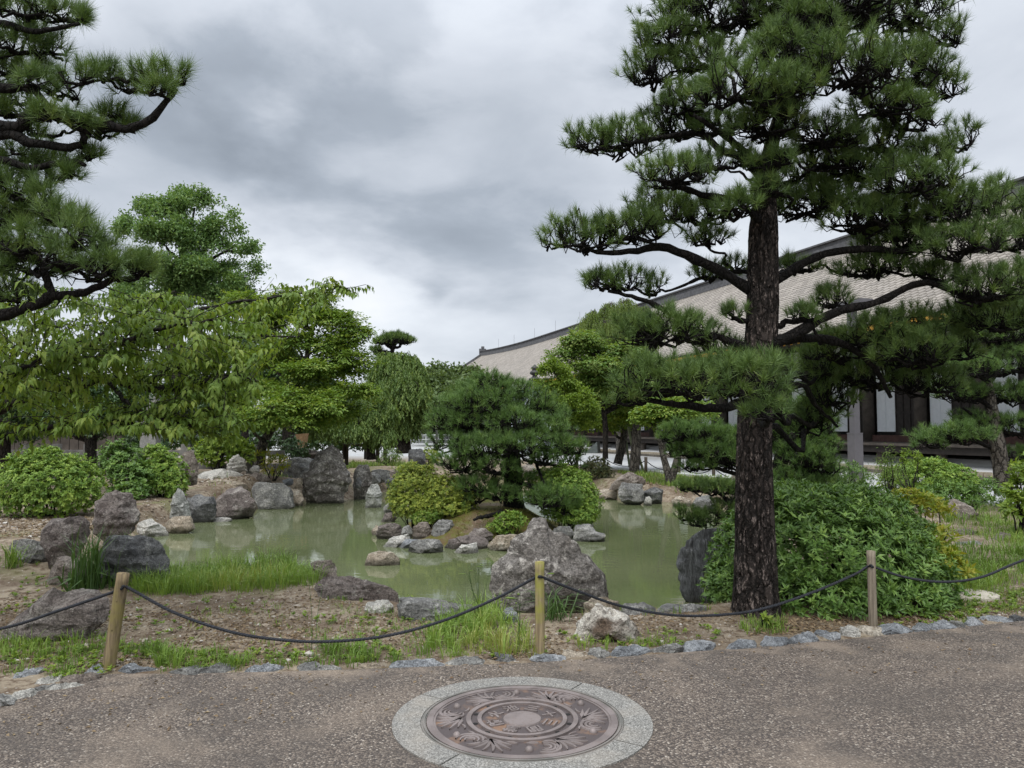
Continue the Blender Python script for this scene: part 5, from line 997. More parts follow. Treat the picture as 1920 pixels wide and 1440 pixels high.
# ---------------------------------------------------------------- broadleaf trees
def cherry():
    trunk = [(-260, 960, 7.2), (-250, 850, 7.2), (-200, 790, 7.2), (-120, 775, 7.2)]
    th = thing('cherry_tree', D(*trunk[0]), 'cherry tree arching in from the left with drooping yellow green leaves', 'cherry tree')
    trunkmesh('trunk', trunk, [.16, .14, .13, .11], 'dark', th)
    br = [([(-120, 775, 7.2), (-20, 772, 6.8), (40, 748, 6.6), (110, 733, 6.4), (200, 710, 6.3), (260, 725, 6.3), (320, 731, 6.3), (380, 740, 6.4), (440, 752, 6.5)], .062, .012),
          ([(40, 748, 6.6), (100, 700, 6.9), (180, 640, 7.2), (280, 600, 7.4), (400, 575, 7.6), (500, 560, 7.7), (640, 540, 7.8)], .04, .006),
          ([(110, 733, 6.4), (170, 680, 6.0), (230, 640, 5.8), (330, 610, 5.8), (420, 600, 6.0)], .032, .007), ([(-60, 770, 7.0), (0, 700, 6.8), (60, 620, 6.8), (120, 560, 7.0), (200, 530, 7.2)], .04, .008),
          ([(260, 725, 6.3), (330, 690, 6.4), (375, 650, 6.5), (450, 630, 6.7), (560, 632, 7.0)], .03, .006), ([(320, 731, 6.3), (390, 715, 6.1), (450, 705, 6.1), (485, 715, 6.1)], .02, .006),
          ([(-60, 772, 6.8), (40, 800, 6.2), (120, 800, 5.9), (200, 795, 5.9), (300, 790, 6.2)], .03, .006), ([(200, 712, 6.3), (260, 770, 6.0), (340, 795, 6.0), (400, 800, 6.2)], .02, .005),
          ([(-100, 770, 7.2), (-60, 640, 7.2), (0, 560, 7.4), (40, 500, 7.6)], .035, .008), ([(180, 640, 7.2), (250, 570, 7.5), (330, 545, 7.8)], .02, .005), ([(-20, 772, 6.6), (10, 720, 6.0), (60, 680, 5.6), (130, 660, 5.6)], .025, .006)]
    S_, E_, NN_ = [], [], []
    for lp, r0, r1 in br:
        lq = smoothpath([D(*a) for a in lp], 26); lq[2:-2] += rng.normal(size=(22, 3)) * .008; b = MB(); b.tube(lq, np.linspace(r0, r1, 26), 8); b.build('branch', BK['dark'], th, smooth=True)
        nt = 62
        for _ in range(nt):
            i = rng.integers(6, 26); d = rng.normal(size=3) * (1, .9, .45) + (0.25, 0, .10); L_ = rng.uniform(.25, .75); S_.append(lq[i]); E_.append(lq[i] + nrm(d) * L_ + (0, 0, -.08 * L_)); 
        if lp[-1][0] > 600:
            for _ in range(55): i = rng.integers(13, 26); d = rng.normal(size=3) * (.8, .6, .4) + (.5, 0, -.05); S_.append(lq[i]); E_.append(lq[i] + nrm(d) * rng.uniform(.15, .36))
        for f in (20, 23, 25): S_.append(lq[f]); E_.append(lq[f] + nrm(lq[25] - lq[20] + rng.normal(size=3) * .15) * .35)
    S_, E_ = np.array(S_), np.array(E_)
    # keep the crown's outline as traced
    reg = [(-200, 470), (0, 478), (60, 520), (160, 548), (300, 538), (400, 565), (480, 548), (480, 520), (560, 512), (700, 500), (700, 590), (610, 610), (580, 620), (575, 650), (520, 650), (490, 690), (500, 760), (480, 800), (440, 830), (380, 838), (300, 815), (200, 815), (120, 800), (60, 850), (-40, 880), (-200, 900)]
    x, y, _ = proj(E_); ok = inpoly(x, y, reg); S_, E_ = S_[ok], E_[ok]
    tv, tq = twigs(S_, E_, .0042, .0016, .05); o = obj('twig', tv, tq, BK['dark'], th, smooth=True); o['kind'] = 'stuff'
    k = 23; n = len(S_); t_ = np.tile(np.linspace(.12, 1.03, k), n) + rng.uniform(-.03, .03, n * k); h = np.repeat(nrm(E_ - S_), k, 0); side = nrm(np.cross(h, (0, 0, 1.))); sgn = np.tile(np.where(np.arange(k) % 2, 1, -1), n)
    pos = np.repeat(S_, k, 0) + np.repeat(E_ - S_, k, 0) * t_[:, None] + rng.normal(size=(n * k, 3)) * .012; m_ = n * k
    Y = h * rng.uniform(.25, .6, m_)[:, None] + side * (sgn * rng.uniform(.3, .8, m_))[:, None] + np.array([0, 0, -1]) * rng.uniform(.35, 1.1, m_)[:, None] + .15 * rv(m_); Z = np.array([0, 0, 1.]) + h * .5 + .45 * rv(m_) + side * (sgn * .3)[:, None]
    s = rng.uniform(.054, .088, m_); v_ = cl(.5 * np.repeat(rng.random(n), k) + .5 * rng.random(m_)); T_ = tmpl(.40, .06, .24)
    x, y, d = proj(pos); ok = inpoly(x, y, [(a, b_ - 6) for a, b_ in reg]) | (y > 560); pos, Y, Z, s, v_ = pos[ok], Y[ok], Z[ok], s[ok], v_[ok]; x, y, d = x[ok], y[ok], d[ok]
    vis = (x > 5) & (y > 490) & (x < 700); sel = np.argsort(np.where(vis, d / s, 1e9))[:300]; single_leaves(th, pos[sel], Y[sel], Z[sel], s[sel], v_[sel], T_, 'cherry')
    kp = np.ones(len(pos), bool); kp[sel] = False; vv, ff = inst(T_, pos[kp], Y[kp], Z[kp], s[kp]); o = obj('foliage', vv, ff, LM['cherry'], th, attr=np.repeat(v_[kp], 5)); o['kind'] = 'stuff'
cherry()
tree('big airy zelkova like tree rising above the left shore against the sky', 'tree', [(330, 830, 36), (332, 720, 36), (328, 640, 36), (335, 560, 36), (345, 500, 36)], [.5, .42, .36, .3, .2],
     [(300, 400, 70, 34, 36), (365, 385, 60, 26, 36), (340, 375, 34, 18, 37), (240, 430, 40, 34, 36), (415, 425, 50, 28, 36), (300, 450, 80, 30, 35), (380, 465, 70, 30, 36), (450, 470, 42, 22, 36), (260, 490, 60, 34, 36), (340, 510, 80, 32, 35), (430, 515, 55, 26, 37), (475, 505, 22, 14, 36), (300, 560, 80, 36, 36), (390, 565, 70, 30, 36), (470, 560, 36, 22, 37), (250, 560, 50, 40, 37), (320, 535, 90, 26, 36), (400, 530, 70, 26, 36), (440, 545, 50, 20, 36), (350, 440, 60, 30, 35.5)], 'big', .17, 6800, 8, 'scatter', 'dark', nb=16, limbr=.11, w=.5, lump=1.0, sub=(14, .30, .75))
tree('spreading maple with layered olive green sprays behind the left mound', 'maple tree', [(486, 872, 20.5), (492, 835, 20.5), (512, 800, 20.5), (545, 750, 20.5), (570, 690, 20.5), (585, 620, 20.5)], [.15, .13, .12, .10, .08, .05],
     [(560, 760, 110, 20, 19.5), (520, 790, 80, 18, 19.2), (630, 740, 70, 18, 20), (480, 740, 70, 24, 20), (590, 700, 100, 20, 20.2), (500, 680, 70, 26, 21), (650, 690, 46, 14, 20.5), (560, 650, 80, 22, 20.5), (625, 645, 50, 14, 20.6), (500, 620, 60, 26, 21.5), (590, 600, 50, 20, 20.6), (600, 570, 28, 14, 20.6), (630, 600, 36, 9, 20.4), (660, 625, 30, 8, 20.4), (550, 590, 50, 24, 21.4), (605, 560, 20, 12, 20.5), (615, 590, 16, 26, 20.5), (665, 620, 30, 10, 20.3), (680, 628, 20, 6, 20.2), (650, 600, 24, 7, 20.3), (670, 735, 40, 12, 20), (540, 560, 30, 16, 20.6), (520, 590, 40, 20, 21), (640, 670, 50, 14, 20.3), (455, 790, 50, 22, 20), (620, 785, 56, 18, 20.5), (660, 770, 34, 16, 21), (470, 580, 50, 30, 23)], 'maple', .08, 7600, 12, 'layer', 'grey', nb=16, limbr=.05, w=.7, lump=.8, sub=(12, .42, .25))
tree('dense dark evergreen standing behind the maple', 'tree', [(540, 850, 27), (540, 780, 27), (542, 700, 27)], [.22, .2, .12], [(530, 710, 80, 60, 27), (600, 740, 60, 44, 28), (480, 710, 60, 70, 28), (650, 755, 40, 36, 29), (570, 790, 90, 30, 29), (470, 640, 40, 40, 29)], 'dark', .13, 5000, 8, 'scatter', 'dark', lump=.4, lo=.5)
tree('weeping cherry with cascading green curtain of leaves beneath the umbrella pine', 'weeping cherry', [(757, 850, 33), (756, 800, 33), (752, 740, 33), (750, 690, 33)], [.32, .28, .2, .12],
     [(750, 690, 42, 34, 33), (775, 715, 26, 36, 33), (720, 705, 26, 34, 33), (760, 745, 40, 44, 32.5), (725, 765, 32, 40, 33), (785, 765, 16, 46, 33), (750, 790, 34, 18, 33), (770, 780, 26, 30, 33)], 'weep', .13, 4600, 14, 'weep', 'dark', lump=.35, lo=.7, limbr=.1, sub=(10, .45, .9))
tree('smaller weeping tree with hanging foliage and dark trunk left of the weeping cherry', 'weeping tree', [(696, 862, 28), (695, 825, 28), (697, 780, 28), (690, 730, 28)], [.17, .15, .13, .08],
     [(690, 740, 36, 22, 28), (660, 770, 34, 26, 28), (710, 775, 32, 26, 28), (640, 800, 30, 20, 28), (680, 805, 30, 20, 27.6), (720, 810, 24, 22, 28), (610, 800, 34, 24, 28.5)], 'weep', .11, 3000, 12, 'weep', 'dark', lump=.4, lo=.6, limbr=.07, sub=(10, .45, .9))
tree('olive tinged maple with reddish sprays in front of the temple roof', 'maple tree', [(1135, 860, 27), (1135, 800, 27), (1130, 740, 27), (1140, 690, 27)], [.10, .09, .08, .05],
     [(1075, 637, 36, 9, 26.5), (1060, 665, 24, 8, 26.5), (1110, 650, 50, 14, 27), (1160, 670, 60, 24, 27.5), (1100, 690, 50, 16, 26.5), (1150, 710, 70, 26, 27), (1210, 690, 50, 26, 28), (1100, 740, 50, 26, 27), (1180, 750, 60, 26, 27.5), (1230, 740, 50, 30, 28)], 'olive', .10, 4200, 12, 'layer', 'dark', nb=10, limbr=.06, w=.8, lump=.6, sub=(9, .5, .25))
tree('bright yellow green young tree between island pine and olive maple', 'tree', [(1065, 850, 24), (1062, 800, 24), (1055, 740, 24), (1045, 700, 24)], [.09, .08, .06, .03],
     [(1042, 695, 26, 20, 24), (1060, 725, 34, 24, 24), (1025, 730, 26, 22, 24), (1080, 760, 36, 26, 24), (1040, 765, 40, 26, 24), (1075, 795, 40, 20, 24.3), (1035, 690, 12, 14, 24)], 'bright', .085, 2300, 8, 'scatter', 'dark', w=.6, lump=.5, limbr=.04)
tree('pale feathery willow top showing against the temple ridge', 'willow tree', [(1165, 850, 40), (1165, 750, 40), (1160, 660, 40), (1160, 600, 40)], [.3, .25, .18, .08],
     [(1150, 585, 46, 26, 37), (1180, 590, 40, 26, 37), (1118, 600, 30, 24, 37), (1140, 610, 60, 30, 37), (1200, 610, 36, 30, 37), (1160, 640, 60, 26, 37)], 'willow', .14, 2600, 20, 'weep', 'grey', w=.22, lump=.6, lo=.5, limbr=.08)
tree('dense mid green maple canopy over the two slender trunks by the court', 'maple tree', [(1158, 870, 30), (1168, 830, 30), (1172, 790, 30), (1165, 750, 30)], [.17, .14, .12, .08],
     [(1150, 745, 60, 22, 30), (1200, 760, 60, 24, 29), (1250, 770, 60, 22, 29), (1110, 775, 50, 22, 30), (1300, 780, 50, 20, 28), (1180, 785, 80, 12, 29.5), (1290, 740, 60, 24, 30), (1130, 800, 40, 10, 30)], 'maple', .10, 5200, 10, 'layer', 'grey', lump=.5, limbr=.07, w=.8, group='slender trees by the gravel court')
tree('slender tree with straight mossy trunk right of its neighbour by the court', 'tree', [(1189, 884, 27.6), (1192, 845, 27.6), (1194, 800, 27.6), (1192, 770, 27.6)], [.19, .18, .16, .12],
     [(1200, 765, 50, 20, 27.6), (1240, 755, 40, 20, 27.6), (1170, 760, 34, 16, 27.6)], 'olive', .10, 1300, 10, 'layer', 'grey', lump=.5, limbr=.05, w=.8, group='slender trees by the gravel court')
tree('small tree with V shaped forked grey trunk on the far bank', 'tree', [(1256, 908, 22), (1253, 890, 22), (1245, 860, 22), (1238, 825, 22), (1232, 790, 22)], [.12, .11, .09, .08, .06],
     [(1240, 775, 40, 20, 22), (1280, 790, 40, 18, 22), (1215, 785, 30, 14, 22.3), (1290, 765, 40, 20, 22.5)], 'maple', .085, 1500, 10, 'layer', 'grey', lump=.5, limbr=.05, w=.8)
fk = [o for o in C.objects if o.get('label', '').startswith('small tree with V')][0]
trunkmesh('trunk_fork', [(1257, 908, 22), (1262, 890, 22), (1270, 860, 22), (1274, 830, 22), (1285, 795, 22)], [.11, .10, .10, .09, .06], 'grey', fk)
for lb, px in (('distant green trees left of the temple eave', [(830, 730, 46, 32, 78), (860, 720, 40, 24, 80), (800, 740, 40, 34, 80), (880, 745, 50, 36, 76)]), ('distant rounded trees between the weeping cherry and the island pine', [(815, 760, 40, 36, 70), (845, 775, 50, 40, 68), (800, 790, 26, 26, 72)])):
    tree(lb, 'tree', [(px[0][0], 812, px[0][4]), (px[0][0], 780, px[0][4]), (px[0][0], 750, px[0][4])], [.5, .45, .3], px, 'far', .5, 3000, 7, 'scatter', 'dark', lump=.35, lo=.6, w=.6, group='distant trees beyond the court')
for lb, tr, px in (('dark camellia like tree with low crown behind the first azalea', [(168, 880, 17.5), (170, 840, 17.5), (168, 790, 17.5)], [(120, 800, 80, 40, 17.5), (190, 800, 70, 44, 17.6), (60, 790, 60, 44, 17.8), (150, 750, 80, 40, 18), (230, 770, 60, 40, 18.2), (20, 760, 60, 50, 18.5)]),
                   ('dark leafy tree with black trunk behind the cherry near the left edge', [(12, 900, 19), (10, 840, 19), (14, 780, 19)], [(20, 810, 40, 30, 19), (-40, 800, 60, 60, 19), (10, 740, 60, 50, 19.5), (-60, 720, 80, 60, 20)]),
                   ('tall dark broadleaf tree with bare black trunks left of the maple', [(462, 860, 25), (460, 820, 25), (458, 770, 25)], [(400, 770, 70, 46, 25), (330, 770, 70, 44, 25.5), (450, 740, 50, 50, 25), (270, 760, 60, 50, 26), (350, 710, 90, 50, 27), (450, 680, 50, 50, 27)])):
    tree(lb, 'tree', tr, [.14, .12, .10], px, 'dark', .10, 3400, 8, 'scatter', 'dark', lump=.4, lo=.5, four=True, group='dark evergreens behind the cherry')
# ---------------------------------------------------------------- shrubs
AZ = 'clipped azaleas'
shrub('azalea_bush', 'large rounded azalea at the left edge with bright new leaves', 'bush', [(95, 912, 88, 62, 14.0), (45, 915, 62, 58, 14.0), (140, 918, 48, 48, 13.9), (80, 870, 50, 30, 14)], 'azalea', .062, .62, 7, AZ, four=True, w=.46)
shrub('camellia_bush', 'mid green leafy bush between the two bright azaleas on the left', 'bush', [(230, 880, 42, 46, 16.6), (215, 860, 30, 28, 16.6), (255, 900, 34, 32, 16.4), (240, 925, 34, 14, 16.2)], 'rhodo', .085, .55, 6, None, w=.5)
shrub('azalea_bush', 'round yellow green azalea touching the leafy bush on its right', 'bush', [(308, 893, 42, 44, 16.8), (290, 870, 34, 34, 16.9), (330, 910, 22, 26, 16.7)], 'azalea', .062, .62, 7, AZ, w=.46)
shrub('leafy_shrub', 'broad leaved lime green shrub behind the tall narrow stone', 'shrub', [(410, 845, 40, 26, 21.5), (440, 835, 26, 18, 21.5), (385, 855, 26, 22, 21.3), (465, 855, 18, 20, 21.6)], 'bright', .12, .5, 6, None, w=.55)
shrub('fern_plant', 'yellowing fern like clump at the foot of the maple', 'plant', [(510, 870, 24, 16, 20.3), (495, 862, 16, 14, 20.3), (528, 865, 14, 12, 20.3)], 'gold', .16, .35, 7, None, w=.22, stems=6)
shrub('boxwood_bush', 'dark rounded bush beside the plank roofed box', 'bush', [(548, 842, 24, 20, 23.5), (560, 850, 18, 12, 23.5)], 'dark', .09, .5, 6, None)
shrub('azalea_bush', 'golden green azalea on the left end of the island', 'bush', [(775, 918, 42, 44, 14.6), (765, 950, 34, 20, 14.3), (800, 950, 34, 18, 14.3), (752, 930, 26, 34, 14.5), (800, 905, 30, 30, 14.8), (770, 885, 28, 16, 14.8)], 'azgold', .05, .62, 7, AZ, w=.42)
shrub('azalea_bush', 'darker golden azalea in front of the island pine', 'bush', [(838, 925, 38, 34, 14.3), (850, 952, 40, 16, 14.1), (862, 935, 28, 26, 14.2), (820, 940, 24, 24, 14.2)], 'azgold', .05, .62, 7, AZ, w=.42)
shrub('azalea_bush', 'large bright azalea on the right end of the island', 'bush', [(1060, 930, 58, 50, 14.4), (1095, 945, 32, 40, 14.3), (1020, 915, 40, 36, 14.7), (1060, 895, 44, 20, 14.8), (1080, 965, 40, 20, 14.1)], 'azalea', .05, .62, 7, AZ, w=.42)
shrub('low_shrub', 'small leafy shrub on the island moss above the front stones', 'shrub', [(948, 982, 24, 20, 13.4), (968, 978, 20, 16, 13.5), (930, 988, 14, 12, 13.3)], 'azalea', .06, .5, 6)
shrub('low_shrub', 'little feathery plant behind the squarish island stone', 'shrub', [(795, 972, 22, 12, 13.9), (815, 966, 16, 10, 14)], 'maple', .045, .5, 6)
shrub('clipped_bush', 'dark brownish clipped bush on the far bank right of the island', 'bush', [(1118, 882, 26, 24, 25), (1130, 890, 20, 18, 25), (1105, 885, 16, 20, 25)], 'dull', .07, .55, 7)
shrub('leafy_shrub', 'small yellowish bush behind the dark square block', 'shrub', [(803, 852, 18, 12, 27), (815, 860, 12, 9, 27)], 'azgold', .09, .5, 6)
shrub('grassy_shrub', 'soft grassy clump under the weeping cherry', 'shrub', [(735, 858, 20, 14, 27.5), (722, 862, 14, 10, 27.5)], 'weep', .12, .5, 6, w=.2)
YQ = 7.55
shrub('rhododendron_bush', 'huge dark green rhododendron behind and right of the big pine trunk', 'bush',
      [(1555, 1045, 150, 115, YQ, 1.0), (1470, 1040, 90, 120, YQ, .8), (1650, 1070, 100, 95, YQ, .8), (1720, 1105, 60, 60, 7.3, .5), (1500, 960, 95, 52, 8.0, .8), (1600, 965, 95, 50, 7.9, .8), (1400, 1060, 62, 95, 7.9, .5), (1365, 1105, 42, 50, 7.7, .4), (1660, 1000, 70, 50, 7.8, .6), (1560, 1120, 150, 48, 7.0, .5), (1690, 1130, 60, 40, 6.95, .4)],
      'rhodo', .074, .62, 7, None, w=.34, bottom=-.8, indiv=300, stems=24, lump=.22, freq=3.5)
shrub('nandina_plant', 'plant with yellow and orange leaves at the right end of the rhododendron', 'plant', [(1745, 1040, 46, 40, 7.6), (1770, 1070, 44, 30, 7.5), (1735, 1080, 30, 44, 7.3), (1760, 1010, 34, 24, 7.8), (1800, 1070, 26, 12, 7.5)], 'gold', .085, .5, 7, None, w=.36, stems=8, fill=.5)
shrub('nandina_plant', 'yellow leaved sprig standing on top of the rhododendron', 'plant', [(1730, 945, 40, 16, 8.9), (1700, 930, 24, 10, 8.9), (1770, 955, 24, 10, 8.9)], 'gold', .08, .5, 7, None, w=.34, stems=6)
shrub('azalea_bush', 'light yellow green azalea behind the rhododendron in front of the temple', 'bush', [(1740, 900, 70, 34, 13.5), (1690, 905, 40, 30, 13.5), (1790, 905, 45, 30, 13.4), (1745, 880, 44, 18, 13.7)], 'azalea', .06, .62, 7, AZ, w=.4)
shrub('leafy_shrub', 'darker green shrub below the light azalea on the right', 'shrub', [(1790, 930, 60, 26, 13), (1840, 925, 45, 24, 13.2), (1740, 935, 40, 20, 12.8)], 'rhodo', .08, .5, 6, None, w=.28)
shrub('leafy_shrub', 'upright leafy shrub cut by the right edge of the picture', 'shrub', [(1915, 920, 30, 40, 10.5), (1935, 890, 36, 36, 10.5), (1905, 950, 26, 26, 10.4)], 'bright', .09, .5, 7, None, w=.4)
shrub('feathery_weed', 'tall feathery weed beside the grey lamp pole', 'weed', [(1668, 870, 8, 34, 12), (1655, 885, 14, 22, 12), (1680, 892, 14, 20, 12)], 'weep', .07, .45, 8, None, w=.16, stems=8, kind='scatter')
shrub('feathery_weed', 'leafy tipped weed rising over the light azalea', 'weed', [(1698, 858, 9, 16, 12.6), (1718, 862, 8, 14, 12.6)], 'bright', .07, .45, 7, None, w=.3, stems=6)
shrub('groundcover_shrub', 'bushy low conifer green shrub left of the grey lamp pole', 'shrub', [(1580, 895, 50, 28, 11.5), (1530, 905, 40, 24, 11.3), (1570, 915, 30, 20, 11.6)], 'rhodo', .06, .5, 7, None, w=.25)

for lb, bl in (('dark clipped hedge along the far left edge of the garden', [(60, 830, 70, 24, 30), (170, 828, 70, 26, 30), (-60, 826, 80, 30, 30), (280, 832, 60, 22, 31)]), ('dark evergreen undergrowth row behind the maple trunk', [(400, 826, 60, 26, 34), (480, 822, 50, 22, 34), (590, 826, 60, 24, 34), (660, 828, 40, 18, 35)])):
    shrub('hedge', lb, 'hedge', bl, 'dark', .14, .5, 6, 'dark hedges at the back', stems=0, four=False, w=.55)
# ================================================================ grass, litter, small plants
def pxpts(poly, n, z=None):
    poly = np.asarray(poly, float); lo, hi = poly.min(0), poly.max(0); x = rng.uniform(lo[0], hi[0], n * 3); y = rng.uniform(lo[1], hi[1], n * 3); ok = inpoly(x, y, poly); x, y = x[ok][:n], y[ok][:n]
    c, s = math.cos(PITCH), math.sin(PITCH); a = (x - 960) / F; b = (720 - y) / F; ry, rz_ = c - s * b, s + c * b; z = np.zeros(len(x))
    for _ in range(4): t_ = (z - EYE) / rz_; X, Yv = a * t_, ry * t_; z = gh(X, Yv)
    return np.stack([X, Yv, z], -1)
def soft(poly, n, e=14):
    poly = np.asarray(poly, float); p = pxpts(poly, n); x, y, _ = proj(p); d = polydist(x, y, poly); return p[rng.random(len(p)) < sst(-2, e, d + 8 * (fbm(np.column_stack([p[:, :2] * 7, np.full(len(p), 1.)]), 3) - .5) * 2)]
def blades(p, h, wd, mat, name, kind='stuff', lean=.5, parent=None, org=None, label=None, cat=None, vb=None):
    n = len(p); hh = h * rng.uniform(.35, 1.15, n) * (.45 + 1.1 * fbm(np.column_stack([p[:, :2] * 3.5, np.full(n, 3.)]), 3)); lean = lean * 1.9; d = rv(n) * (1, 1, 0); d = nrm(d + 1e-6); ln = rng.uniform(.15, 1, n) * lean
    m1 = p + np.array([0, 0, 1]) * (hh * .55)[:, None] + d * (hh * ln * .25)[:, None]; t_ = p + np.array([0, 0, 1]) * (hh * (1 - .35 * ln))[:, None] + d * (hh * ln * .9)[:, None]; s = nrm(np.cross(d, (0, 0, 1.)) + .3 * rv(n)) * (wd * rng.uniform(.6, 1.2, n))[:, None]
    v = np.stack([p - s / 2 - (0, 0, .02), p + s / 2 - (0, 0, .02), m1 - s * .42, m1 + s * .42, t_], 1).reshape(-1, 3); o_ = np.arange(n)[:, None] * 5
    q = np.concatenate([o_ + np.array([[0, 1, 3, 2]])]); tr = o_ + np.array([[2, 3, 4]]); a = np.repeat(cl(rng.random(n) * .8 + (rng.random(n) * .2 if vb is None else vb)), 5)
    o = obj(name, v, [q, tr], LM[mat], parent, org, a)
    if kind: o['kind'] = kind
    if label: tag(o, label, cat)
    return o
def clump(p, thr, f=3.0, sd=0):
    thr = thr + .05 * rng.normal(size=len(p)); return p[fbm(np.column_stack([p[:, :2] * f, np.full(len(p), sd)]), 4) > thr]
lush = [(255, 1112), (250, 1078), (300, 1072), (380, 1068), (470, 1058), (520, 1046), (585, 1050), (610, 1075), (600, 1095), (520, 1108), (400, 1110), (330, 1122)]
g = []
g.append((clump(soft(lush, 2600), .45, 2.6), .14, .005)); g.append((pxpts([(255, 1108), (262, 1075), (330, 1072), (420, 1085), (400, 1110)], 1300), .2, .0045))
def tufts(c, nb, h, wd, spread, mat='grass', name='grass'):
    """little fans of blades leaning out from each centre"""
    n = len(c); k = rng.integers(nb // 2, nb + 1, n); I_ = np.repeat(np.arange(n), k); m_ = len(I_); big_ = rng.uniform(.45, 1.25, n)[I_]
    a = rng.random(m_) * 6.283; r_ = rng.random(m_) ** .7; d = np.stack([np.cos(a), np.sin(a), 0 * a], -1); p = c[I_] + d * (r_ * spread)[:, None] * big_[:, None]; hh = h * big_ * rng.uniform(.55, 1.15, m_); ln = (.15 + .9 * r_) * rng.uniform(.6, 1.2, m_)
    up = np.array([0, 0, 1]); m1 = p + up * (hh * .55)[:, None] + d * (hh * ln * .3)[:, None]; t_ = p + up * (hh * (1 - .42 * ln))[:, None] + d * (hh * ln * .85)[:, None]; s_ = nrm(np.cross(d, up) + .3 * rv(m_)) * (wd * rng.uniform(.6, 1.3, m_))[:, None]
    v = np.stack([p - s_ / 2 - (0, 0, .02), p + s_ / 2 - (0, 0, .02), m1 - s_ * .45, m1 + s_ * .45, t_], 1).reshape(-1, 3); o_ = np.arange(m_)[:, None] * 5
    o = obj(name, v, [o_ + np.array([[0, 1, 3, 2]]), o_ + np.array([[2, 3, 4]])], LM[mat], attr=np.repeat(cl(.35 * rng.random(n)[I_] + .3 * rng.random(m_) + 1.1 * (fbm(c[I_] * (1.1, 1.1, 0) + 3, 3) - .28)), 5)); o['kind'] = 'stuff'
front = [(0, 1275), (0, 1205), (60, 1212), (200, 1205), (300, 1222), (500, 1222), (640, 1228), (760, 1222), (740, 1250), (330, 1257), (110, 1282)]
tufts(clump(pxpts(front, 480), .57, 2.8, 3), 13, .10, .005, .05)
tufts(soft([(0, 1245), (0, 1190), (215, 1195), (190, 1250)], 60), 14, .12, .0055, .05); tufts(soft([(262, 1258), (270, 1215), (340, 1215), (350, 1258)], 30), 22, .17, .006, .05); tufts(soft([(600, 1258), (600, 1212), (700, 1210), (730, 1250)], 60), 17, .14, .006, .05); tufts(soft([(390, 1258), (400, 1232), (470, 1230), (470, 1256)], 30), 16, .09, .005, .05)
tufts(soft([(785, 1236), (795, 1190), (845, 1135), (930, 1135), (1000, 1190), (1005, 1238)], 150, 20), 20, .19, .0065, .06); tufts(soft([(855, 1170), (870, 1130), (935, 1130), (960, 1180), (900, 1195)], 30), 18, .27, .007, .06)
tufts(clump(pxpts([(0, 1215), (230, 1120), (500, 1120), (800, 1160), (1000, 1180), (1330, 1180), (1330, 1215), (1000, 1235), (0, 1270)], 900), .575, 1.6, 9), 9, .06, .0045, .035)
tufts(pxpts([(1070, 1222), (1080, 1200), (1140, 1195), (1140, 1220)], 9), 14, .13, .006, .04); tufts(pxpts([(1150, 1218), (1150, 1203), (1270, 1195), (1240, 1215)], 22), 10, .07, .005, .04); tufts(pxpts([(1400, 1190), (1390, 1175), (1440, 1165), (1490, 1172), (1470, 1190)], 22), 12, .09, .006, .04)
tufts(clump(pxpts(lush, 360), .42, 3.5), 22, .24, .006, .10); tufts(clump(pxpts(lush, 420), .36, 2.2), 14, .12, .0055, .09); tufts(clump(pxpts([(1740, 1110), (1770, 960), (1920, 930), (1960, 1090), (1850, 1110)], 520), .44, 2.2, 2), 18, .17, .008, .12)
g.append((clump(pxpts([(1740, 1110), (1770, 960), (1920, 930), (1960, 1090), (1850, 1110)], 2600), .45, 1.6, 2), .12, .007)); g.append((clump(pxpts([(1700, 1190), (1760, 1120), (1960, 1090), (1960, 1150)], 5000), .55, 2, 4), .05, .004))
g.append((clump(pxpts([(1430, 1185), (1380, 1180), (1400, 1165), (1480, 1170)], 400), .4), .10, .006)); g.append((pxpts([(640, 880), (640, 868), (760, 868), (760, 884)], 1600), .25, .02)); g.append((pxpts([(1210, 905), (1150, 884), (1240, 886), (1400, 900), (1400, 925), (1280, 918)], 3800), .17, .02))
g.append((clump(pxpts([(380, 905), (400, 893), (450, 893), (440, 910)], 260), .3), .16, .012)); g.append((pxpts([(480, 900), (500, 885), (560, 895), (540, 912)], 500), .14, .012)); g.append((pxpts([(880, 1000), (880, 985), (925, 985), (920, 1003)], 260), .16, .01))
rc = []
for o_ in [q for q in C.objects if q.name.startswith('rock') and q.location.y < 12 and q.location.z > -.4]:
    bb = np.array(o_.bound_box); w_, d_ = np.ptp(bb[:, 0]) / 2, np.ptp(bb[:, 1]) / 2; k_ = 5 + int(w_ * 10); a_ = rng.uniform(3.0, 6.5, k_); cx_, cy_ = o_.location.x + bb[:, 0].mean(), o_.location.y + bb[:, 1].mean()
    rc.append(np.stack([cx_ + np.cos(a_) * w_ * rng.uniform(.92, 1.15, k_), cy_ + np.sin(a_) * d_ * rng.uniform(.9, 1.2, k_), 0 * a_], -1))
rc = np.vstack(rc); rc[:, 2] = gh(rc[:, 0], rc[:, 1]); rc = rc[rc[:, 2] > WZ + .08]; rc = rc[rng.random(len(rc)) < .55]; tufts(rc, 9, .09, .005, .035)
tr_ = D(1419, 1185, YM); a_ = rng.random(3200) * 6.283; r_ = .15 + np.abs(rng.normal(size=3200)) * .55; pn_ = np.stack([tr_[0] + np.cos(a_) * r_ * 1.3, tr_[1] + np.sin(a_) * r_ * .7, 0 * a_], -1); pn_[:, 2] = gh(pn_[:, 0], pn_[:, 1]) + .008
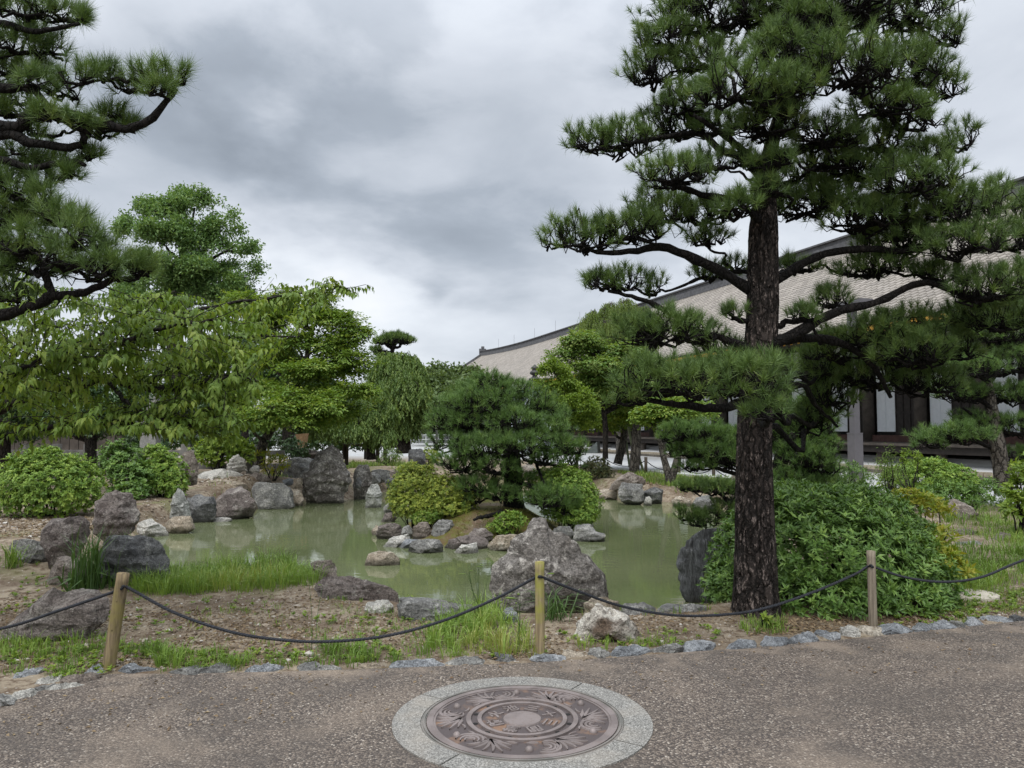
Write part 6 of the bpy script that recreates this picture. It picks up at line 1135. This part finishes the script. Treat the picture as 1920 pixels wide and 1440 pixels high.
pn_ = pn_[polydist(pn_[:, 0], pn_[:, 1], PATHP) < .1]; vv, ff = inst(TRI, pn_, rv(len(pn_)) * (1, 1, .12), np.array([0, 0, 1.]) + .3 * rv(len(pn_)), rng.uniform(.06, .12, len(pn_)), .0035); o = obj('litter', vv, ff, LM['litter'], attr=np.repeat(rng.random(len(pn_)), 3)); o['kind'] = 'stuff'
for k, (p, h, wd) in enumerate(g): blades(p, h, wd, 'grass', 'grass')
blades(clump(pxpts([(770, 1005), (800, 960), (1000, 950), (1080, 985), (960, 1010)], 9000), .3), .03, .012, 'moss', 'moss')
def clumpthing(name, label, cat, cx, cy, n, spread, h, wd, mat, lean=.7, z=None, Y=None):
    p0 = P(cx, cy) if Y is None else D(cx, cy, Y); p0[2] = float(gh(p0[0], p0[1])); th = thing(name, p0, label, cat); p = p0 + rng.normal(size=(n, 3)) * (spread, spread, 0); blades(p, h, wd, mat, 'blade', 'stuff', lean, th); return th
clumpthing('iris_clump', 'upright clump of sword like iris leaves beside the cracked layered rock', 'plant', 168, 1085, 120, .09, .62, .016, 'iris', .35, Y=7.7)
clumpthing('iris_clump', 'second clump of upright iris leaves in front of the purple peaked boulder', 'plant', 215, 1025, 90, .14, .42, .014, 'iris', .35, Y=8.6)
clumpthing('grass_tuft', 'bright arching grass tuft before the white topped boulder at left', 'grass tuft', 22, 1085, 60, .05, .34, .013, 'grass', .9)
clumpthing('grass_tuft', 'arching blue green grass tuft between middle post and massive boulder', 'grass tuft', 1042, 1160, 70, .07, .30, .010, 'iris', 1.1)
clumpthing('plantain_lily', 'low broad leaved clump between brown boulder and cracked rock', 'plant', 165, 1108, 40, .08, .24, .035, 'iris', 1.1)
def seedweed(label, cx, cy, h, n, tipn):
    p0 = P(cx, cy); p0[2] = float(gh(p0[0], p0[1])); th = thing('foxtail_weed', p0, label, 'weed', 'seeding weeds on the near bank'); b = MB(); th2 = []
    for k in range(n):
        d = nrm(np.array([rng.normal() * .25, rng.normal() * .15, 1.])); e = p0 + d * h * rng.uniform(.75, 1.1); q = smoothpath([p0 + rng.normal(size=3) * (.03, .03, 0), (p0 + e) / 2 + rng.normal(size=3) * .01, e, e + (d * .2 + np.array([rng.normal() * .6, 0, .1])) * .07], 10);
        b2 = MB(); b2.tube(np.linspace(q[-3], q[-1] + (q[-1] - q[-3]) * .6, 5), np.array([.002, .006, .007, .006, .002]) * tipn, 6); b2.build('seed_head', LM['grass'], th); b = MB(); b.tube(q, np.linspace(.0022, .0012, 10), 5); b.build('stalk', LM['iris'], th)
    return th
seedweed('foxtail weeds with green seed heads standing left of the middle post', 972, 1215, .40, 4, 1.2)
seedweed('foxtail weed bending in front of the massive boulder right of the post', 1062, 1165, .48, 2, 1.1)
seedweed('dark seeded grass stalks beside the grass clump by the rope', 898, 1150, .42, 7, .6)
seedweed('single tall thin weed before the bare soil left of centre', 590, 1225, .5, 2, .5)
def shoot(label, cx, cy, n, L, h): shrub('seedling', label, 'weed', [(cx, cy, 12, 16, P(cx, cy + 14)[1])], 'bright', L, .35, 5, 'seedlings on the near bank', w=.5, stems=5)
shoot('leafy green seedling growing at the foot of the big pine trunk', 1432, 1165, 20, .05, .2); shoot('leafy shoot on the long low grey tan rock', 768, 1135, 14, .045, .15)
# stones, litter
def pebbles(poly, n, s0, s1, name, mats, keep=None):
    v, f = ico(1); p = pxpts(poly, n)
    if keep is not None: p = clump(p, keep, 2.2, 11)
    n = len(p); s = rng.uniform(s0, s1, n) * (.5 + rng.random(n)); q = nrm(v)[None] * (1 + .25 * rng.normal(size=(n, len(v), 1)) * .6) * np.stack([s, s * rng.uniform(.6, 1, n), s * rng.uniform(.35, .7, n)], -1)[:, None]
    a = rng.random(n) * 6.28; ca, sa = np.cos(a)[:, None], np.sin(a)[:, None]; q = np.stack([q[..., 0] * ca - q[..., 1] * sa, q[..., 0] * sa + q[..., 1] * ca, q[..., 2]], -1) + p[:, None] + np.array([0, 0, .2])[None] * s[:, None, None]
    o = obj(name, q.reshape(-1, 3), (f[None] + np.arange(n)[:, None, None] * len(v)).reshape(-1, 3), mats, attr=np.repeat(rng.random(n), len(v)), smooth=False); o['kind'] = 'stuff'
m, t = newmat('pebble'); pc_ = t.ramp(t.n('ShaderNodeAttribute', attribute_name='v').outputs['Fac'], [(0, (.10, .075, .055)), (.4, (.18, .14, .10)), (.75, (.27, .225, .175)), (.95, (.36, .33, .29)), (1, (.52, .50, .46))]); fin(t, pc_, .9, t.noise(geo(t), 60), .3, .004, .2); PB_ = m
near_soil = [(0, 1262), (0, 1110), (240, 1130), (560, 1105), (660, 1130), (900, 1165), (1000, 1170), (1080, 1150), (1340, 1150), (1420, 1180), (1350, 1210), (1000, 1236), (300, 1258)]
pebbles(near_soil, 3600, .005, .013, 'pebbles', PB_); pebbles(near_soil, 150, .016, .034, 'pebbles', PB_); pebbles([(1640, 1180), (1800, 1120), (1930, 1095), (1930, 1150), (1800, 1172)], 900, .006, .018, 'pebbles', PB_)
pebbles([(0, 1000), (0, 972), (180, 975), (170, 1000), (60, 1012)], 500, .012, .035, 'pebbles', PB_); pebbles([(260, 960), (270, 935), (330, 935), (320, 965)], 300, .012, .03, 'pebbles', PB_); pebbles([(370, 930), (390, 905), (470, 905), (470, 925)], 400, .015, .04, 'pebbles', PB_)
def litter(poly, n, L, keep=None):
    p = pxpts(poly, n)
    if keep is not None: p = clump(p, keep, 1.8, 21)
    n = len(p); Y = rv(n) * (1, 1, .25); vv, ff = inst(tmpl(.55, .12, .1, False), p + (0, 0, .006), Y, np.array([0, 0, 1.]) + .7 * rv(n), L * rng.uniform(.4, 1.2, n)); o = obj('litter', vv, ff, LM['litter'], attr=np.repeat(rng.random(n), 4)); o['kind'] = 'stuff'
rim = []
for i in range(len(POND)):
    a_, b_ = POND[i], POND[(i + 1) % len(POND)]; L_ = np.linalg.norm(b_ - a_); k_ = int(L_ * 34); rim.append(a_ + (b_ - a_) * rng.random(k_)[:, None] + rng.normal(size=(k_, 2)) * .16)
rim = np.vstack(rim); rim = np.column_stack([rim, gh(rim[:, 0], rim[:, 1])]); rim = rim[rim[:, 2] > WZ - .08]
v_, f_ = ico(2); n_ = len(rim); s_ = rng.uniform(.02, .085, n_) * rng.random(n_) ** .5; q_ = nrm(v_)[None] * (1 + .9 * (fbm(nrm(v_)[None] * 1.6 + rng.random((n_, 1, 3)) * 40, 2) - .5))[..., None] * np.stack([s_ * rng.uniform(.8, 1.5, n_), s_, s_ * .6], -1)[:, None] + rim[:, None]
o = obj('pebbles', q_.reshape(-1, 3), (f_[None] + np.arange(n_)[:, None, None] * len(v_)).reshape(-1, 3), PB_, attr=np.repeat(rng.random(n_), len(v_))); o['kind'] = 'stuff'
litter(near_soil, 9000, .034, .40); litter([(1400, 1195), (1450, 1165), (1800, 1130), (1930, 1100), (1930, 1145), (1700, 1175)], 2600, .035); litter([(0, 1010), (0, 965), (200, 970), (330, 935), (330, 965), (170, 1005)], 1600, .06); litter([(640, 885), (660, 862), (780, 870), (750, 890)], 900, .09); litter([(1130, 915), (1180, 890), (1300, 905), (1290, 930), (1210, 915)], 900, .08)
vp = np.vstack([clump(pxpts(front, 200), .50, 2.5, 13), clump(pxpts(near_soil, 500), .55, 2, 17), soft([(1640, 1180), (1720, 1140), (1930, 1100), (1930, 1150), (1800, 1172)], 200), soft([(0, 1130), (60, 1060), (200, 1110), (180, 1200), (0, 1230)], 120)])
vv, ff, aa = leafpack('rosette', vp + (0, 0, .015), np.tile([0, 0, 1.], (len(vp), 1)), .034, 9, tmpl(.55, .06, .2)); o = obj('weeds', vv, ff, LM['bright'], attr=aa); o['kind'] = 'stuff'
pl_ = pxpts([(0, 1330), (350, 1270), (1000, 1250), (1500, 1215), (1920, 1170), (1920, 1260), (1000, 1330), (0, 1400)], 420); pl_[:, 2] = .008; pl_ = pl_[np.hypot(pl_[:, 0] - MC[0], pl_[:, 1] - MC[1]) > MR * 1.4]
vv, ff = inst(tmpl(.5, .10, .1, False), pl_, rv(len(pl_)) * (1, 1, .15), np.array([0, 0, 1.]) + .5 * rv(len(pl_)), rng.uniform(.012, .035, len(pl_))); o = obj('litter', vv, ff, LM['litter'], attr=np.repeat(rng.random(len(pl_)), 4)); o['kind'] = 'stuff'
# ================================================================ small structures in the background
def frame(p0, rot):
    c, s = math.cos(rot), math.sin(rot); return lambda v: np.column_stack([p0[0] + v[:, 0] * c - v[:, 1] * s, p0[1] + v[:, 0] * s + v[:, 1] * c, p0[2] + v[:, 2]])
lp = P(1605, 898); lp = D(1605, 890, 19.0); lp[2] = 0
th = thing('lamp_pole', lp, 'square grey steel lamp pole with a thicker base before the temple', 'lamp pole'); fr = frame(lp, .3)
b = MB(); b.box((-.125, -.125, -.05), (.125, .125, 1.46), fr); b.build('base_box', M['steel'], th); b = MB(); b.box((-.13, -.13, 1.461), (.13, .13, 1.49), fr); b.build('collar', M['steel'], th)
b = MB(); b.box((-.085, -.085, 1.491), (.085, .085, 4.6), fr); b.build('pole', M['steel'], th); b = MB(); b.box((-.2, -.5, 4.601), (.2, .5, 4.75), fr); b.build('lamp_head', M['steel'], th)
sp_ = D(1808, 1110, 8.0); sp_ = P(1815, 1118); th = thing('stepping_stone', sp_, 'round pale stone disc set in the ground below the yellow plant', 'stepping stone'); b = MB(); arcs(b, .001, .26, -.05, .03, c=(sp_[0], sp_[1])); b.build('disc', M['pad'], th)
# plank roofed box with blue sign
p0 = D(560, 858, 25); p0[2] = .25; th = thing('roofed_box', p0, 'weathered box with a sloping plank roof and blue sign by the maple', 'shelter'); fr = frame(p0, -.15)
b = MB(); b.box((.05, -.3, -.3), (.5, .3, .62), fr); b.build('cabinet', M['timber2'], th)
for k in range(7): b = MB(); b.box((-.55 + .18 * k, -.55, .70 - .03 * k), (-.38 + .18 * k, .55, .74 - .03 * k + .008 * (k % 2)), fr); b.build('plank', M['timber2'], th)
for x_ in (-.45, .55): b = MB(); b.tube(fr(np.array([(x_, -.4, -.3), (x_, -.4, .2), (x_, -.4, .66)])), .04, 8); b.build('leg', M['timber'], th)
b = MB(); b.box((.52, -.32, .02), (.54, .1, .36), fr); b.box((.5, -.36, .02), (.78, -.34, .36), fr); b.build('sign', M['blue'], th)
p0 = D(566, 822, 25.2); o = thing('straw_bundle', p0, 'upright brown straw bundle standing on the plank roof', 'straw bundle'); b = MB(); b.tube([p0 + (0, 0, -.45), p0 + (.02, 0, -.1), p0 + (0, 0, .15)], np.array([.10, .16, .22]), 9); b.build('sheaf', M['straw'], o)
p0 = D(525, 858, 23); p0[2] = .25; th = thing('stone_bench', p0, 'low grey stone bench slab beneath the maple', 'bench'); fr = frame(p0, 0); b = MB(); b.box((-.35, -.2, .1), (.35, .2, .2), fr); b.build('seat', M['concrete'], th)
for x_ in (-.25, .2): b = MB(); b.box((x_, -.15, -.2), (x_ + .08, .15, .1), fr); b.build('leg', M['concrete'], th)
for lb, x, yb_, yt in (('short dark wooden post left of the smaller weeping tree', 650, 862, 834), ('short wooden post between the two weeping trees', 708, 856, 838), ('short wooden post right of the smaller weeping tree trunk', 722, 860, 842)):
    p0 = D(x, yb_, 29); p1 = D(x, yt, 29); b = MB(); b.tube([p0 - (0, 0, .2), (p0 + p1) / 2, p1], .07, 8); o = b.build('fence_post', M['farpost'], org=p0); tag(o, lb, 'fence post', 'short posts on the far left bank')
p0 = D(663, 836, 29); th = thing('wooden_bench', p0, 'low wooden bench seen under the smaller weeping tree', 'bench'); fr = frame(p0, .1); b = MB(); b.box((-.45, -.2, 0), (.5, .2, .07), fr); b.build('seat', M['timber2'], th)
for x_ in (-.4, .4): b = MB(); b.box((x_, -.15, -.5), (x_ + .07, .15, -.001), fr); b.build('leg', M['timber2'], th)
p0 = D(819, 852, 34); p1 = D(819, 786, 34); p0[2] = 0; b = MB(); b.tube([p0, (p0 + p1) / 2, p1], .05, 8); o = b.build('thin_pole', M['steel'], org=p0); tag(o, 'thin grey pole in the gravel right of the weeping cherry', 'pole')
p0 = D(812, 826, 60); p0[2] = 0; th = thing('metal_railing', p0, 'white metal railing before the pale far building', 'railing'); fr = frame(p0, 0)
for z_ in (.35, .7, 1.05): b = MB(); b.box((-1.6, -.03, z_), (1.4, .03, z_ + .07), fr); b.build('rail', M['kerb'], th)
for x_ in (-1.6, -.6, .4, 1.34): b = MB(); b.box((x_, .031, 0), (x_ + .07, .09, 1.15), fr); b.build('post', M['kerb'], th)
p0 = np.array([-14.0, 84.0, 0]); th = thing('far_building', p0, 'long low pale building far behind the left trees', 'building'); fr = frame(p0, .05); b = MB(); b.box((-30, 0, -.1), (14, 6, 2.6), fr); b.build('wall', M['farwall'], th)
b = MB(); b.add(fr(np.array([(-31, -.8, 2.6), (15, -.8, 2.6), (15, 3, 4.2), (-31, 3, 4.2), (-31, 6.8, 2.6), (15, 6.8, 2.6)])), [(0, 1, 2, 3), (3, 2, 5, 4)]); b.build('roof', M['ridge'], th)
for k in range(9): b = MB(); b.box((-28 + 4.6 * k, -.05, .9), (-26.4 + 4.6 * k, -.005, 2.0), fr); b.build('window', M['dark'], th)
# stone fence and pillar behind the left shrubs
p0 = D(210, 865, 22); p0[2] = .2; th = thing('stone_fence', p0, 'grey stone rail fence half hidden behind the left bushes', 'fence'); fr = frame(p0, -.06)
for k in range(10): b = MB(); x_ = -4.6 + .95 * k; b.box((x_, -.09, -.3), (x_ + .2, .09, .95), fr); b.build('post', M['concrete'], th)
for z_ in (.25, .62): b = MB(); b.box((-5.2, -.05, z_), (5.0, .05, z_ + .16), fr); b.build('rail', M['concrete'], th)
p0 = D(281, 838, 23.5); p0[2] = .3; th = thing('stone_monument', p0, 'pale square stone pillar on a stepped base under the cherry leaves', 'monument'); fr = frame(p0, .1)
for (a_, z0, z1) in ((.62, -.3, .35), (.46, .35, .62)): b = MB(); b.box((-a_, -a_, z0), (a_, a_, z1), fr); b.build('base_step', M['concrete'], th)
b = MB(); b.box((-.22, -.22, .62), (.24, .22, 2.3), fr); b.build('pillar', M['granite'], th)
p0 = D(85, 830, 26); p0[2] = 0; th = thing('grey_shed', p0, 'grey plank shed wall glimpsed behind the dark tree at left', 'shed'); fr = frame(p0, .05)
for k in range(16): b = MB(); b.box((-2.2 + .3 * k, 0, 0), (-1.92 + .3 * k, .06 + .01 * (k % 2), 2.1), fr); b.build('plank', M['timber2'], th)
b = MB(); b.box((-2.5, -.4, 2.11), (2.9, 1.2, 2.3), fr); b.build('roof', M['ridge'], th)
# small canopy with bronze finial, tent like ramp at the veranda end
p0 = D(1003, 830, 50); p0[2] = 0; th = thing('shrine_canopy', p0, 'small grey walled canopy with dark bronze flame finial in front of the temple roof', 'canopy'); fr = frame(p0, -.3)
b = MB(); b.box((-1.3, -1, 0), (1.3, 1, 3.9), fr); b.build('wall_panel', M['panel'], th); b = MB(); b.box((-1.4, -1.1, 3.901), (1.4, 1.1, 4.08), fr); b.build('eave_band', plain('teal_band', (.20, .34, .36), .5), th)
b = MB(); b.add(fr(np.array([(-1.9, -1.5, 4.085), (1.9, -1.5, 4.085), (1.9, 1.5, 4.085), (-1.9, 1.5, 4.085), (-.3, -.2, 4.75), (.3, -.2, 4.75), (.3, .2, 4.75), (-.3, .2, 4.75)])), [(0, 1, 5, 4), (1, 2, 6, 5), (2, 3, 7, 6), (3, 0, 4, 7), (4, 5, 6, 7), (3, 2, 1, 0)]); b.build('roof', M['bronze'], th)
b = MB(); zc_ = np.linspace(4.75, 5.75, 12); b.tube(fr(np.column_stack([0 * zc_, 0 * zc_, zc_])), np.array([.42, .40, .2, .14, .3, .36, .28, .16, .26, .24, .12, .02]), 10); b.build('finial', M['bronze'], th, smooth=True)
p0 = P(1112, 846); p0 = D(1112, 843, 50); p0[2] = 0; th = thing('covered_ramp', p0, 'grey green covered ramp at the far end of the veranda', 'ramp'); fr = frame(p0, -.3)
b = MB(); b.add(fr(np.array([(-.5, -.5, .0), (.4, -.5, .0), (.4, .5, .0), (-.5, .5, .0), (-.3, -.5, .15), (.35, -.5, .75), (.35, .5, .75), (-.3, .5, .15)])), [(0, 1, 5, 4), (1, 2, 6, 5), (2, 3, 7, 6), (3, 0, 4, 7), (4, 5, 6, 7)]); b.build('cover_sheet', M['tent'], th)
b = MB(); b.tube(fr(np.array([(-.52, -.53, 0), (-.42, -.53, .3), (-.35, -.53, .5)])), .05, 6); b.build('edge_pole', M['kerb'], th)
for lb, a, c_ in (('green bamboo prop leaning on the left slender trunk', (1181, 873, 30), (1172, 812, 30.2)), ('green bamboo prop leaning on the right slender trunk', (1207, 878, 28), (1196, 850, 27.8)), ('upper bamboo prop leaning towards the right slender trunk', (1188, 850, 27.9), (1178, 800, 28.2))):
    p0, p1 = D(*a), D(*c_); p0[2] = min(p0[2], .0) if a[1] > 860 else p0[2]; b = MB(); b.tube([p0, (p0 + p1) / 2, p1], .045, 8); o = b.build('bamboo_prop', M['bamboo'], org=p0); tag(o, lb, 'prop', 'bamboo props of the slender trees')
# a few red leaves caught in the cherry
